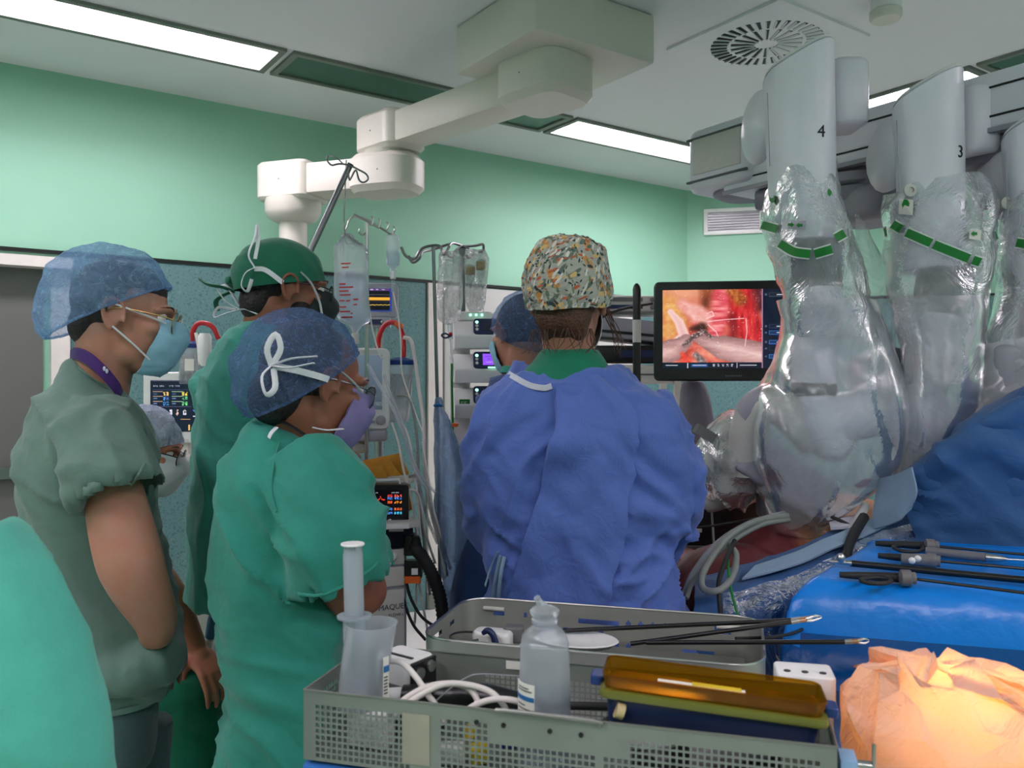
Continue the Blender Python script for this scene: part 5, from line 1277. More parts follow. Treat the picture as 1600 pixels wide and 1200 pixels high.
# ================================================================ patient, table, drapes
def patient_area():
    pa = thing('person', 'patient lying under blue drapes, tan and iodine stained skin of the flank bare', 'person', V3(.75, 2.45, .68))
    mb = MB(); ax = V3(.75, .66, .05).normalized(); R = frame(ax)
    mb.ell(V3(.62, 2.33, .80), (.18, .19, .145), R); mb.ell(V3(.80, 2.50, .82), (.26, .20, .155), R); mb.ell(V3(1.08, 2.74, .86), (.26, .205, .165), R)
    mb.ell(V3(1.0, 2.66, .86), (.2, .2, .16), R)
    H = headframe(V3(1.52, 3.14, .90), 0); H = Matrix.Translation(V3(1.50, 3.12, .90)) @ Matrix((ax.cross(V3(0, 0, 1)).normalized(), V3(0, 0, 1), ax)).transposed().to_4x4()
    head_solid(mb, H); mb.chain([V3(1.24, 2.88, .88), V3(1.44, 3.06, .89)], [.07, .06])
    for s in (1, -1):
        n = Vector((ax.y, -ax.x, 0)) * s
        a = [V3(1.18, 2.83, .86) + n * .20, V3(1.02, 2.68, .76) + n * .27, V3(.86, 2.52, .72) + n * .27]
        mb.chain(a, [.05, .042, .03]); hand_solid(mb, a[-1], -ax, V3(0, 0, 1), .3, s)
        k = V3(.40, 2.80, .84) + n * .08; leg_solid(mb, V3(.62, 2.40, .80) + n * .08, k, V3(.24, 3.18, .80) + n * .07, V3(.2, 3.24, .9) + n * .07)
    body = mb.build('body', M['skin_prep'], pa, voxel=.0075, relax=6)
    add_eyes(H, pa); hr = MB(); hell(hr, H, (0, -.03, .034), (.08, .094, .09)); hr.build('hair', M['hair_dark'], pa, voxel=.008)
    # operating table
    tb = thing('operating_table', 'operating table under the draped patient', 'table', V3(.85, 2.55, 0))
    MB().rbox(V3(1.08, 2.75, .65), (1.45, .56, .09), .05, R).build('mattress', M['black_soft'], tb, bevel=.01)
    MB().rbox(V3(1.08, 2.75, .575), (1.45, .52, .05), .03, R).build('table_top', M['steel'], tb)
    MB().rbox(V3(.95, 2.64, .32), (.3, .3, .5), .05, R).build('column', M['white'], tb); MB().rbox(V3(.95, 2.64, .05), (1.0, .5, .10), .08, R).build('base', M['white'], tb)
    # purple dressing and pink pad on the flank
    bv = BV(body)
    def stick(poly, mat, name, label, cat, off=.004):
        ps = [hit(bv, x, y, off) for x, y in poly]
        if any(p is None for p in ps): ps = [Q(x, y, 2.5) for x, y in poly]
        v = (CAMP - sum(ps, Vector()) / len(ps)).normalized() * .004; n = len(ps)
        m_ = MB().add([p + v for p in ps] + [p - v for p in ps], [tuple(range(n)), tuple(range(2 * n - 1, n - 1, -1))] + [(i, (i + 1) % n, n + (i + 1) % n, n + i) for i in range(n)])
        return tag(m_.build(name, mat, smooth=False), label, cat)
    stick([(1334, 758), (1350, 748), (1384, 750), (1380, 760), (1340, 762)], simple('purple_tape', C(104, 24, 104), .5), 'dressing', 'purple dressing strip stuck on the flank of the patient', 'dressing')
    # drapes
    dr = MB().grid([[Q(1085, 905, 2.20), Q(1180, 880, 2.20), Q(1280, 842, 2.28), Q(1345, 818, 2.4), Q(1420, 790, 2.55)],
                    [Q(1085, 928, 2.05), Q(1180, 905, 2.08), Q(1290, 866, 2.16), Q(1360, 840, 2.28), Q(1440, 815, 2.42)],
                    [Q(1085, 965, 1.98), Q(1180, 945, 2.00), Q(1290, 915, 2.08), Q(1370, 885, 2.2), Q(1450, 860, 2.34)],
                    [Q(1080, 1080, 1.95), Q(1180, 1080, 1.97), Q(1300, 1080, 2.05), Q(1400, 1080, 2.17), Q(1500, 1080, 2.3)],
                    [Q(1075, 1320, 1.94), Q(1180, 1320, 1.95), Q(1300, 1320, 2.03), Q(1420, 1320, 2.15), Q(1540, 1320, 2.28)]], 10, 10)
    tag(dr.build('surgical_drape', M['drape'], solid=.004, fn=folds([((60, 20, 30), .012, 1.5, 3), ((20, 0, 80), .008, 1.5, 4)], .01, 6)), 'blue surgical drape hanging over the near side of the patient', 'drape')
    eg = MB().grid([[Q(1180, 884, 2.105), Q(1240, 864, 2.145), Q(1300, 838, 2.205), Q(1345, 818, 2.305), Q(1385, 800, 2.425)], [Q(1160, 905, 2.055), Q(1240, 884, 2.075), Q(1300, 858, 2.135), Q(1355, 836, 2.235), Q(1400, 815, 2.365)]], 8, 5)
    tag(eg.build('drape_edge', M['drape_pale'], solid=.004, fn=folds([((60, 20, 30), .006, 1.5, 3)], .006, 8)), 'pale blue adhesive edge of the drape along the bare flank', 'drape')
    hl = MB().grid([[Q(1404, 792, 2.75), Q(1460, 740, 2.7), Q(1530, 690, 2.65), Q(1610, 650, 2.6), Q(1720, 610, 2.55)],
                    [Q(1398, 758, 2.34), Q(1445, 716, 2.26), Q(1510, 664, 2.2), Q(1600, 612, 2.14), Q(1720, 560, 2.08)],
                    [Q(1408, 790, 2.26), Q(1470, 760, 2.20), Q(1535, 725, 2.15), Q(1615, 690, 2.10), Q(1730, 650, 2.05)],
                    [Q(1436, 838, 2.24), Q(1495, 835, 2.19), Q(1555, 830, 2.15), Q(1630, 820, 2.11), Q(1740, 810, 2.06)],
                    [Q(1446, 960, 2.24), Q(1505, 965, 2.19), Q(1565, 965, 2.15), Q(1640, 965, 2.11), Q(1750, 965, 2.06)],
                    [Q(1446, 1300, 2.26), Q(1505, 1300, 2.2), Q(1565, 1300, 2.16), Q(1640, 1300, 2.12), Q(1750, 1300, 2.08)]], 10, 10)
    tag(hl.build('surgical_drape', M['drape'], solid=.004, fn=folds([((50, 10, 75), .022, 1.5, 2.6), ((-30, 0, 80), .012, 1.5, 4)], .014, 16)), 'dark blue drape tented high at the right edge behind the instrument table', 'drape')
    fl = MB().grid([[Q(1372, 748, 2.33), Q(1400, 740, 2.26), Q(1425, 730, 2.2)], [Q(1368, 790, 2.30), Q(1405, 780, 2.22), Q(1432, 768, 2.17)], [Q(1366, 826, 2.28), Q(1400, 815, 2.22), Q(1424, 795, 2.19)]], 8, 8)
    tag(fl.build('drape_flap', M['drape_pale'], solid=.004, fn=folds([((60, 20, 30), .006, 1.5, 4)], .008, 26)), 'pale blue drape corner folded beside the tented dark blue drape', 'drape')
    gl = MB().grid([[Q(1130, 930, 2.0), Q(1210, 905, 2.03), Q(1300, 870, 2.08), Q(1360, 835, 2.2), Q(1436, 812, 2.3)], [Q(1130, 970, 1.94), Q(1210, 950, 1.96), Q(1300, 920, 2.02), Q(1370, 880, 2.13), Q(1448, 846, 2.25)], [Q(1130, 1060, 1.91), Q(1210, 1060, 1.93), Q(1300, 1060, 2.0), Q(1380, 1060, 2.1), Q(1460, 1060, 2.22)], [Q(1130, 1200, 1.9), Q(1210, 1200, 1.92), Q(1300, 1200, 1.99), Q(1380, 1200, 2.1), Q(1460, 1200, 2.22)]], 12, 12)
    tag(gl.build('plastic_cover', M['film_gloss'], fn=[crumple(.014, 10, 8), crumple(.006, 26, 3)], ang=180), 'glossy clear plastic pouch hanging over the blue drape', 'plastic pouch')
    # hoses and cables lying over the drape
    def hose(name, pts, r, mat, label, cat='tube', k=8):
        return tag(MB().tube([Q(*p) for p in pts], r, 10, k=k).build(name, mat), label, cat)
    hose('suction_hose', [(1230, 806, 2.3), (1180, 815, 2.2), (1140, 838, 2.12), (1110, 875, 2.05), (1096, 905, 1.98), (1102, 922, 1.95), (1125, 922, 1.93), (1145, 900, 1.98), (1150, 868, 2.06), (1140, 852, 2.12)], .0085, M['cable_grey'], 'grey suction hose looped over the near drape', 'hose')
    hose('gas_hose', [(1225, 802, 2.34), (1170, 818, 2.24), (1120, 850, 2.16), (1086, 892, 2.08), (1070, 925, 2.02)], .008, M['clear_soft'], 'clear gas hose running down behind the blue gown', 'hose')
    hose('light_cable', [(1232, 812, 2.3), (1185, 822, 2.2), (1130, 856, 2.14), (1085, 905, 2.04), (1072, 935, 2.0)], .007, M['cable_grey'], 'slim grey light cable beside the clear gas hose', 'cable')
    hose('black_cable', [(1148, 845, 2.12), (1136, 870, 2.03), (1124, 905, 1.96), (1124, 935, 1.92), (1128, 975, 1.90)], .006, M['black_soft'], 'black cable hanging down over the near drape', 'cable')
    hose('green_cord', [(1138, 850, 2.12), (1138, 885, 2.0), (1142, 920, 1.94), (1152, 960, 1.90), (1165, 1010, 1.88)], .003, M['green_print'], 'thin green cord hanging down over the plastic pouch', 'cord')
    # trocar with cable
    tr = thing('trocar', 'white trocar port with a dark grey cable plugged into the flank', 'trocar', Q(1345, 815, 2.34))
    MB().tube([Q(1352, 790, 2.36), Q(1340, 815, 2.30), Q(1330, 830, 2.26)], [.012, .014, .012], 12).build('cannula', M['white'], tr)
    MB().tube([Q(1350, 808, 2.28), Q(1334, 835, 2.2), Q(1325, 860, 2.12), Q(1324, 890, 2.05)], [.014, .014, .011, .009], 10, k=6).build('cable', M['black_soft'], tr)
    tag(MB().grid([[Q(1296, 818, 2.33), Q(1320, 810, 2.34), Q(1345, 808, 2.34)], [Q(1298, 826, 2.26), Q(1322, 824, 2.27), Q(1340, 820, 2.27)]], 6, 4).build('gauze_swab', M['binding'], solid=.008), 'white gauze swab on the flank beside the trocar', 'gauze')
    tag(MB().tube([Q(1292, 805, 2.34), Q(1310, 812, 2.31), Q(1330, 822, 2.28)], .005, 8, k=5).build('dark_cord', M['black_soft']), 'short dark cord lying across the bare tan skin', 'cord')
patient_area()

# ================================================================ instrument (Mayo) table
def mayo():
    z = 1.0
    fl = QZ(1264, 907, z); bl = QZ(1368, 846, z); fr = QZ(1600, 928, z); b = (fr - fl).normalized() * .95; a = bl - fl
    t = thing('instrument_table', 'instrument table under the bright blue plastic drape', 'table', (fl + (a + b) / 2) * 1.0); t.location.z = 0; ORG[t.name] = Vector(t.location)
    def pt(u, v, zz): p = fl + b * u + a * v; return V3(p.x, p.y, zz)
    mb = MB().hexa([pt(u, v, z - .035) for u, v in ((.03, .05), (.98, .05), (.98, .95), (.03, .95))] + [pt(u, v, z - .006) for u, v in ((.03, .05), (.98, .05), (.98, .95), (.03, .95))]); mb.build('tray', M['steel'], t)
    for u, v in ((.08, .1), (.94, .1), (.94, .9), (.08, .9)): MB().tube([pt(u, v, z - .035), pt(u, v, .0)], .016, 10).build('leg', M['steel'], t)
    rows = []
    for v, zz, off in ((1.0, z - .45, .06), (1.0, z - .04, .03), (1.0, z - .002, 0)) + tuple((1 - k / 8, z, 0) for k in range(1, 8)) + ((0, z - .001, 0), (0, z - .035, -.035), (0, z - .12, -.055), (0, z - .17, -.05), (0, z - .24, -.02), (0, z - .36, -.0), (0, z - .5, .0)):
        row = []
        for k in range(19):
            u = k / 18; p = pt(u, v, zz); p += a.normalized() * off
            row.append(p)
        lft = [p.copy() for p in (row[0],)][0]
        dn = max(0, .02 + (z - zz) * 0)
        e1 = pt(0, v, min(zz, z - .06)) - b.normalized() * .03 + a.normalized() * off; e2 = pt(0, v, min(zz, z - .22)) - b.normalized() * .035 + a.normalized() * off; e3 = pt(.0, v, min(zz, z - .5)) - b.normalized() * .01 + a.normalized() * off
        rows.append([e3, e2, e1] + row)
    mb = MB().grid(rows, 3, 3)
    def drag(P, N):
        k = np.clip((z - .13 - P[:, 2]) / .2, 0, 1)
        w = .09 * (vnoise(P * np.array([1, 1, .45]) + P[:, [2, 2, 0]] * np.array([.5, 0, 0]), 7, 3) - .5) + .022 * np.abs(np.sin(P[:, 0] * 22 + P[:, 2] * 14 + 3 * vnoise(P, 3, 8)))
        D = np.zeros_like(P); D[:, 1] = -w * k; D[:, 2] = .004 * (vnoise(P, 16, 2) - .5) * (P[:, 2] > z - .02); return D
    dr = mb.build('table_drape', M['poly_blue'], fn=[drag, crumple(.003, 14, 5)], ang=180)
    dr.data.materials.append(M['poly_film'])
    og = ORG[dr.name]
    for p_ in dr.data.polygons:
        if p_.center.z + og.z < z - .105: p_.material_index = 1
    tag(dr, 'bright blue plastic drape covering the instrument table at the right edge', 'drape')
    TZ = z + .006
    def T(x, y, h=.008): return QZ(x, y, TZ + h)
    def scissor(label, h0, h1, kx, end, ringpts, kind=0):
        i = thing('laparoscopic_instrument', label, 'instrument', T(*kx)); ax = (T(*kx) - T(*h0)).normalized(); nrm = V3(0, 0, 1); sd = ax.cross(nrm)
        MB().tube([T(*h0), T((h0[0] * 2 + kx[0]) / 3, (h0[1] * 2 + kx[1]) / 3), T(*kx)], [.006, .008, .010], 10, k=4).build('handle', M['black_soft'], i)
        if ringpts: MB().tube([T(*p) for p in ringpts], .0045, 8, closed=True, k=4).build('finger_ring', M['black_soft'], i)
        p = T(*kx, .012); MB().lathe([(.012, -.014), (.016, -.012), (.016, .004), (.012, .008), (.012, .014)], p, frame(ax) @ Matrix.Rotation(PI / 2, 3, 'Y'), 14).build('rotation_knob', M['tube_grey'], i)
        MB().tube([T(*kx, .01), T(*end, .006)], .0032, 8).build('shaft', M['black'], i); return i
    scissor('black handled laparoscopic instrument, farthest back on the blue table', (1368, 849), (1440, 855), (1456, 853), (1660, 872), [(1396, 854), (1420, 851), (1442, 854), (1436, 861), (1410, 861)])
    j = scissor('ring-less dark laparoscopic instrument with a white port, second on the blue table', (1372, 868), (1440, 876), (1458, 876), (1660, 894), None)
    MB().tube([T(1408, 873, .012), T(1450, 876, .012)], [.012, .014], 12).build('grip', M['tube_grey'], j)
    for x, y in ((1425, 876), (1434, 873)): MB().ell(T(x, y, .026), .007).build('port', M['white'], j)
    pn = thing('suction_probe', 'grey pen shaped probe with steel tip on the blue table', 'probe', T(1500, 866))
    MB().tube([T(1447, 861), T(1540, 871)], .010, 14).build('barrel', M['tube_grey'], pn); MB().tube([T(1540, 871), T(1562, 873), T(1574, 874)], [.010, .008, .004], 12).build('tip', M['steel'], pn); MB().tube([T(1574, 874), T(1660, 878)], .002, 8).build('needle', M['steel'], pn)
    rd = thing('laparoscope', 'long black rod with steel connector lying across the blue table', 'laparoscope', T(1450, 890))
    MB().tube([T(1328, 880), T(1660, 912)], .0072, 12).build('shaft', M['black'], rd); MB().tube([T(1296, 877, .012), T(1330, 880, .010)], [.003, .006], 10).build('connector', M['steel'], rd)
    MB().lathe([(.006, 0), (.009, .004), (.009, .012), (.004, .018)], T(1314, 878, .012)).build('light_post', M['steel'], rd)
    scissor('black handled laparoscopic instrument with oval ring, nearest the front of the blue table', (1312, 898), (1400, 905), (1418, 903), (1660, 934), [(1345, 906), (1370, 902), (1392, 906), (1384, 911), (1358, 911)])
mayo()

def trolley():  # black box added to darken the gap where the teal wall showed
    d = 3.0; t = thing('filler_trolley', 'low black equipment trolley in the shade behind the hoses and the blue gown', 'trolley', V3(Q(1140, 0, d).x, d + .1, 0))
    x = Q(1140, 0, d).x; zt = Q(0, 775, d).z
    MB().box(V3(x, d + .16, zt / 2 + .04), (.36, .32, zt - .08), rotz(-.1)).build('cabinet', M['black'], t, bevel=.008)
    MB().box(V3(x, d + .16, zt + .01), (.40, .36, .02), rotz(-.1)).build('top', M['black_soft'], t, bevel=.004)
    for z in (.35, .6, .8): MB().box(V3(x - .02, d - .012, z), (.28, .012, .01), rotz(-.1)).build('shelf_edge', M['tube_grey'], t)
    MB().box(Q(1092, 829, d - .03), (.02, .01, .012)).build('plug', M['white'], t)
    for sx in (-.14, .14):
        for sy in (.04, .28): MB().ell(V3(x + sx, d + sy, .04), .04).build('castor', M['black_soft'], t)
    tag(MB().tube([Q(1112, 800, 2.9), Q(1114, 830, 2.88), Q(1116, 870, 2.8), Q(1110, 910, 2.7)], .004, 8, k=5).build('grey_lead', M['cable_grey']), 'thin grey lead hanging in front of the low black trolley', 'cable')
    tag(MB().tube([Q(1070, 826, 2.8), Q(1110, 822, 2.75), Q(1160, 814, 2.65), Q(1200, 806, 2.55)], .004, 8, k=5).build('black_lead', M['black_soft']), 'thin black lead crossing above the hoses behind the blue gown', 'cable')
trolley()
# ================================================================ equipment behind the people
def rrect(u, v, x0, x1, y0, y1): return (u >= x0) & (u <= x1) & (v >= y0) & (v <= y1)
def blank(u, rgb): return np.ones(u.shape + (3,)) * np.array(rgb) / 255.
def put(im, m, rgb): im[m] = np.array(rgb) / 255.
def glyphs(im, u, v, x0, x1, y0, y1, rgb, n, seed):
    """little blocks that read as digits from afar"""
    rs = np.random.RandomState(seed); w = (x1 - x0) / n
    for i in range(n):
        a = x0 + i * w
        pat = rs.rand(5, 3) > .32
        for r in range(5):
            for c in range(3):
                if pat[r, c]: put(im, rrect(u, v, a + w * .1 + c * w * .25, a + w * .1 + (c + 1) * w * .25, y1 - (r + 1) * (y1 - y0) / 5, y1 - r * (y1 - y0) / 5), rgb)
def wave(im, u, v, x0, x1, fn, rgb, th): put(im, (u >= x0) & (u <= x1) & (np.abs(v - fn((u - x0) / (x1 - x0))) < th), rgb)

# ---- endoscope picture
def endo(u, v):
    n = lambda f, s, ax=1.0, ay=1.0: fbm(np.stack([u.ravel() * ax, v.ravel() * ay, 0 * u.ravel()], 1), f, s, 4).reshape(u.shape)
    def pal(stops, t):
        xs = [a for a, _ in stops]; return np.stack([np.interp(t, xs, [c[k] / 255. for _, c in stops]) for k in range(3)], -1)
    def blob(pts, soft=.03):
        """soft mask of a polygon-like tube given by (x, y, r) points"""
        d = np.full(u.shape, 9.)
        for (x0, y0, r0), (x1, y1, r1) in zip(pts, pts[1:]):
            dx, dy = x1 - x0, y1 - y0; t = np.clip(((u - x0) * dx + (v - y0) * dy) / (dx * dx + dy * dy + 1e-9), 0, 1)
            d = np.minimum(d, np.hypot(u - x0 - t * dx, (v - y0 - t * dy) * .78) - (r0 + (r1 - r0) * t))
        return np.clip(.5 - d / soft, 0, 1), d
    def over(a, m, b): return a * (1 - m[..., None]) + b * m[..., None]
    w = n(5, 1) - .45
    im = pal([(.0, (150, 40, 34)), (.45, (196, 74, 62)), (.7, (232, 130, 110)), (1, (250, 190, 160))], n(9, 2) * .9 + .1)
    m, _ = blob([(-.1, 1.02, .16), (.25, 1.02, .20), (.46, 1.02, .14)], .25); im = over(im, m, pal([(0, (206, 120, 92)), (1, (246, 178, 140))], n(6, 3)))
    m, _ = blob([(.48, 1.05, .10), (.44, .80, .05)], .08); im = over(im, m * .9, pal([(0, (66, 20, 18)), (1, (190, 96, 50))], n(16, 4, 1, .3)))
    m, _ = blob([(.05, .80, .11), (.14, .55, .12), (.05, .42, .10)], .10); im = over(im, m, pal([(0, (206, 126, 66)), (1, (250, 206, 130))], n(18, 5)))
    m, _ = blob([(.20, .80, .05), (.36, .66, .09), (.46, .60, .07)], .06); im = over(im, m, pal([(0, (224, 140, 132)), (1, (252, 206, 196))], n(22, 6)))
    m, _ = blob([(.60, .92, .10), (.58, .62, .085), (.52, .36, .075)], .07); im = over(im, m, pal([(0, (190, 40, 56)), (.5, (232, 104, 112)), (1, (255, 190, 186))], np.clip(n(30, 7, .25, 1) * 1.2 - .1, 0, 1)))
    m, _ = blob([(.80, 1.0, .14), (.84, .6, .14), (.94, .25, .14)], .07); im = over(im, m, pal([(0, (128, 14, 22)), (.5, (206, 44, 48)), (1, (246, 120, 104))], n(26, 8, 1.2, .25)))
    m, _ = blob([(.70, .62, .04), (.72, .25, .03)], .06); im = over(im, m * .8, pal([(0, (96, 8, 18)), (1, (150, 26, 34))], n(20, 9)))
    m, _ = blob([(.70, 1.0, .06), (.78, .86, .07)], .06); im = over(im, m, pal([(0, (110, 40, 16)), (1, (240, 150, 80))], n(40, 10)))
    m, _ = blob([(.96, 1.0, .06), (1.0, .75, .06)], .10); im = over(im, m, pal([(0, (60, 14, 20)), (1, (128, 60, 62))], n(14, 11)))
    m, _ = blob([(.30, .46, .02), (.40, .48, .05)], .05); im = over(im, m, pal([(0, (24, 12, 12)), (1, (90, 40, 36))], n(26, 12)))
    m, dd = blob([(.08, .70, .03), (.17, .55, .045), (.22, .36, .055), (.16, .30, .05)], .02); im = over(im, m, pal([(0, (214, 150, 150)), (1, (250, 214, 208))], np.clip(.9 + dd * 9, 0, 1)))
    # grey wristed instruments
    for pts in ([(-.05, .10, .13), (.10, .17, .12), (.24, .30, .07)], [(1.1, .06, .15), (.62, .20, .13), (.36, .33, .05)]):
        m, dd = blob(pts, .012); im = over(im, m, pal([(0, (120, 84, 84)), (.6, (196, 150, 148)), (1, (240, 204, 198))], np.clip(.25 - dd * 5 + .5 * (n(22, 13, .3, 1) - .45), 0, 1)))
    m, _ = blob([(.22, .24, .02), (.32, .36, .03), (.42, .42, .025), (.50, .34, .012)], .02); im = over(im, m, pal([(0, (40, 26, 28)), (.6, (140, 110, 110)), (1, (250, 240, 236))], np.clip(n(60, 14) * 1.6 - .3, 0, 1)))
    m, _ = blob([(.24, .02, .05), (.20, .12, .02)], .03); im = over(im, m, pal([(0, (210, 36, 30)), (1, (250, 110, 90))], n(30, 15)))
    m, _ = blob([(.40, .02, .04), (.34, .10, .03)], .03); im = over(im, m, pal([(0, (60, 44, 46)), (1, (210, 190, 190))], n(50, 16)))
    for pts in ([(.46, .56, .005), (.62, .585, .004), (.82, .60, .004)], [(.84, .60, .004), (.85, .42, .004), (.83, .22, .004)], [(.44, .60, .005), (.52, .64, .005), (.50, .70, .005), (.45, .67, .004)], [(.46, .52, .005), (.54, .42, .005), (.56, .36, .004)]):
        m, _ = blob(pts, .006); im = over(im, m, np.ones(u.shape + (3,)) * np.array((.98, .80, .80)))
    sp = n(70, 17); im = np.where((sp > .74)[..., None], im * .4 + .6, im)
    return np.clip(im, 0, 1)
def big_screen(u, v):
    im = blank(u, (14, 20, 42))
    k = rrect(u, v, 0, .655, .075, 1)
    im[k] = endo(np.clip(u / .655, 0, 1), np.clip((v - .075) / .925, 0, 1))[k]
    put(im, rrect(u, v, .655, .66, 0, 1), (170, 130, 160))
    for x in (.165, .49): put(im, rrect(u, v, x, x + .004, .0, .07), (200, 200, 210))
    put(im, rrect(u, v, .19, .30, .018, .055), (40, 80, 150))
    for a, b in ((.02, .10), (.20, .29), (.51, .62)): put(im, rrect(u, v, a, b, .03, .042), (190, 190, 200))
    for i in range(5): glyphs(im, u, v, .33 + .03 * i, .35 + .03 * i, .02, .05, (180, 180, 190), 1, i)
    for y, c in ((.90, (60, 66, 90)), (.50, (46, 60, 100)), (.42, (60, 110, 190)), (.30, (60, 110, 190)), (.22, (30, 44, 80)), (.12, (70, 130, 220))):
        put(im, rrect(u, v, .70, .98, y, y + .055), c); put(im, rrect(u, v, .704, .976, y + .008, y + .047), tuple(x * .45 for x in c))
        put(im, rrect(u, v, .75, .83, y + .022, y + .032), (200, 210, 225)); put(im, rrect(u, v, .88, .94, y + .022, y + .032), (160, 170, 190))
        put(im, rrect(u, v, .675, .688, y + .015, y + .04), (80, 90, 120))
    return im
def vitals_a(u, v):
    im = blank(u, (16, 18, 44))
    put(im, rrect(u, v, 0, 1, .985, 1), (90, 90, 110)); put(im, rrect(u, v, .655, .66, 0, .82), (90, 90, 130)); put(im, rrect(u, v, 0, .66, .48, .487), (90, 90, 130)); put(im, rrect(u, v, .04, 1, .81, .817), (70, 70, 110))
    for i, x in enumerate((.05, .15, .30, .40)): glyphs(im, u, v, x, x + .07, .87, .90, (170, 176, 200), 3, i)
    for r, (y, ca, cb) in enumerate(((.70, (240, 200, 120), (250, 230, 90)), (.61, (90, 150, 240), (110, 220, 150)), (.51, (90, 170, 250), (120, 240, 140)))):
        put(im, rrect(u, v, .04, .20, y + .07, y + .078), (220, 190, 170)); put(im, rrect(u, v, .34, .52, y + .07, y + .078), (180, 220, 180))
        glyphs(im, u, v, .20, .30, y, y + .075, ca, 2, 10 + r); glyphs(im, u, v, .50, .60, y, y + .075, cb, 2, 20 + r)
        for x in (.05, .35): put(im, rrect(u, v, x, x + .06, y + .03, y + .04), (110, 140, 200))
    for i, x in enumerate((.06, .20, .30, .40, .52)): glyphs(im, u, v, x, x + .06, .33 - .02 * (i % 2), .43, ((230, 230, 240), (240, 200, 180))[i % 2], 1, 30 + i)
    put(im, rrect(u, v, .48, .64, .235, .245), (230, 180, 110)); put(im, rrect(u, v, .61, .635, .03, .14), (240, 200, 120))
    sq = lambda y, a: (lambda t: y + a * (np.mod(t + .25, 1) > .5))
    wave(im, u, v, .68, 1, lambda t: .70 + .10 * ((np.mod(t, .5) < .08) | (np.mod(t, .5) > .38)), (240, 200, 160), .010)
    wave(im, u, v, .68, 1, lambda t: .58 + .03 * np.sin(9 * t) + .03 * (t > .5), (120, 220, 140), .008)
    wave(im, u, v, .68, 1, lambda t: .42 - .06 * np.sin(t * PI * 1.4), (110, 150, 250), .009)
    wave(im, u, v, .68, 1, lambda t: .30 - .10 * ((t > .35) & (t < .75)), (230, 226, 230), .008)
    wave(im, u, v, .68, 1, lambda t: .13 + .0 * t, (240, 200, 190), .008)
    return im
def vitals_red(u, v):
    im = blank(u, (8, 8, 12))
    for i, x in enumerate((.06, .25, .33, .72, .82)): glyphs(im, u, v, x, x + .07, .90, .93, (200, 200, 220), 3, 40 + i)
    wave(im, u, v, .02, .56, lambda t: .72 + .09 * np.exp(-((np.mod(t * 4, 1) - .3) / .10) ** 2) - .03 * np.mod(t * 4, 1), (250, 70, 50), .018)
    wave(im, u, v, .02, .56, lambda t: .50 + 0 * t, (240, 110, 60), .012)
    put(im, rrect(u, v, .02, .56, .60, .604), (60, 60, 70))
    for y, c, c2 in ((.78, (240, 70, 60), (240, 90, 70)), (.70, (80, 150, 250), (80, 150, 250)), (.57, (255, 110, 50), (255, 150, 50)), (.36, (90, 160, 250), (240, 110, 60)), (.24, (80, 140, 240), (80, 200, 240))):
        glyphs(im, u, v, .62, .74, y, y + .075, c, 3, int(y * 100)); glyphs(im, u, v, .78, .96, y, y + .075, c2, 3, int(y * 100) + 1)
    for i in range(4): glyphs(im, u, v, .05 + i * .14, .13 + i * .14, .40, .425, (170, 180, 200), 3, 60 + i); glyphs(im, u, v, .05 + i * .2, .11 + i * .2, .06, .085, (180, 190, 210), 3, 70 + i)
    return im
def vitals_b(u, v):
    im = blank(u, (84, 96, 112)); im = im * (.75 + .35 * v[..., None])
    put(im, rrect(u, v, .1, .96, .20, .205), (150, 160, 175))
    return im
def small_disp(u, v):
    im = blank(u, (16, 16, 22)); put(im, rrect(u, v, 0, 1, .9, 1), (90, 60, 120)); put(im, rrect(u, v, 0, 1, 0, .06), (40, 60, 130)); put(im, rrect(u, v, .94, 1, 0, 1), (40, 60, 150))
    put(im, rrect(u, v, 0, .93, .48, .60), (240, 176, 60)); wave(im, u, v, 0, .93, lambda t: .28 + .01 * np.sin(40 * t), (230, 190, 90), .012)
    wave(im, u, v, 0, .93, lambda t: .72 + .0 * t, (90, 90, 100), .008); wave(im, u, v, 0, .93, lambda t: .42 + 0 * t, (60, 60, 70), .006)
    for i in range(4): glyphs(im, u, v, .05 + .2 * i, .15 + .2 * i, .92, .97, (230, 230, 240), 3, 80 + i)
    return im
def pump_disp(u, v):
    im = blank(u, (150, 84, 250)); glyphs(im, u, v, .25, .8, .45, .62, (90, 50, 190), 5, 3); wave(im, u, v, .15, .8, lambda t: .25 + .05 * np.sin(30 * t), (214, 170, 255), .02)
    put(im, rrect(u, v, .1, .5, .75, .80), (110, 60, 210)); return im
def pump_off(u, v): return blank(u, (24, 26, 40)) * (.8 + .4 * v[..., None])

def face(bl, w, h, right, nrm, off):
    """corner list of a rectangle; bl bottom-left, right unit vector"""
    up = Vector((0, 0, 1)); o = bl + nrm * off
    return [o, o + right * w, o + right * w + up * h, o + up * h]
def screen_box(name, label, cat, c, w, h, t, yaw, frame_mat, bez, disp, nx, ny, mat, extra=None, group=None, r=.012):
    """flat display: rounded housing and picture. c = centre of the front; bez = left,right,bottom,top"""
    right = Vector((math.cos(yaw), math.sin(yaw), 0)); n = Vector((right.y, -right.x, 0)); R = Matrix((right, Vector((0, 0, 1)), n)).transposed()
    t_ = thing(name, label, cat, c - Vector((0, 0, h / 2)), group)
    MB().rbox(c - n * t / 2, (w, h, t), r, R).build('housing', frame_mat, t_)
    l, rt, b, tp = bez
    bl = c - right * (w / 2 - l) - Vector((0, 0, h / 2 - b))
    painted('screen', face(bl, w - l - rt, h - b - tp, right, n, .0015), nx, ny, disp, mat, t_)
    return t_, right, n

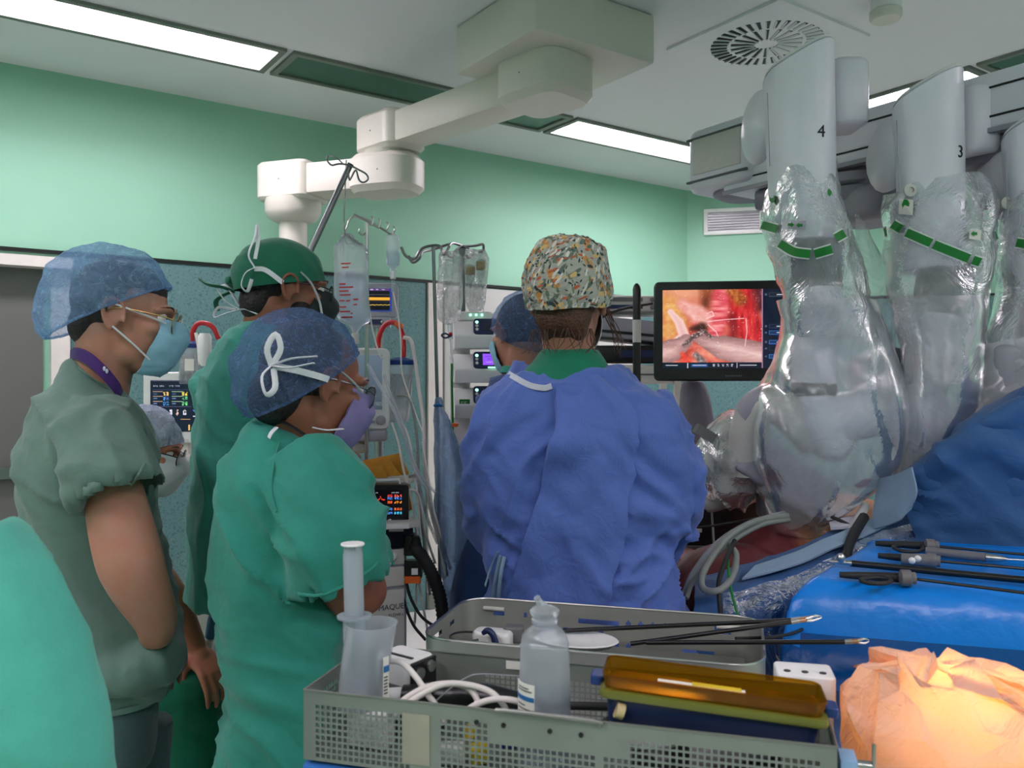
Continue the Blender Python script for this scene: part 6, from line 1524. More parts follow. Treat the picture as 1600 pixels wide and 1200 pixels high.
# vision cart with the big monitor
def vision_cart():
    d = 3.2; yaw = -.13; c = Q(1150, 517, d); c.z = H0 - (517 - YH) / F * d
    right = Vector((math.cos(yaw), math.sin(yaw), 0)); n = Vector((right.y, -right.x, 0))
    w = .64; h = .387; ctr = Q(1022, 518, 3.25) + right * w / 2
    t, rt, nn = screen_box('monitor', 'wide black monitor showing a pink endoscopic view beside the robot arm', 'monitor', ctr, w, h, .05, yaw, M['black'], (.033, .033, .05, .033), big_screen, 300, 190, M['screen'], r=.02)
    text_mb('SURGICAL', ctr - Vector((0, 0, h / 2 - .016)) + nn * .0006 - rt * .02, rt, (0, 0, 1), .012, .0003, align='CENTER').build('brand_print', M['grey_print'], t, smooth=False) if False else None
    k = [o for o in t.children if o.name.startswith('screen')][0]
    mb = MB()
    MB().box(ctr - nn * .08, (.05, .1, .12), frame(rt)).build('bracket', M['tube_grey'], t)
    MB().box(ctr - nn * .15 - rt * .16 + V3(0, 0, -.62), (.06, .05, 1.5), frame(rt)).build('post', M['offwhite'], t, bevel=.008)
    MB().box(ctr - nn * .15 - rt * .16 + V3(0, 0, -(ctr.z - .06)), (.6, .5, .12), frame(rt)).build('base', M['white'], t, bevel=.02)
    mk = MB()
    for i in range(8): MB().box(ctr - Vector((0, 0, h / 2 - .02)) + nn * .0006 + rt * (-.045 + .008 * i), (.005, .001, .005 + .002 * (i % 3 == 0)), frame(rt)).build('logo_mark', M['grey_print'], t)
    # black mast with a white band
    m_ = thing('mast', 'black upright rod with a white band left of the wide monitor', 'rod', Q(995, 600, 3.12) - V3(0, 0, Q(995, 600, 3.12).z))
    p = Q(995, 450, 3.12); x, y = p.x, p.y; zt = Q(0, 448, 3.12).z; z1 = Q(0, 500, 3.12).z; z2 = Q(0, 535, 3.12).z
    MB().lathe([(.0145, z1), (.0155, zt - .01), (.012, zt + .004), (.005, zt + .012)], (x, y, 0)).build('tip', M['black'], m_)
    MB().lathe([(.0158, z2), (.0158, z1)], (x, y, 0)).build('band', M['offwhite'], m_)
    MB().lathe([(.0145, .03), (.0145, z2)], (x, y, 0)).build('rod', M['black'], m_); MB().lathe([(.14, 0), (.14, .02), (.03, .04)], (x, y, 0)).build('foot', M['black'], m_)
    # rack of devices behind
    dR = 3.75; yw = .06; R = frame(V3(math.cos(yw), math.sin(yw), 0)); c0 = Q(975, 600, dR)
    cart = thing('equipment_cart', 'tall equipment cart behind the black rod holding stacked devices', 'cart', V3(c0.x, c0.y + .15, 0))
    for sx in (-.24, .24):
        for sy in (.0, .36): MB().box(V3(c0.x + sx, c0.y + sy, .8), (.03, .03, 1.5), R).build('upright', M['offwhite'], cart)
    for z in (.15, .6, 1.24, 1.43): MB().box(V3(c0.x, c0.y + .18, z), (.5, .4, .02), R).build('shelf', M['offwhite'], cart)
    def dev(label, y0, y1, mat, tilt=0, dz=0):
        z0, z1 = Q(0, y1, dR).z, Q(0, y0, dR).z; c = V3(c0.x, c0.y + .16, (z0 + z1) / 2)
        t_ = thing('device', label, 'medical device', V3(c.x, c.y, z0)); Rt = R @ Matrix.Rotation(tilt, 3, 'Y')
        MB().rbox(c, (.44, .36, z1 - z0), .02, Rt).build('housing', mat, t_, bevel=.004); return t_, c, Rt
    t1, c, Rt = dev('light grey device on top of the cart with dark strips and two knobs', 462, 487, M['offwhite'])
    for dz, mt in ((.017, M['tube_grey']), (-.016, M['navy_plastic'])): MB().box(c + Rt @ V3(-.06, -.182, dz), (.26, .006, .018), Rt).build('display', mt, t1)
    for dz in (.016, -.018): MB().lathe([(.011, 0), (.011, .012), (.007, .016)], c + Rt @ V3(.115, -.18, dz), Rt @ Matrix.Rotation(PI / 2, 3, 'X'), 16).build('knob', M['tube_grey'], t1)
    t2, c, Rt = dev('slanted grey device in the middle of the cart', 498, 530, M['grey_shell'], .09)
    MB().box(c + Rt @ V3(0, -.182, -.02), (.42, .006, .012), Rt).build('slot', M['black'], t2)
    t3, c, Rt = dev('flat black device under the slanted grey one', 540, 566, M['black']); MB().box(c + Rt @ V3(.05, -.182, 0), (.16, .005, .03), Rt).build('display', M['navy_plastic'], t3)
    t4, c, Rt = dev('pale box at the bottom of the stacked devices', 570, 600, M['offwhite']); MB().box(c + Rt @ V3(0, -.182, 0), (.4, .006, .006), Rt).build('slot', M['grey_print'], t4)
    tag(MB().tube([Q(1020, 474, 3.55), Q(985, 480, 3.54), Q(950, 490, 3.5), Q(930, 505, 3.5)], .006, 8, k=6).build('black_lead', M['black_soft']), 'black lead looping in front of the stacked devices', 'cable')
    # someone's grey sleeve right behind the monitor foot: built as hanging cloth in its place
    jk = MB(); jk.loft(rings(3.35, [(596, 1068, 1098, 0, .05), (612, 1064, 1106, 0, .08), (640, 1062, 1112, 0, .09), (690, 1060, 1118, 0, .09), (760, 1062, 1118, 0, .08)]))
    tag(jk.build('sleeve_cloth', M['grey_cloth'], voxel=.008, relax=3, fn=folds([((70, 0, 20), .03, 1.2, 3)], .008, 3)), 'grey cloth jacket hanging beneath the wide monitor', 'jacket')
vision_cart()

# ---------------------------------------------------------------- infusion pump tower
def pump_tower():
    d = 2.95; s = px(d)
    t = thing('docking_station', 'white docking column carrying the infusion pumps, three green lights on top', 'docking station', V3(Q(716, 0, d).x, d + .06, 0))
    x = Q(716, 0, d).x
    MB().box(V3(x, d + .08, (Q(0, 495, d).z + Q(0, 720, d).z) / 2), (.075, .09, Q(0, 495, d).z - Q(0, 720, d).z), rotz(.1)).build('column', M['white'], t, bevel=.008)
    hd_ = MB().rbox(Q(737, 494, d) + V3(0, .06, 0), (.15, .12, .034), .025, rotz(.1)).build('head', M['white'], t)
    for xx in (735, 744, 753): MB().ell(Q(xx, 492, d - .004), .0045, nu=8, nv=6).build('lamp', M['led'], hd_)
    MB().lathe([(.018, 0), (.018, Q(0, 720, d).z)], (x, d + .09, 0)).build('pole', M['steel'], t)
    for k in range(5):
        a = 2 * PI * k / 5 + .3; MB().tube([V3(x, d + .09, .10), V3(x + .28 * math.cos(a), d + .09 + .28 * math.sin(a), .05)], .016, 8).build('foot', M['steel'], t)
    for i, (y0, y1, dsp, mt, lb) in enumerate(((502, 545, pump_off, M['screen_dim'], 'infusion pump with dark display, topmost on the docking column'), (553, 598, pump_disp, M['screen'], 'infusion pump with glowing purple display, second on the docking column'), (606, 652, pump_off, M['screen_dim'], 'infusion pump with a green square label, lowest on the docking column'))):
        p = thing('infusion_pump', lb, 'infusion pump', Q(748, y1, d - .02), 'infusion pumps on the docking column')
        cx = Q(750, (y0 + y1) / 2, d - .02); h = (y1 - y0) * s; R = rotz(.12); rt = R @ V3(1, 0, 0); n = R @ V3(0, -1, 0)
        # sloped front body
        prof = [(-.5, -.5), (.46, -.5), (.48, -.05), (.10, .48), (-.5, .5)]
        o = cx - rt * .092
        mb = MB(); mb.prism([(-a * .14, b * h) for a, b in prof][::-1], o, R @ V3(0, 1, 0), V3(0, 0, 1), .185); body = mb.build('housing', M['white'], p, bevel=.005)
        MB().lathe([(.001, 0), (.012, 0), (.012, .003), (.001, .003)], cx - rt * .076 + n * .062 + V3(0, 0, -h * .2), R @ Matrix.Rotation(PI / 2, 3, 'X') @ Matrix.Scale(1.5, 3, (0, 1, 0)), 18).build('yellow_dot', M['yellow_plastic'], p)
        nn = (n * .8 + V3(0, 0, .35)).normalized(); up = (V3(0, 0, 1) - nn * nn.z).normalized()
        c2 = cx + rt * .035 + n * .050 + V3(0, 0, h * .26); Rp = Matrix((rt, up, nn)).transposed()
        pan = MB().rbox(c2, (.125, h * .62, .012), .012, Rp).build('control_panel', M['navy_plastic'], p)
        o2 = c2 - rt * .030 - up * h * .20 + nn * .0068
        painted('display', [o2, o2 + rt * .068, o2 + rt * .068 + up * h * .42, o2 + up * h * .42], 40, 26, dsp, mt, pan)
        for q in range(3):
            for sx in (-1, 1): MB().ell(c2 + rt * sx * .050 + up * h * (.16 - .14 * q) + nn * .006, (.006, .006, .002), Rp, 8, 6).build('button', M['offwhite'] if q else M['led'], pan)
        if i == 1: MB().box(c2 - up * h * .29 + nn * .007 + rt * .002, (.03, .004, .003), Rp).build('light_bar', M['led'], pan)
        if i == 2:
            lb_ = MB().box(cx - rt * .058 + n * .063 + V3(0, 0, -h * .02), (.036, .003, .03), R).build('green_label', M['green_print'], p)
            text_mb('EF', cx - rt * .072 + n * .066 + V3(0, 0, -h * .02 - .008), rt, V3(0, 0, 1), .022, .0005).build('label_print', M['paper'], lb_, smooth=False)
    # IV pole of the tower with wire hooks
    pp = thing('drip_stand', 'steel drip stand with wavy wire hooks above the pump column', 'drip stand', V3(Q(722, 0, d).x, d + .16, 0))
    xq = Q(722, 0, 2.9)
    top = Q(722, 384, 3.1)
    MB().tube([V3(top.x, top.y, .02), top], .013, 12).build('pole', M['steel_dark'], pp)
    for pts in ([(722, 384), (706, 380), (700, 388), (694, 400), (686, 384), (660, 388), (648, 404), (634, 400), (627, 386)], [(722, 384), (712, 392), (706, 402), (698, 396), (702, 384)], [(722, 385), (742, 384), (754, 382), (755, 392), (748, 395)], [(722, 385), (734, 390), (740, 397), (733, 403), (729, 398)], [(700, 382), (676, 390), (660, 394), (655, 404), (645, 410), (638, 400)]):
        MB().tube([Q(a, b, 3.1 - .22 * min(1, i / 2.5)) for i, (a, b) in enumerate(pts)], .005, 8, k=5).build('hook', M['steel_dark'], pp)
    # bags and bottles hanging there
    def bagm(name, label, pts, d_, mat, cat='infusion bag', group=None, th=.025):
        """limp bag: outline rows (y, xl, xr)"""
        mb = MB(); mb.loft([ring(y, a, b, d_, th * w, 0, 24, 2.2) for y, a, b, w in pts]); o = mb.build(name, mat, fn=crumple(.011, 20, int(pts[0][0])), ang=180, subdiv=1)
        return tag(o, label, cat, group)
    bagm('infusion_bag', 'crumpled clear infusion bag in plastic hanging left of the pole', [(392, 690, 716, .4), (402, 686, 719, .8), (430, 684, 720, 1.1), (470, 683, 721, 1.1), (495, 686, 718, .7), (505, 692, 706, .4)], 2.86, M['film_bag'])
    bagm('infusion_bag', 'clear infusion pouch holding two yellow capped bottles right of the pole', [(392, 729, 758, .5), (404, 727, 761, .9), (440, 727, 759, 1.0), (470, 729, 758, .9), (486, 732, 756, .5)], 2.86, M['film_bag'])
    for x_, yy, lb in ((735, 420, 'small vial with yellow band hanging near the pole'), (751, 412, 'small vial with yellow band hanging at the outer hook')):
        v = thing('vial', lb, 'vial', Q(x_, yy + 22, 2.86)); s9 = px(2.86)
        z0 = Q(0, yy + 30, 2.86).z
        MB().lathe([(.004, z0), (.006, z0 + .01), (.015, z0 + .03), (.016, z0 + .075), (.010, z0 + .08)], Q(x_, 0, 2.86) * 1 - V3(0, 0, Q(x_, 0, 2.86).z), n=16).build('bottle', M['clear'], v)
        MB().lathe([(.0165, z0 + .045), (.0165, z0 + .072)], Q(x_, 0, 2.86) - V3(0, 0, Q(x_, 0, 2.86).z), n=16, cap=False).build('band', simple('amber_band', C(196, 160, 40), .4), v)
    # drip chamber and green lead
    dc_ = thing('drip_line', 'infusion line with drip chamber and green tinted tube left of the pump column', 'infusion line', Q(703, 640, 2.86))
    MB().tube([Q(703, 505, 2.86), Q(704, 530, 2.86)], .009, 10).build('drip_chamber', M['clear'], dc_)
    MB().tube([Q(704, 530, 2.86), Q(705, 548, 2.86), Q(708, 570, 2.85), Q(706, 600, 2.85)], .0032, 6, k=5).build('tube', M['clear_soft'], dc_)
    MB().tube([Q(706, 568, 2.85), Q(706, 600, 2.85), Q(707, 645, 2.85), Q(708, 700, 2.85)], .0045, 6, k=5).build('green_tube', M['green_print'], dc_)
    cl = MB().tube([Q(706, 524, 2.85), Q(696, 528, 2.84), Q(690, 524, 2.84), Q(696, 521, 2.84), Q(704, 526, 2.85)], .0032, 6, k=5).build('clamp', M['navy_plastic'], dc_)
    MB().ell(Q(704, 522, 2.85), .007).build('red_cap', M['red_plastic'], dc_)
    tag(MB().rbox(Q(711, 664, 2.84), (.024, .012, .045), .005, Matrix.Rotation(PI / 2, 3, 'X')).build('roller_clamp', M['orange_plastic']), 'orange roller clamp at the foot of the pump column', 'clamp')
pump_tower()

# ---------------------------------------------------------------- thin pole with the blue film sleeve
def film_pole():
    d = 2.62
    p = thing('film_covered_pole', 'thin steel pole whose lower half is wrapped in a blue film sleeve', 'pole', V3(Q(690, 0, d).x, d, 0))
    a = Q(677, 386, d); b = Q(684, 650, d); MB().tube([a, b, V3(Q(692, 0, d).x, d, .02)], .0055, 10).build('pole', M['steel_dark'], p)
    mb = MB(); mb.loft(rings(d, [(622, 682, 688, 0, .010), (634, 681, 690, 0, .014), (642, 679, 694, 0, .02), (670, 680, 706, 0, .04), (720, 680, 722, 0, .06), (780, 680, 728, 0, .07), (836, 684, 734, 0, .07), (880, 690, 720, 0, .05), (930, 695, 708, 0, .03), (1000, 697, 704, 0, .02)]))
    mb.build('film_sleeve', M['film_blue'], p, fn=[crumple(.010, 12, 4)], ang=180)
    MB().tube([Q(679, 634, d - .012), Q(684, 632, d - .02), Q(690, 634, d - .012)], .005, 8, k=4).build('knot', M['blue_print'], p)
film_pole()

# ---------------------------------------------------------------- drip stand behind the green cap
def drip_stand():
    d = 2.62
    t = thing('drip_stand', 'slim steel drip stand with a slanting row of hooks behind the slate cap', 'drip stand', V3(Q(572, 0, d).x, d, 0))
    top = Q(573, 348, d)
    MB().tube([V3(top.x, d, .05), top], .0065, 10).build('pole', M['steel'], t)
    MB().tube([Q(553, 336, d), Q(575, 345, d), Q(594, 357, d)], .008, 8, flat=.7).build('crossbar', M['steel'], t)
    for pts in ([(553, 337), (545, 345), (542, 355), (538, 360), (537, 350)], [(577, 346), (581, 352), (583, 342), (580, 338)], [(586, 350), (592, 356), (594, 346), (592, 341)], [(596, 357), (603, 360), (607, 352), (604, 347)], [(604, 362), (612, 366), (617, 358), (615, 353)], [(571, 362), (566, 367), (561, 362), (562, 358)], [(594, 356), (604, 362)]):
        MB().tube([Q(x, y, d - .005) for x, y in pts], .0032, 8, k=5).build('hook', M['steel'], t)
    for k in range(5):
        a = 2 * PI * k / 5; MB().tube([V3(top.x, d, .10), V3(top.x + .26 * math.cos(a), d + .26 * math.sin(a), .04)], .012, 8).build('foot', M['steel'], t)
    # large bag
    d2 = 2.56
    b = thing('infusion_bag', 'large clear infusion bag with red print hanging above the slate cap', 'infusion bag', Q(551, 524, d2))
    mb = MB(); mb.loft(rings(d2, [(366, 538, 545, 0, .004), (378, 530, 558, 0, .010), (386, 524, 571, 0, .014), (400, 522, 574, 0, .02), (440, 522, 576, 0, .03), (470, 523, 577, 0, .034), (492, 526, 580, 0, .034), (503, 532, 578, 0, .028), (510, 546, 566, 0, .016), (522, 551, 558, 0, .008)]))
    def pl(P, N):
        z = (P[:, 2] - Q(0, 440, d2).z) / .14; k = np.clip(z, 0, 1); w = np.sin((P[:, 0] - Q(540, 0, d2).x) * 700 / (1.25 - k * .9)) * .007 * k; return N * w[:, None]
    sh = mb.build('bag', M['clear_soft'], b, ang=180, subdiv=1, fn=pl)
    lq = MB(); lq.loft(rings(d2, [(425, 528, 571, 0, .018), (440, 525, 573, 0, .025), (470, 525, 575, 0, .030), (492, 528, 577, 0, .030), (502, 534, 575, 0, .024), (508, 548, 564, 0, .012)])); lq.build('liquid', M['clear_liquid'], b, ang=180)
    bv = BV(sh); pr = M['red_print']
    for x0, x1, y in ((533, 548, 412), (534, 545, 418), (530, 540, 444), (530, 552, 449), (530, 545, 455), (531, 548, 461), (530, 538, 470), (541, 547, 470), (552, 560, 468), (531, 541, 480), (531, 547, 487), (552, 558, 476), (533, 551, 496), (548, 551, 490)):
        patch_on(bv, [(x0, y - 1.1), (x1, y - 1.6), (x1, y + .6), (x0, y + 1.1)], pr, 'print', b, .003)
    MB().tube([Q(541, 250, d2), Q(539, 300, d2), Q(538, 345, d2), Q(540, 368, d2)], .0022, 6, k=4).build('hanger_wire', M['steel_dark'], b)
    MB().lathe([(.012, 0), (.012, .03), (.008, .034)], Q(555, 527, d2) - V3(0, 0, .02), n=14).build('port', M['offwhite'], b)
    MB().tube([Q(578, 490, d2), Q(582, 515, d2), Q(590, 545, d2), Q(596, 560, d2)], .0028, 6, k=5).build('tube', M['cable_white'], b)
    # small bottle
    d3 = 2.6
    v = thing('infusion_bottle', 'small white drip bottle hanging upside down at the end hook', 'infusion bottle', Q(614, 440, d3)); c = Q(614, 0, d3); c.z = 0
    zz = lambda y: Q(0, y, d3).z
    MB().lathe([(.006, zz(436)), (.009, zz(424)), (.010, zz(419)), (.020, zz(413)), (.022, zz(400)), (.022, zz(376)), (.018, zz(369)), (.005, zz(366))], c, n=20).build('bottle', M['clear_soft'], v)
    MB().lathe([(.0195, zz(414)), (.0205, zz(400)), (.0205, zz(394))], c, n=20).build('liquid', M['clear_liquid'], v)
    MB().lathe([(.009, zz(436)), (.009, zz(424))], c).build('cap', M['white'], v); MB().lathe([(.006, zz(456)), (.007, zz(440)), (.004, zz(436))], c).build('drip_chamber', M['clear'], v)
    MB().tube([Q(614, 366, d3), Q(614, 360, d3)], .003, 6).build('loop', M['white'], v)
    MB().tube([Q(614, 456, d3), Q(618, 475, d3), Q(622, 495, d3), Q(626, 530, d3), Q(628, 580, d3), Q(640, 620, d3), Q(662, 680, d3)], .0026, 6, k=6).build('tube', M['cable_white'], v)
    # slanted dark rod with wire loops
    r = thing('slanted_rod', 'slanted dark steel rod with wire loops rising behind the green cap', 'rod', Q(487, 390, 2.5))
    MB().tube([Q(547, 258, 2.55), Q(487, 388, 2.5), Q(455, 458, 2.48), Q(390, 600, 2.46)], .0092, 14).build('rod', M['steel_dark'], r)
    MB().tube([Q(548, 256, 2.55), Q(546, 260, 2.55)], .0098, 14).build('rod_tip', M['black'], r)
    MB().tube([Q(512, 243, 2.53), Q(511, 250, 2.53), Q(518, 258, 2.53), Q(530, 256, 2.54), Q(545, 258, 2.54), Q(560, 265, 2.54), Q(572, 272, 2.54), Q(575, 280, 2.54), Q(568, 285, 2.54), Q(561, 281, 2.54), Q(556, 266, 2.54), Q(549, 277, 2.54), Q(546, 281, 2.54), Q(544, 270, 2.54)], .0028, 8, k=5).build('wire_loop', M['steel_dark'], r)
    MB().tube([Q(513, 243, 2.53), Q(525, 246, 2.53), Q(536, 256, 2.54)], .002, 6, k=5).build('wire_loop', M['steel_dark'], r)
drip_stand()

# ---------------------------------------------------------------- anaesthesia workstation area
def anaesthesia():
    # small grey monitor high on the wall arm
    t, rt, n = screen_box('monitor', 'small grey monitor with an orange bar behind the large infusion bag', 'monitor', Q(592, 469, 3.0), .135, .125, .06, .10, M['grey_shell'], (.012, .022, .022, .020), small_disp, 60, 56, M['screen'])
    MB().box(Q(592, 504, 3.02), (.085, .06, .035), rotz(.1)).build('module', M['grey_shell'], t, bevel=.004)
    MB().box(Q(586, 503, 2.985), (.05, .008, .018), rotz(.1)).build('module_panel', M['navy_plastic'], t); MB().ell(Q(597, 503, 2.98), .006).build('knob', M['steel'], t)
    MB().tube([Q(592, 510, 3.05), Q(592, 560, 3.05), V3(Q(592, 0, 3.05).x, 3.05, .02)], .016, 10).build('post', M['steel'], t)
    # white patient monitor behind the slate cap
    d = 2.62; c = Q(556, 608, d)
    t, rt, n = screen_box('patient_monitor', 'large white patient monitor behind the slate cap, reading 72', 'monitor', c, .215, .26, .08, .22, M['white'], (.02, .026, .065, .022), vitals_b, 40, 50, M['screen'], r=.02)
    k = [o for o in t.children if o.name.startswith('screen')][0]
    text_mb('72', c + rt * .022 + n * .003 + V3(0, 0, -.055), rt, (0, 0, 1), .030, .0005).build('reading', M['white'], k, smooth=False)
    text_mb('(80)', c + rt * .056 + n * .003 + V3(0, 0, -.052), rt, (0, 0, 1), .016, .0005).build('reading', M['white'], k, smooth=False)
    MB().lathe([(.015, 0), (.014, .012), (.010, .014)], c + rt * .078 + V3(0, 0, -.098) + n * .001, Matrix((rt, V3(0, 0, 1), n)).transposed(), 20).build('knob', M['grey_shell'], t)
    for i in range(4): MB().box(c + rt * (.05 - .026 * i) + V3(0, 0, -.104) + n * .002, (.018, .006, .008), frame(rt)).build('button', M['grey_shell'], t)
    MB().rbox(c - n * .05 + V3(0, 0, -.148), (.20, .12, .035), .02, frame(rt)).build('lower_tray', M['grey_shell'], t, bevel=.004)
    MB().rbox(c - n * .06 + V3(-.005, 0, -.185), (.10, .08, .04), .02, frame(rt)).build('swivel_mount', M['offwhite'], t, bevel=.004)
    MB().tube([c - n * .06 + V3(-.02, 0, -.19), c - n * .06 + V3(-.02, 0, -.60)], .035, 16).build('support_arm', M['offwhite'], t)
    # suction canisters
    def canister(label, x, y0, y1, w0, w1, d_, arc, group='suction canisters'):
        s = thing('suction_canister', label, 'canister', Q(x - 4, y1, d_), group); c = Q(x, 0, d_); c.z = 0; zz = lambda y: Q(0, y, d_).z; ax = Q(x, y0, d_) - Q(x - 6, y1, d_); R = Matrix((V3(1, 0, 0), V3(0, 1, 0), ax.normalized())).transposed(); L = ax.length
        MB().lathe([(w1, 0), (w1 * 1.02, .005), (w0, L)], Q(x - 6, y1, d_), R, 24).build('jar', M['clear_soft'], s)
        MB().lathe([(w0 * .8, 0), (w0 * .9, .01), (w0 * .95, L * .8)], Q(x - 6, y1, d_) + V3(0, 0, .004), R, 20).build('liner', M['film_bag'], s)
        MB().lathe([(w0 * 1.04, -.004), (w0 * 1.08, 0), (w0 * 1.08, .010), (w0 * .8, .014), (w0 * .3, .02)], Q(x, y0, d_), R, 24).build('lid', M['blue_plastic'], s)
        MB().tube([Q(*p) for p in arc], .0085, 10, k=6).build('red_hose', M['red_plastic'], s)
        return s
    s = canister('clear suction canister with blue lid beside the white patient monitor', 626, 568, 660, .046, .032, 2.7, [(590, 580, 2.74), (590, 555, 2.74), (593, 525, 2.74), (602, 508, 2.74), (616, 504, 2.73), (628, 518, 2.72), (631, 545, 2.7), (630, 562, 2.7)])
    MB().lathe([(.016, 0), (.016, .035), (.010, .04)], Q(597, 580, 2.66), n=14).build('filter', M['white'], s)
    tag(MB().rbox(Q(624, 508, 2.66), (.026, .016, .045), .006, Matrix.Rotation(.5, 3, 'Y') @ Matrix.Rotation(PI / 2, 3, 'X')).build('clip', M['orange_plastic']), 'orange clip on the red suction hose', 'clip')
    s = canister('clear suction canister with blue lid beside the man in sage scrubs', 300, 542, 600, .036, .028, 2.85, [(300, 538, 2.85), (301, 520, 2.85), (308, 507, 2.85), (320, 505, 2.85), (333, 512, 2.85), (342, 530, 2.85)])
    MB().lathe([(.012, 0), (.022, .02), (.022, .10), (.016, .11)], Q(320, 572, 2.8), n=18).build('regulator', M['white'], s)
    MB().box(Q(296, 570, 2.80), (.03, .004, .04)).build('label', M['paper'], s)
    MB().tube([Q(306, 520, 2.82), Q(310, 540, 2.82), Q(312, 570, 2.82)], .006, 8, k=4).build('hose', M['cable_white'], s)
    # left waveform monitor
    t, rt, n = screen_box('patient_monitor', 'white framed waveform monitor behind the seated person', 'monitor', Q(284, 637, 2.86), .275, .245, .06, -.06, M['white'], (.027, .027, .040, .028), vitals_a, 120, 110, M['screen'], r=.012)
    for i in range(4): MB().box(Q(266 + 12 * i, 688, 2.858), (.016, .004, .008)).build('button', M['offwhite'], t)
    MB().box(Q(284, 716, 2.84), (.26, .08, .022)).build('rail_shelf', M['offwhite'], t, bevel=.003)
    MB().box(Q(284, 700, 2.90), (.06, .04, .09)).build('mount', M['offwhite'], t)
    MB().box(V3(Q(318, 0, 2.95).x, 2.96, .6), (.05, .05, 1.1)).build('post', M['offwhite'], t)
    # workstation
    d = 2.42
    ws = thing('anaesthesia_machine', 'silver grey anaesthesia machine with drawers, lettered MAQUET, under the red waveform monitor', 'anaesthesia machine', V3(Q(590, 0, d).x, d + .2, 0))
    R = rotz(.42); rt = R @ V3(1, 0, 0); n = R @ V3(0, -1, 0)
    fl = Q(636, 850, d)                       # right front edge
    zt = Q(0, 838, d).z; w = .34; cc = V3(fl.x, fl.y, 0) - rt * w / 2 - n * .22
    MB().box(cc + V3(0, 0, zt / 2 - .01), (w, .44, zt - .06), R).build('cabinet', M['grey_shell'], ws, bevel=.006)
    f0 = cc + n * .222
    MB().box(f0 + V3(0, 0, zt - .055), (w - .02, .012, .045), R).build('drawer', M['offwhite'], ws, bevel=.003)
    dr2 = MB().box(f0 + V3(0, 0, zt - .112), (w - .02, .012, .055), R).build('drawer', M['offwhite'], ws, bevel=.003)
    dr3 = MB().box(f0 + V3(0, 0, zt - .36), (w - .02, .012, .42), R).build('drawer', M['offwhite'], ws, bevel=.003)
    MB().ell(f0 + rt * .125 + n * .006 + V3(0, 0, zt - .055), .013).build('lamp', M['led'] if False else M['white'], ws)
    text_mb('MAQUET', f0 + rt * .082 + n * .0075 + V3(0, 0, zt - .205), rt, (0, 0, 1), .022, .0005).build('lettering', M['grey_print'], dr3, smooth=False)
    text_mb('FLOW-i', f0 + rt * .112 + n * .0075 + V3(0, 0, zt - .226), rt, (0, 0, 1), .013, .0005).build('lettering', M['grey_print'], dr3, smooth=False)
    MB().box(cc + V3(0, 0, zt - .0), (w + .03, .47, .06), R).build('black_rail', M['black'], ws, bevel=.004)
    MB().box(cc + V3(0, 0, zt + .042) + n * .02, (w + .05, .50, .02), R).build('worktop', M['offwhite'], ws, bevel=.004)
    MB().box(cc + V3(0, 0, .04), (w, .4, .08), R).build('base', M['black'], ws)
    TZ = zt + .052
    # red waveform monitor standing on it
    t, r2, n2 = screen_box('patient_monitor', 'black monitor with red waveforms and a white carrying handle', 'monitor', Q(596, 790, d - .03), .155, .118, .05, .10, M['black'], (.018, .014, .012, .014), vitals_red, 110, 80, M['screen'], r=.008)
    MB().tube([Q(560, 764, d), Q(561, 753, d), Q(624, 750, d), Q(625, 764, d)], .006, 8).build('handle', M['white'], t)
    MB().box(Q(596, 823, d), (.13, .08, .016), rotz(.1)).build('stand', M['offwhite'], t)
    tag(MB().rbox(Q(612, 823, d - .10), (.10, .012, .012), .005, rotz(.12)).build('pen', M['white']), 'white pen shaped stick lying on the worktop in front of the red monitor', 'pen')
    tag(MB().box(Q(573, 815, d - .10), (.022, .003, .045), rotz(.3)).build('note', M['paper']), 'small white paper note leaning against the red waveform monitor', 'note')
    # white column and the shelf with envelopes
    col_ = thing('supply_column', 'white supply column behind the folded arms, left of the brown envelopes', 'column', V3(Q(540, 0, 2.6).x, 2.6, 0)); zt2 = Q(0, 712, 2.6).z
    MB().box(V3(Q(538, 0, 2.6).x, 2.62, (zt2 + .0) / 2), (.07, .08, zt2)).build('housing', M['offwhite'], col_, bevel=.006); MB().box(V3(Q(538, 0, 2.6).x, 2.578, zt2 - .14), (.066, .004, .003)).build('seam', M['grey_print'], col_)
    sh = thing('wire_shelf', 'glass and wire shelf carrying brown envelopes above the red monitor', 'shelf', Q(600, 750, 2.6))
    MB().box(Q(600, 749, 2.62), (.20, .16, .008), rotz(-.08)).build('shelf', M['offwhite'], sh); MB().tube([Q(640, 745, 2.53), Q(652, 742, 2.5)], .005, 8).build('rod', M['steel'], sh)
    MB().box(Q(640, 815, 2.62), (.14, .14, .008), rotz(-.08)).build('lower_shelf', M['clear'], sh)
    for pts, lb in (([(556, 745), (556, 722), (624, 708), (640, 741)], 'brown paper envelope, rearmost in the stack on the wire shelf'), ([(557, 746), (557, 728), (610, 718), (626, 743)], 'brown paper envelope in the middle of the stack on the wire shelf'), ([(557, 747), (558, 735), (598, 727), (606, 746)], 'brown paper envelope in front of the stack on the wire shelf'), ([(632, 752), (640, 750), (646, 795), (636, 800)], 'brown paper envelope on the lower shelf behind the red monitor')):
        k = {'rear': .03, 'in t': .0, 'fron': -.02}.get(lb[22:26], 0); dd = 2.58 + {0: .03}.get(0) - .02 * (('middle' in lb) + 2 * ('front' in lb))
        ps = [Q(x, y, dd) for x, y in pts]; v = V3(0, .008, 0)
        o = MB().hexa([p - v for p in ps] + [p + v for p in ps]).build('envelope', M['envelope'], bevel=.002); tag(o, lb, 'envelope', 'brown envelopes on the shelf')
    # black corrugated hose and holders at the right of the machine
    hh = MB(); P_ = spline([Q(646, 842, 2.42), Q(650, 858, 2.4), Q(660, 870, 2.4), Q(674, 895, 2.4), Q(688, 935, 2.42), Q(694, 985, 2.45)], 14)
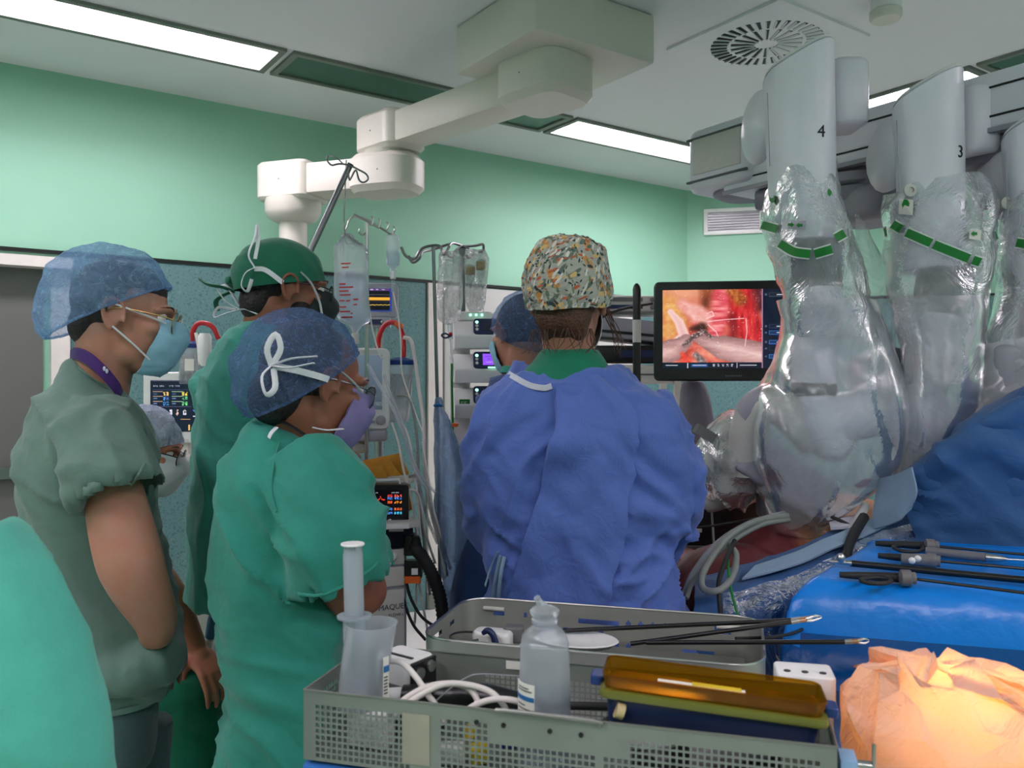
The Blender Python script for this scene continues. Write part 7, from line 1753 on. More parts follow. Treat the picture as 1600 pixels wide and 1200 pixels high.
    hh.tube(P_, [.020 if i % 2 else .0165 for i in range(len(P_))], 14); tag(hh.build('corrugated_hose', M['black_soft'], ang=180), 'thick black corrugated hose curving down beside the anaesthesia machine', 'hose')
    hb = thing('hose_bracket', 'black bracket with an orange tag on the side of the anaesthesia machine', 'bracket', Q(640, 880, 2.42))
    MB().rbox(Q(640, 850, 2.42), (.03, .05, .06), .008).build('clamp', M['black'], hb); MB().rbox(Q(650, 846, 2.40), (.02, .03, .03), .008).build('knob', M['black_soft'], hb); MB().box(Q(646, 888, 2.42), (.05, .03, .05)).build('block', M['black'], hb); MB().box(Q(645, 905, 2.41), (.045, .02, .02)).build('orange_tag', M['orange_plastic'], hb); MB().box(Q(648, 893, 2.395), (.018, .006, .018)).build('white_tag', M['white'], hb)
    for pts, lb in (([(628, 905, 2.42), (632, 940, 2.42), (645, 975, 2.42), (665, 1000, 2.42)], 'thin black cord hanging left of the corrugated hose'), ([(634, 905, 2.41), (642, 935, 2.41), (660, 965, 2.41), (690, 985, 2.41)], 'thin black cord curving under the corrugated hose')):
        tag(MB().tube([Q(*p) for p in pts], .0045, 8, k=6).build('power_cable', M['black_soft']), lb, 'cable')
    # leads
    L = [([(600, 585, 2.5), (612, 620, 2.5), (625, 650, 2.5), (640, 700, 2.5), (655, 740, 2.5), (680, 770, 2.5)], .0042, 'clear_soft', 'clear breathing line slanting from the slate cap past the canister'),
         ([(575, 570, 2.35), (592, 600, 2.4), (615, 640, 2.45), (634, 690, 2.5), (648, 735, 2.5), (668, 765, 2.5)], .005, 'clear_soft', 'clear line slanting from the glasses to the blue film'),
         ([(630, 527, 2.68), (642, 532, 2.68), (648, 560, 2.68), (655, 610, 2.66), (662, 660, 2.64), (664, 720, 2.62), (670, 780, 2.6), (690, 860, 2.58), (698, 900, 2.58)], .0065, 'cable_white', 'thick white tube arching over the canister lid and down the wall'),
         ([(620, 618, 2.6), (636, 620, 2.6), (645, 640, 2.6), (652, 690, 2.6), (654, 740, 2.6), (658, 800, 2.56), (664, 860, 2.54), (672, 930, 2.5)], .0042, 'cable_grey', 'grey sensor lead hanging from the canister'),
         ([(612, 660, 2.55), (622, 690, 2.55), (632, 740, 2.52), (645, 790, 2.5), (652, 850, 2.48), (655, 910, 2.46), (668, 985, 2.46)], .0036, 'cable_white', 'thin white lead falling behind the brown envelopes'),
         ([(626, 655, 2.56), (640, 690, 2.56), (650, 760, 2.54), (656, 830, 2.5), (652, 900, 2.48), (648, 975, 2.46)], .0036, 'cable_white', 'thin white lead falling past the wire shelf'),
         ([(634, 766, 2.44), (650, 768, 2.46), (658, 790, 2.48), (664, 830, 2.5), (680, 880, 2.54)], .004, 'cable_white', 'white lead plugged into the red waveform monitor'),
         ([(660, 690, 2.6), (668, 740, 2.58), (676, 790, 2.56), (690, 840, 2.56), (704, 890, 2.58)], .0036, 'cable_white', 'thin white lead crossing towards the blue film sleeve'),
         ([(650, 700, 2.58), (656, 760, 2.56), (668, 810, 2.56), (684, 850, 2.56)], .005, 'film_bag', 'clear loose line beside the white leads')]
    for pts, r_, mt, lb in L: tag(MB().tube([Q(*p) for p in pts], r_, 8, k=7).build('lead', M[mt]), lb, 'cable')
    # breathing hoses seen between the people
    t = thing('breathing_hoses', 'breathing hoses with blue connector hanging between the legs', 'hose', Q(330, 1080, 2.75))
    d = 2.75
    MB().tube([Q(318, 928, d), Q(326, 945, d), Q(332, 962, d)], .009, 8, k=4).build('blue_line', M['blue_plastic'], t); MB().tube([Q(330, 925, d), Q(334, 945, d), Q(334, 960, d)], .006, 8, k=4).build('tan_line', M['envelope'], t)
    MB().tube([Q(337, 956, d), Q(334, 968, d), Q(328, 996, d)], [.017, .020, .017], 14).build('connector', simple('connector_blue', C(52, 112, 150), .4), t); MB().tube([Q(338, 952, d), Q(336, 958, d)], .0195, 14).build('ring', M['lanyard'], t)
    P_ = spline([Q(327, 998, d), Q(322, 1030, d), Q(314, 1075, d)], 16); MB().tube(P_, [.018 if i % 2 else .015 for i in range(len(P_))], 14).build('corrugated_tube', M['offwhite'], t, ang=180)
    P_ = spline([Q(345, 965, d), Q(349, 995, d), Q(342, 1030, d), Q(346, 1070, d)], 16); MB().tube(P_, [.011 if i % 2 else .009 for i in range(len(P_))], 12).build('corrugated_tube', M['cable_grey'], t, ang=180)
    u = thing('ventilator_cart', 'white machine cart low between the seated knee and the teal scrubs', 'cart', V3(Q(350, 0, 2.95).x, 2.98, 0))
    z0 = Q(0, 1140, 2.95).z; MB().box(V3(Q(356, 0, 2.95).x, 3.08, .60), (.20, .2, .66)).build('body', M['white'], u, bevel=.01); MB().box(V3(Q(356, 0, 2.95).x, 3.06, .2), (.26, .26, .10)).build('foot', M['grey_shell'], u, bevel=.01)
    MB().tube([Q(350, 1050, 2.93), Q(352, 1090, 2.93), Q(346, 1125, 2.93), Q(356, 1135, 2.93)], .004, 8, k=5).build('cord', M['black_soft'], u)
anaesthesia()
# ================================================================ foreground table: trays, basket, bottle, syringe
A_ = Vector((.9651, -.2618, 0)); B_ = Vector((.2618, .9651, 0))
BZ = 1.05; BB = .972
BFL = QZ(475, 1078, BZ); BLEN = .565; BDEP = .165
CZ = .95; CFL = QZ(652, 996, CZ); CLEN = .585; CDEP = .285; CH_ = .13
TAB = CZ - CH_ - .004
def bp(a, b, z): p = BFL + A_ * a + B_ * b; return V3(p.x, p.y, z)
def cp(a, b, z): p = CFL + A_ * a + B_ * b; return V3(p.x, p.y, z)
RA_ = Matrix((A_, B_, Z_)).transposed()

def table():
    t = thing('side_table', 'steel side table under the instrument basket and the sterilisation tray', 'table', bp(.40, .42, 0))
    def tp(a, b, z): return bp(a, b, z)
    MB().hexa([tp(a, b, TAB - .03) for a, b in ((-.05, -.12), (1.02, -.12), (1.02, .83), (-.05, .83))] + [tp(a, b, TAB) for a, b in ((-.05, -.12), (1.02, -.12), (1.02, .83), (-.05, .83))]).build('table_top', M['steel'], t, bevel=.005)
    for a, b in ((.0, -.06), (.96, -.06), (.96, .78), (.0, .78)): MB().tube([tp(a, b, 0), tp(a, b, TAB - .03)], .015, 10).build('leg', M['steel'], t)
    bx = MB().hexa([bp(a, b, TAB) for a, b in ((-.005, -.005), (.60, -.005), (.60, .19), (-.005, .19))] + [bp(a, b, BB - .004) for a, b in ((-.005, -.005), (.60, -.005), (.60, .19), (-.005, .19))])
    tag(bx.build('wrapped_pack', M['wrap_blue'], bevel=.012), 'blue cloth wrapped pack under the perforated basket', 'wrapped pack')
table()

def lattice(mb, o, ax, az, xs, zs, hole):
    """plate with openings: xs, zs cell borders; hole(i, j) -> True leaves the cell open"""
    n = len(xs)
    vs = [o + ax * x + az * z for z in zs for x in xs]
    fs = [(j * n + i, j * n + i + 1, (j + 1) * n + i + 1, (j + 1) * n + i) for j in range(len(zs) - 1) for i in range(n - 1) if not hole(i, j)]
    mb.add(vs, fs)
def basket():
    t = thing('wire_basket', 'grey perforated metal basket with square holes in the foreground', 'basket', bp(BLEN / 2, BDEP / 2, BB))
    H = BZ - BB; pit = .0068; op = .0047
    def panel(name, o, ax, L, top, seed, solids, low=None):
        nc = int((L - .024) / pit); x0 = (L - nc * pit) / 2; xs = [0.]
        for i in range(nc): xs += [x0 + i * pit + (pit - op) / 2, x0 + i * pit + (pit + op) / 2]
        xs.append(L); zs = [0.]; nr = int((H - top - .005) / pit)
        for j in range(nr): zs += [.004 + j * pit, .004 + j * pit + op]
        zs.append(H)
        def hole(i, j):
            if i % 2 == 0 or j % 2 == 0: return False
            c, r = i // 2, j // 2
            if any(a <= c < b for a, b in solids): return False
            if low and low[0] <= c < low[1] and r >= nr - low[2]: return False
            return True
        mb = MB(); lattice(mb, o, ax, Z_, xs, zs, hole); return mb.build(name, M['basket_alu'], t, smooth=False, solid=.0012)
    f = panel('front_panel', bp(0, 0, BB), A_, BLEN, .011, 1, ((17, 22), (47, 48)), (30, 52, 3))
    panel('back_panel', bp(0, BDEP, BB), A_, BLEN, .016, 2, ((12, 22), (34, 38), (58, 62)))
    panel('side_panel', bp(0, 0, BB), B_, BDEP, .011, 3, ()); panel('side_panel', bp(BLEN, 0, BB), B_, BDEP, .011, 4, ())
    MB().hexa([bp(a, b, BB) for a, b in ((0, 0), (BLEN, 0), (BLEN, BDEP), (0, BDEP))] + [bp(a, b, BB + .0015) for a, b in ((0, 0), (BLEN, 0), (BLEN, BDEP), (0, BDEP))]).build('bottom', M['basket_alu'], t)
    rim = MB()
    for a, b, c, d in ((0, 0, BLEN, 0), (0, BDEP, BLEN, BDEP), (0, 0, 0, BDEP), (BLEN, 0, BLEN, BDEP)): rim.tube([bp(a, b, BZ), bp(c, d, BZ)], .0016, 6)
    rim.build('rim', M['alu'], t)
    MB().box(bp(.136, -.0014, BB + .038), (.032, .0014, .055), RA_).build('name_plate', simple('plate_beige', C(172, 170, 152), .5, .3), t, bevel=.0004)
    MB().tube([bp(.232, -.003, BZ), bp(.236, -.005, BZ + .003), bp(.332, -.005, BZ + .002), bp(.338, -.003, BZ - .003)], .0026, 8, k=3).build('grip', M['alu'], t)
    for a in (.205, .235, .285, .318): MB().lathe([(.0001, .0), (.0026, .0), (.0026, .0012), (.0001, .0014)], bp(a, -.0009, BZ - .014 - (a - .2) * .01), RA_ @ Matrix.Rotation(PI / 2, 3, 'X'), 12).build('rivet', M['black'], f)
    MB().box(bp(.205, BDEP - .0016, BZ - .008), (.026, .001, .010), RA_).build('label', M['paper'], t)
    # catch and thumb screw at the right end
    ct = thing('latch_block', 'pale blue plastic latch with steel thumb screw on the right end of the basket', 'latch', bp(BLEN + .014, .02, BB))
    MB().box(bp(BLEN + .012, .02, BB + .032), (.016, .03, .064), RA_).build('block', simple('pale_blue', C(140, 178, 214), .5), ct, bevel=.002)
    MB().tube([bp(BLEN + .020, .02, BB + .055), bp(BLEN + .034, .02, BB + .055)], .005, 12).build('screw', M['steel'], ct); MB().box(bp(BLEN + .036, .02, BB + .060), (.003, .006, .034), RA_).build('wing', M['steel'], ct, bevel=.001)
basket()

def container():
    t = thing('sterilisation_tray', 'rounded grey metal instrument tray with slots and round holes behind the basket', 'tray', cp(CLEN / 2, CDEP / 2, CZ - CH_))
    r = .055; st = .0034
    path = []; segs = [((r, 0), (CLEN - r, 0)), None, ((CLEN, r), (CLEN, CDEP - r)), None, ((CLEN - r, CDEP), (r, CDEP)), None, ((0, CDEP - r), (0, r)), None]
    cen = {1: (CLEN - r, r, -90), 3: (CLEN - r, CDEP - r, 0), 5: (r, CDEP - r, 90), 7: (r, r, 180)}
    info = []
    for k, sgm in enumerate(segs):
        if sgm:
            (x0, y0), (x1, y1) = sgm; n = int(math.hypot(x1 - x0, y1 - y0) / st)
            for i in range(n): u = i / n; path.append((x0 + (x1 - x0) * u, y0 + (y1 - y0) * u)); info.append(k)
        else:
            cx, cy, a0 = cen[k]; n = int(r * PI / 2 / st)
            for i in range(n): a = math.radians(a0 + 90 * i / n); path.append((cx + r * math.cos(a), cy + r * math.sin(a))); info.append(k)
    zs = [CZ - CH_ + CH_ * j / 38 for j in range(39)]
    slots = {0: [(.045, .085, .022, .036), (.24, .30, .022, .034), (.455, .505, .024, .042)], 4: [(.035, .080, .018, .034), (.235, .315, .026, .036), (.50, .55, .022, .036), (.44, .50, .072, .084), (.15, .20, .058, .07)], 6: [(.08, .13, .02, .03), (.17, .20, .02, .03)], 2: [(.08, .13, .02, .034)]}
    dots = {0: [(.155 + 0 * i, .030) for i in range(1)] + [(.175, .032)] + [(.33 + .022 * i, .026) for i in range(4)], 4: [(.125 + .02 * i, .030) for i in range(3)] + [(.335 + .024 * i, .030) for i in range(4)] + [(.185 + .024 * i, .052) for i in range(5)] + [(.215 + .024 * i, .074) for i in range(6)], 6: [], 2: []}
    def hole(i, j):
        k = info[i]
        if k not in slots: return False
        x, y = path[i]; s = x if k in (0, 4) else y; z = CZ - (zs[j] + zs[j + 1]) / 2
        return any(a < s < b and c < z < d for a, b, c, d in slots[k]) or any((s - a) ** 2 + (z - b) ** 2 < .0048 ** 2 for a, b in dots[k])
    mb = MB(); n = len(path)
    vs = [cp(x, y, z) for z in zs for x, y in path]
    fs = [(j * n + i, j * n + (i + 1) % n, (j + 1) * n + (i + 1) % n, (j + 1) * n + i) for j in range(38) for i in range(n) if not hole(i, j)]
    mb.add(vs, fs); mb.build('wall', M['tray_alu'], t, ang=30, solid=.002)
    MB().tube([cp(x, y, CZ) for x, y in path[::3]], .0024, 8, closed=True).build('rim', M['steel'], t)
    bt = MB(); bt.add([cp(x, y, CZ - CH_) for x, y in path[::2]] + [cp(x, y, CZ - CH_ + .002) for x, y in path[::2]], [tuple(range(len(path[::2]))), tuple(range(len(path[::2]), 2 * len(path[::2])))]); bt.build('bottom', M['tray_alu'], t)
    for k in ((.057, CDEP - .004, .020), (.525, CDEP - .004, .022)): MB().tube([cp(k[0] - .022, k[1], CZ - k[2]), cp(k[0] + .022, k[1], CZ - k[2])], .0045, 10).build('grip_roll', M['offwhite'], t)
    MB().hexa([cp(a, b, CZ - .075) for a, b in ((.03, .02), (CLEN - .03, .02), (CLEN - .03, CDEP - .02), (.03, CDEP - .02))] + [cp(a, b, CZ - .072) for a, b in ((.03, .02), (CLEN - .03, .02), (CLEN - .03, CDEP - .02), (.03, CDEP - .02))]).build('inner_shelf', M['alu'], t)
    # things in the tray
    zi = CZ - .070
    w = thing('camera_head', 'white camera head with a dark blue lever in the metal tray', 'camera head', cp(.11, .10, zi))
    MB().rbox(cp(.10, .13, CZ - .034), (.075, .045, .035), .015, RA_).build('body', M['white'], w, bevel=.003); MB().rbox(cp(.135, .15, CZ - .026), (.038, .03, .03), .010, RA_).build('dark_end', M['tube_grey'], w, bevel=.002)
    MB().tube([cp(.092, .09, CZ - .012), cp(.102, .09, CZ - .006), cp(.112, .09, CZ - .014), cp(.118, .09, CZ - .034)], [.004, .006, .006, .007], 10, k=4).build('lever', M['navy_plastic'], w)
    w = thing('white_dish', 'white oval dish lying in the metal tray behind the bottle', 'dish', cp(.25, .12, zi))
    MB().lathe([(.02, 0), (.045, .010), (.052, .018), (.050, .020), (.03, .012)], cp(.255, .15, CZ - .045), RA_ @ Matrix.Scale(1.5, 3, (1, 0, 0)), 30).build('dish', M['white'], w)
    MB().lathe([(.008, 0), (.010, .02), (.008, .05)], cp(.165, .08, CZ - .03), RA_ @ Matrix.Rotation(PI / 2, 3, 'Y'), 14).build('connector', M['white'], w)
    tag(MB().tube([cp(.05 + .03 * math.cos(a), .12 + .03 * math.sin(a), CZ - .03) for a in [2 * PI * i / 20 for i in range(20)]], .0022, 6, closed=True).build('wire_ring', M['steel_dark']), 'thin steel ring lying at the left end of the metal tray', 'ring')
    def shaft(label, a, b, tip, d0, d1, dt):
        i = thing('laparoscopic_instrument', label, 'instrument', Q(*a, d0)); p, q, r_ = Q(*a, d0), Q(*b, d1), Q(*tip, dt)
        MB().tube([p, q], .0042, 10).build('shaft', M['black'], i); v = (r_ - q)
        MB().tube([q, q + v * .3], [.0042, .0046], 10).build('wrist', M['steel'], i)
        MB().tube([q + v * .3, q + v * .55, q + v * .6], [.004, .0045, .0025], 10).build('clevis', simple('brass_tip', C(200, 160, 130), .3, .9), i)
        for s in (-1, 1): MB().tube([q + v * .55 + V3(0, 0, .002 * s), q + v * .8 + V3(0, 0, .0035 * s), r_ + V3(0, 0, .001 * s)], [.0026, .0022, .001], 8, k=3).build('jaw', M['steel'], i)
    shaft('long black instrument shaft lying rearmost across the metal tray rim', (872, 986), (1236, 969), (1284, 964), 1.58, 1.50, 1.49)
    shaft('long black instrument shaft slanting up across the metal tray rim', (985, 1006), (1236, 972), (1278, 965), 1.47, 1.46, 1.455)
    shaft('long black instrument shaft nearest the front, tip beyond the tray at right', (1010, 1004), (1320, 1003), (1358, 1001), 1.45, 1.36, 1.35)
    tag(MB().tube([Q(1150, 998, 1.5), Q(1210, 995, 1.55), Q(1250, 985, 1.62), Q(1275, 965, 1.7), Q(1300, 950, 1.75)], .0035, 8, k=6).build('black_cable', M['black_soft']), 'black cable curving out of the right end of the metal tray', 'cable')
container()

def basket_contents():
    # wash bottle
    d = .912; c = Q(851, 0, d); c.z = 0; zz = lambda y: Q(0, y, d).z
    t = thing('wash_bottle', 'translucent plastic wash bottle half full of clear liquid, nozzle cap', 'bottle', V3(c.x, c.y, BB + .002)); k = px(d)
    MB().lathe([(.024, BB + .002), (.0285, BB + .006), (.0290, BB + .05), (.0278, zz(1060)), (.0265, zz(1005)), (.0245, zz(992)), (.018, zz(982)), (.0120, zz(976)), (.0120, zz(972))], c, n=36).build('body', M['clear_soft'], t)
    MB().lathe([(.023, BB + .004), (.0276, BB + .008), (.0280, BB + .05), (.0276, zz(1083)), (.001, zz(1083))], c, n=36).build('liquid', M['clear_liquid'], t)
    nk = MB().lathe([(.0125, zz(980)), (.0125, zz(974)), (.0145, zz(972)), (.0145, zz(967)), (.0125, zz(965)), (.0145, zz(962)), (.0165, zz(957)), (.0165, zz(953)), (.0130, zz(949)), (.0080, zz(946)), (.001, zz(944))], c, n=28).build('screw_cap', M['clear_soft'], t)
    MB().tube([V3(c.x, c.y, zz(948)), Q(843, 942, d), Q(839, 934, d - .004)], [.0048, .0042, .0038], 12).build('nozzle', M['clear_soft'], t)
    L = MB(); rr = []
    for i in range(9):
        a = math.radians(186 + 7.5 * i); rr.append([V3(c.x + .0292 * math.cos(a), c.y + .0292 * math.sin(a), z) for z in (zz(1058), zz(1122))])
    L.add([p for q in rr for p in q], [(2 * i, 2 * i + 2, 2 * i + 3, 2 * i + 1) for i in range(8)]); lb = L.build('label', M['paper'], t, solid=.0006)
    def band(y0, y1, a0, a1, mat, nm, e=.0297):
        m_ = MB(); q = []
        for i in range(7):
            a = math.radians(a0 + (a1 - a0) * i / 6); q.append([V3(c.x + e * math.cos(a), c.y + e * math.sin(a), z) for z in (zz(y0), zz(y1))])
        m_.add([p for w in q for p in w], [(2 * i, 2 * i + 2, 2 * i + 3, 2 * i + 1) for i in range(6)]); m_.build(nm, mat, lb, solid=.0004)
    band(1077, 1084, 187, 245, M['blue_print'], 'blue_band')
    for y, a1 in ((1064, 232), (1068, 240), (1090, 222), (1096, 236), (1103, 214), (1109, 228)): band(y, y + 1.8, 198, a1, M['grey_print'], 'print')
    # beaker with the big syringe
    d = .985; t = thing('beaker', 'translucent plastic beaker leaning in the left end of the basket, syringe inside', 'beaker', Q(563, 1110, d))
    up = (Q(580, 976, d) - Q(561, 1100, d)).normalized(); R = Matrix((V3(1, 0, 0), up.cross(V3(1, 0, 0)).normalized(), up)).transposed(); o = Q(561, 1104, d)
    MB().lathe([(.001, .002), (.026, .002), (.0285, .04), (.030, .098), (.0308, .100), (.0300, .1005), (.029, .098), (.0275, .04), (.025, .004), (.001, .004)], o, R, 32).build('wall', M['clear_soft'], t)
    lb = MB().box(Q(603, 1062, d - .024), (.008, .001, .052), rotz(.9)).build('label', M['paper'], t); MB().box(Q(604, 1045, d - .026), (.008, .001, .007), rotz(.9)).build('blue_band', M['blue_print'], lb)
    for i in range(6): MB().box(Q(603, 1058 + 5 * i, d - .026), (.005, .001, .0014), rotz(.9)).build('print', M['grey_print'], lb)
    s = thing('syringe', 'large translucent catheter tip syringe standing in the beaker, plunger drawn out', 'syringe', Q(556, 1095, d)); a = Q(551, 852, d); b = Q(557, 1092, d); ax = (a - b).normalized(); R = Matrix((V3(1, 0, 0), ax.cross(V3(1, 0, 0)).normalized(), ax)).transposed()
    L = (a - b).length; f = (b - Q(556, 965, d)).length
    MB().lathe([(.004, -.012), (.004, .0), (.0132, .006), (.0138, f), (.0205, f + .0005), (.0205, f + .003), (.0126, f + .003), (.0122, .01)], b, R, 28).build('barrel', M['clear_soft'], s)
    MB().rbox(b + ax * (f + .002), (.040, .026, .003), .012, R).build('finger_flange', M['clear_soft'], s)
    for q in range(2): MB().box(b + ax * (f * .45 + (L - f * .45) / 2), ((.0225, .0014, L - f * .45) if q == 0 else (.0014, .0225, L - f * .45)), R @ rotz(.5)).build('plunger_rib', M['clear_soft'], s)
    MB().tube([b + ax * (f * .45), b + ax * (L - .010), b + ax * L], [.0118, .0118, .0075], 20).build('plunger', M['clear_soft'], s)
    MB().lathe([(.0128, 0), (.0132, .004), (.0132, .012), (.011, .016)], b + ax * (f * .42), R, 24).build('piston', simple('rubber_grey', C(96, 118, 148), .5), s)
    MB().lathe([(.0135, 0), (.0142, .0012), (.0135, .0026)], a, R, 28).build('thumb_rest', M['white'], s)
    # white scope head with black face and three discs
    d = 1.06; t = thing('scope_handle', 'white scope handle with black end face and three silver discs in the basket', 'scope handle', Q(632, 1085, d)); R = rotz(-.62)
    c = Q(632, 1052, d); MB().rbox(c, (.062, .05, .052), .010, R).build('housing', M['white'], t, bevel=.003)
    MB().rbox(c + R @ V3(.032, 0, .0), (.006, .046, .048), .010, R).build('end_face', M['black'], t, bevel=.001)
    for y, z in ((-.010, .010), (.010, .014), (.0, -.012)): MB().lathe([(.0001, 0), (.0075, 0), (.007, .003), (.0001, .0035)], c + R @ V3(.0352, y, z), R @ Matrix.Rotation(PI / 2, 3, 'Y'), 18).build('disc', M['steel'], t)
    MB().rbox(c + R @ V3(.006, -.0255, -.014), (.034, .002, .018), .003, R).build('grey_window', M['tube_grey'], t)
    MB().box(c + R @ V3(0, -.012, .0265), (.05, .004, .002), R).build('slit', M['black'], t)
    MB().tube([Q(598, 1086, d - .06), Q(632, 1084, d - .06)], .008, 14).build('stub', M['white'], t)
    # black grip
    t = thing('black_grip', 'glossy black handle lying among the white cables in the basket', 'handle', Q(720, 1100, .99)); MB().tube([Q(630, 1086, 1.0), Q(670, 1088, .995), Q(740, 1090, .985), Q(790, 1098, .97), Q(860, 1110, .96)], [.012, .014, .017, .016, .010], 18, k=5).build('grip', M['black'], t)
    MB().tube([Q(860, 1102, .99), Q(955, 1104, .975)], .005, 10).build('cord', M['black_soft'], t)
    # cables
    def cab(pts, lb, r=.0036, mat='cable_white'): tag(MB().tube([Q(*p) for p in pts], r, 10, k=8).build('cable', M[mat]), lb, 'cable')
    cab([(606, 1032, 1.0), (628, 1036, .985), (650, 1058, .97), (668, 1085, .955), (682, 1104, .95), (692, 1130, .96)], 'white cable running from the beaker down across the scope handle')
    cab([(610, 1112, .95), (636, 1090, .95), (668, 1073, .955), (706, 1068, .96), (732, 1076, .955), (745, 1092, .95), (744, 1108, .945), (738, 1135, .95)], 'white cable arching over the black handle, inner loop')
    cab([(618, 1118, .945), (645, 1094, .94), (690, 1070, .945), (730, 1070, .95), (764, 1080, .945), (784, 1098, .935), (794, 1118, .93), (800, 1140, .935)], 'white cable arching over the black handle, outer loop')
    cab([(716, 1120, .935), (742, 1102, .93), (770, 1093, .925), (800, 1094, .92), (830, 1104, .92), (850, 1125, .92)], 'white cable low behind the wash bottle')
    cab([(676, 1100, .96), (700, 1078, .97), (726, 1060, 1.0), (748, 1053, 1.02), (790, 1055, 1.03), (840, 1058, 1.03)], 'thin clear thread rising across the white cables', .0009, 'clear_soft')
    # blue case with the amber tray on it
    Rt = rotz(-.215); Rk = Rt @ Matrix.Rotation(.062, 3, 'Y')
    c = Q(1110, 1088, .868)
    t = thing('endoscope_case', 'long dark blue plastic case topped by a transparent amber tray on the basket', 'case', c - Z_ * .036)
    Lx, Wy = .212, .056
    def rr(l, w, z, r=.010):
        out = []
        for sx, sy, a0 in ((1, 1, 0), (-1, 1, 90), (-1, -1, 180), (1, -1, 270)):
            for i in range(6):
                a = math.radians(a0 + 18 * i); out.append(c + Rk @ V3(sx * (l / 2 - r) + r * math.cos(a), sy * (w / 2 - r) + r * math.sin(a), z))
        return out
    mb = MB(); mb.loft([rr(Lx - .014, Wy - .014, -.036), rr(Lx - .006, Wy - .006, -.032), rr(Lx, Wy, -.004), rr(Lx - .004, Wy - .004, -.004), rr(Lx - .012, Wy - .012, -.030)]); mb.build('blue_base', M['navy_plastic'], t)
    mb = MB(); mb.loft([rr(Lx + .014, Wy + .010, -.005), rr(Lx + .016, Wy + .012, -.002), rr(Lx + .014, Wy + .010, .003), rr(Lx - .004, Wy - .004, .004), rr(Lx - .004, Wy - .004, -.004)], cap=False, closed=True); mb.build('olive_flange', simple('olive_plastic', C(110, 112, 44), .3), t)
    mb = MB(); mb.loft([rr(Lx + .004, Wy + .002, .003), rr(Lx + .010, Wy + .008, .018), rr(Lx + .007, Wy + .005, .0185), rr(Lx + .001, Wy - .001, .004)], cap=False, closed=True); mb.loft([rr(Lx, Wy - .002, .0045), rr(Lx, Wy - .002, .0055)]); mb.build('amber_tray', M['amber'], t)
    MB().tube([p for p in rr(Lx + .009, Wy + .007, .0185)], .0012, 6, closed=True).build('amber_rim', M['amber'], t)
    l2 = MB().box(c + Rk @ V3(-.010, .004, .0075), (.09, .010, .001), Rk).build('label', M['paper'], t); MB().box(c + Rk @ V3(.006, .006, .0085), (.05, .008, .001), Rk).build('yellow_label', M['yellow_plastic'], t)
    for s in (-1, 1): MB().rbox(c + Rk @ V3(s * (Lx / 2 + .012), 0, .004), (.014, .024, .010), .004, Rk).build('blue_latch', M['blue_plastic'], t)
    # coil of white tube under it
    co_ = thing('tube_coil', 'coiled white tube with a black inner ring under the blue case', 'coil', bp(.375, .06, 1.0)); cc = bp(.375, .055, 1.022)
    for rr_, zz_, mt, nm in ((.047, .0, 'white', 'white_loop'), (.041, .006, 'black', 'black_loop'), (.034, .005, 'steel_dark', 'steel_loop')): MB().tube([cc + V3(rr_ * math.cos(a), rr_ * .72 * math.sin(a), zz_) for a in [2 * PI * i / 32 for i in range(32)]], .0045, 8, closed=True).build(nm, M[mt], co_)
    MB().tube([Q(962, 1108, .86), Q(974, 1112, .86)], .0085, 14).build('beige_cap', simple('cap_beige', C(196, 176, 128), .5), co_)
    # white block with three holes at the right
    wb = thing('white_holder', 'white plastic holder with three holes behind the blue case', 'holder', Q(1256, 1100, .99)); c2 = Q(1256, 1068, .99)
    MB().rbox(c2, (.066, .05, .034), .006, Rt).build('block', M['white'], wb, bevel=.002)
    for s in (-1, 0, 1): MB().lathe([(.0001, 0), (.004, 0), (.004, .001), (.0001, .001)], c2 + Rt @ V3(.02 * s, -.01, .0168), None, 14).build('hole', M['black'], wb)
    MB().box(c2 + Rt @ V3(0, 0, -.045), (.06, .045, .056), Rt).build('foot', M['white'], wb)
    # small parts seen through the holes
    random.seed(11)
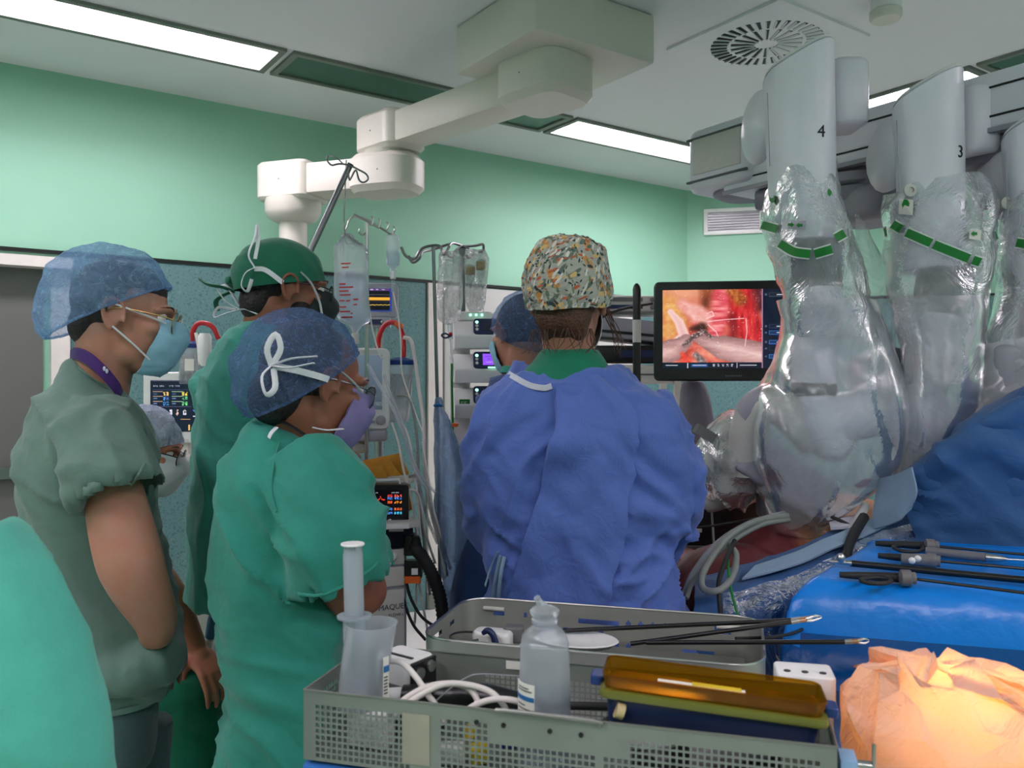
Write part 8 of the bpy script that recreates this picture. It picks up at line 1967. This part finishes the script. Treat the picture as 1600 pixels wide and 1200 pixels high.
    for i, (a, b, mt, sz, lb) in enumerate(((.06, .05, 'white', (.05, .03, .04), 'white connector seen through the holes below the beaker'), (.165, .03, 'white', (.03, .02, .02), 'small white connector seen through the holes right of the plate'), (.195, .04, 'yellow_plastic', (.02, .02, .018), 'yellow plug seen through the front holes of the basket'), (.165, .10, 'yellow_plastic', (.014, .02, .012), 'yellow plug farther back in the basket'), (.215, .09, 'blue_plastic', (.02, .03, .016), 'blue plug at the bottom of the basket'), (.44, .06, 'black', (.13, .09, .036), 'black case at the bottom of the basket under the blue case'), (.105, .09, 'black_soft', (.05, .04, .03), 'black plug at the bottom of the basket below the scope handle'))):
        tag(MB().rbox(bp(a, b, BB + .003 + sz[2] / 2), sz, .004, rotz(-.3 + .3 * (i % 3))).build('plug' if i != 5 else 'case', M[mt], bevel=.001), lb, 'plug' if i != 5 else 'case')
    # glowing plastic cover at the lower right
    d = .90; g = thing('lamp_cover', 'crumpled peach plastic cover glowing warm over a lamp in the bottom right corner', 'lamp cover', Q(1470, 1360, d))
    random.seed(8); rows = []
    for q, (y, l, r_, th) in enumerate(((1036, 1420, 1500, .012), (1046, 1372, 1570, .035), (1064, 1340, 1640, .058), (1092, 1322, 1668, .075), (1130, 1316, 1686, .085), (1175, 1318, 1694, .09), (1230, 1322, 1698, .095), (1300, 1328, 1700, .10), (1390, 1334, 1700, .10))):
        rg_ = ring(y, l, r_, d, th, 0, 26, 2.2); ja = .016 if q else .006
        rows.append([p + V3(random.uniform(-ja, ja), random.uniform(-ja, ja), random.uniform(-ja, ja) * (.8 if q < 8 else 0)) for p in rg_])
    rows[0][19] += V3(0, 0, .012); rows[1][17] += V3(-.01, 0, .018); rows[1][22] += V3(.015, 0, .014)
    mb = MB(); nn_ = 26
    vs = [p for rg_ in rows for p in rg_]; fs = [tuple(range(nn_ - 1, -1, -1))]
    for a in range(len(rows) - 1):
        for b in range(nn_):
            k0, k1, k2, k3 = a * nn_ + b, a * nn_ + (b + 1) % nn_, (a + 1) * nn_ + (b + 1) % nn_, (a + 1) * nn_ + b
            fs += [(k0, k1, k2), (k0, k2, k3)] if random.random() < .5 else [(k0, k1, k3), (k1, k2, k3)]
    mb.add(vs, fs)
    mb.build('cover', M['film_orange'], g, subdiv=2, fn=[crumple(.004, 30, 3)], ang=16)
    for x, y, r in ((1500, 1095, .013), (1590, 1110, .013)): MB().ell(Q(x, y, d - .01), r).build('bulb', M['warm_lamp'], g)
    MB().tube([Q(1520, 1130, d + .03), Q(1520, 1380, d + .03)], .03, 14).build('lamp_stem', M['steel'], g)
basket_contents()
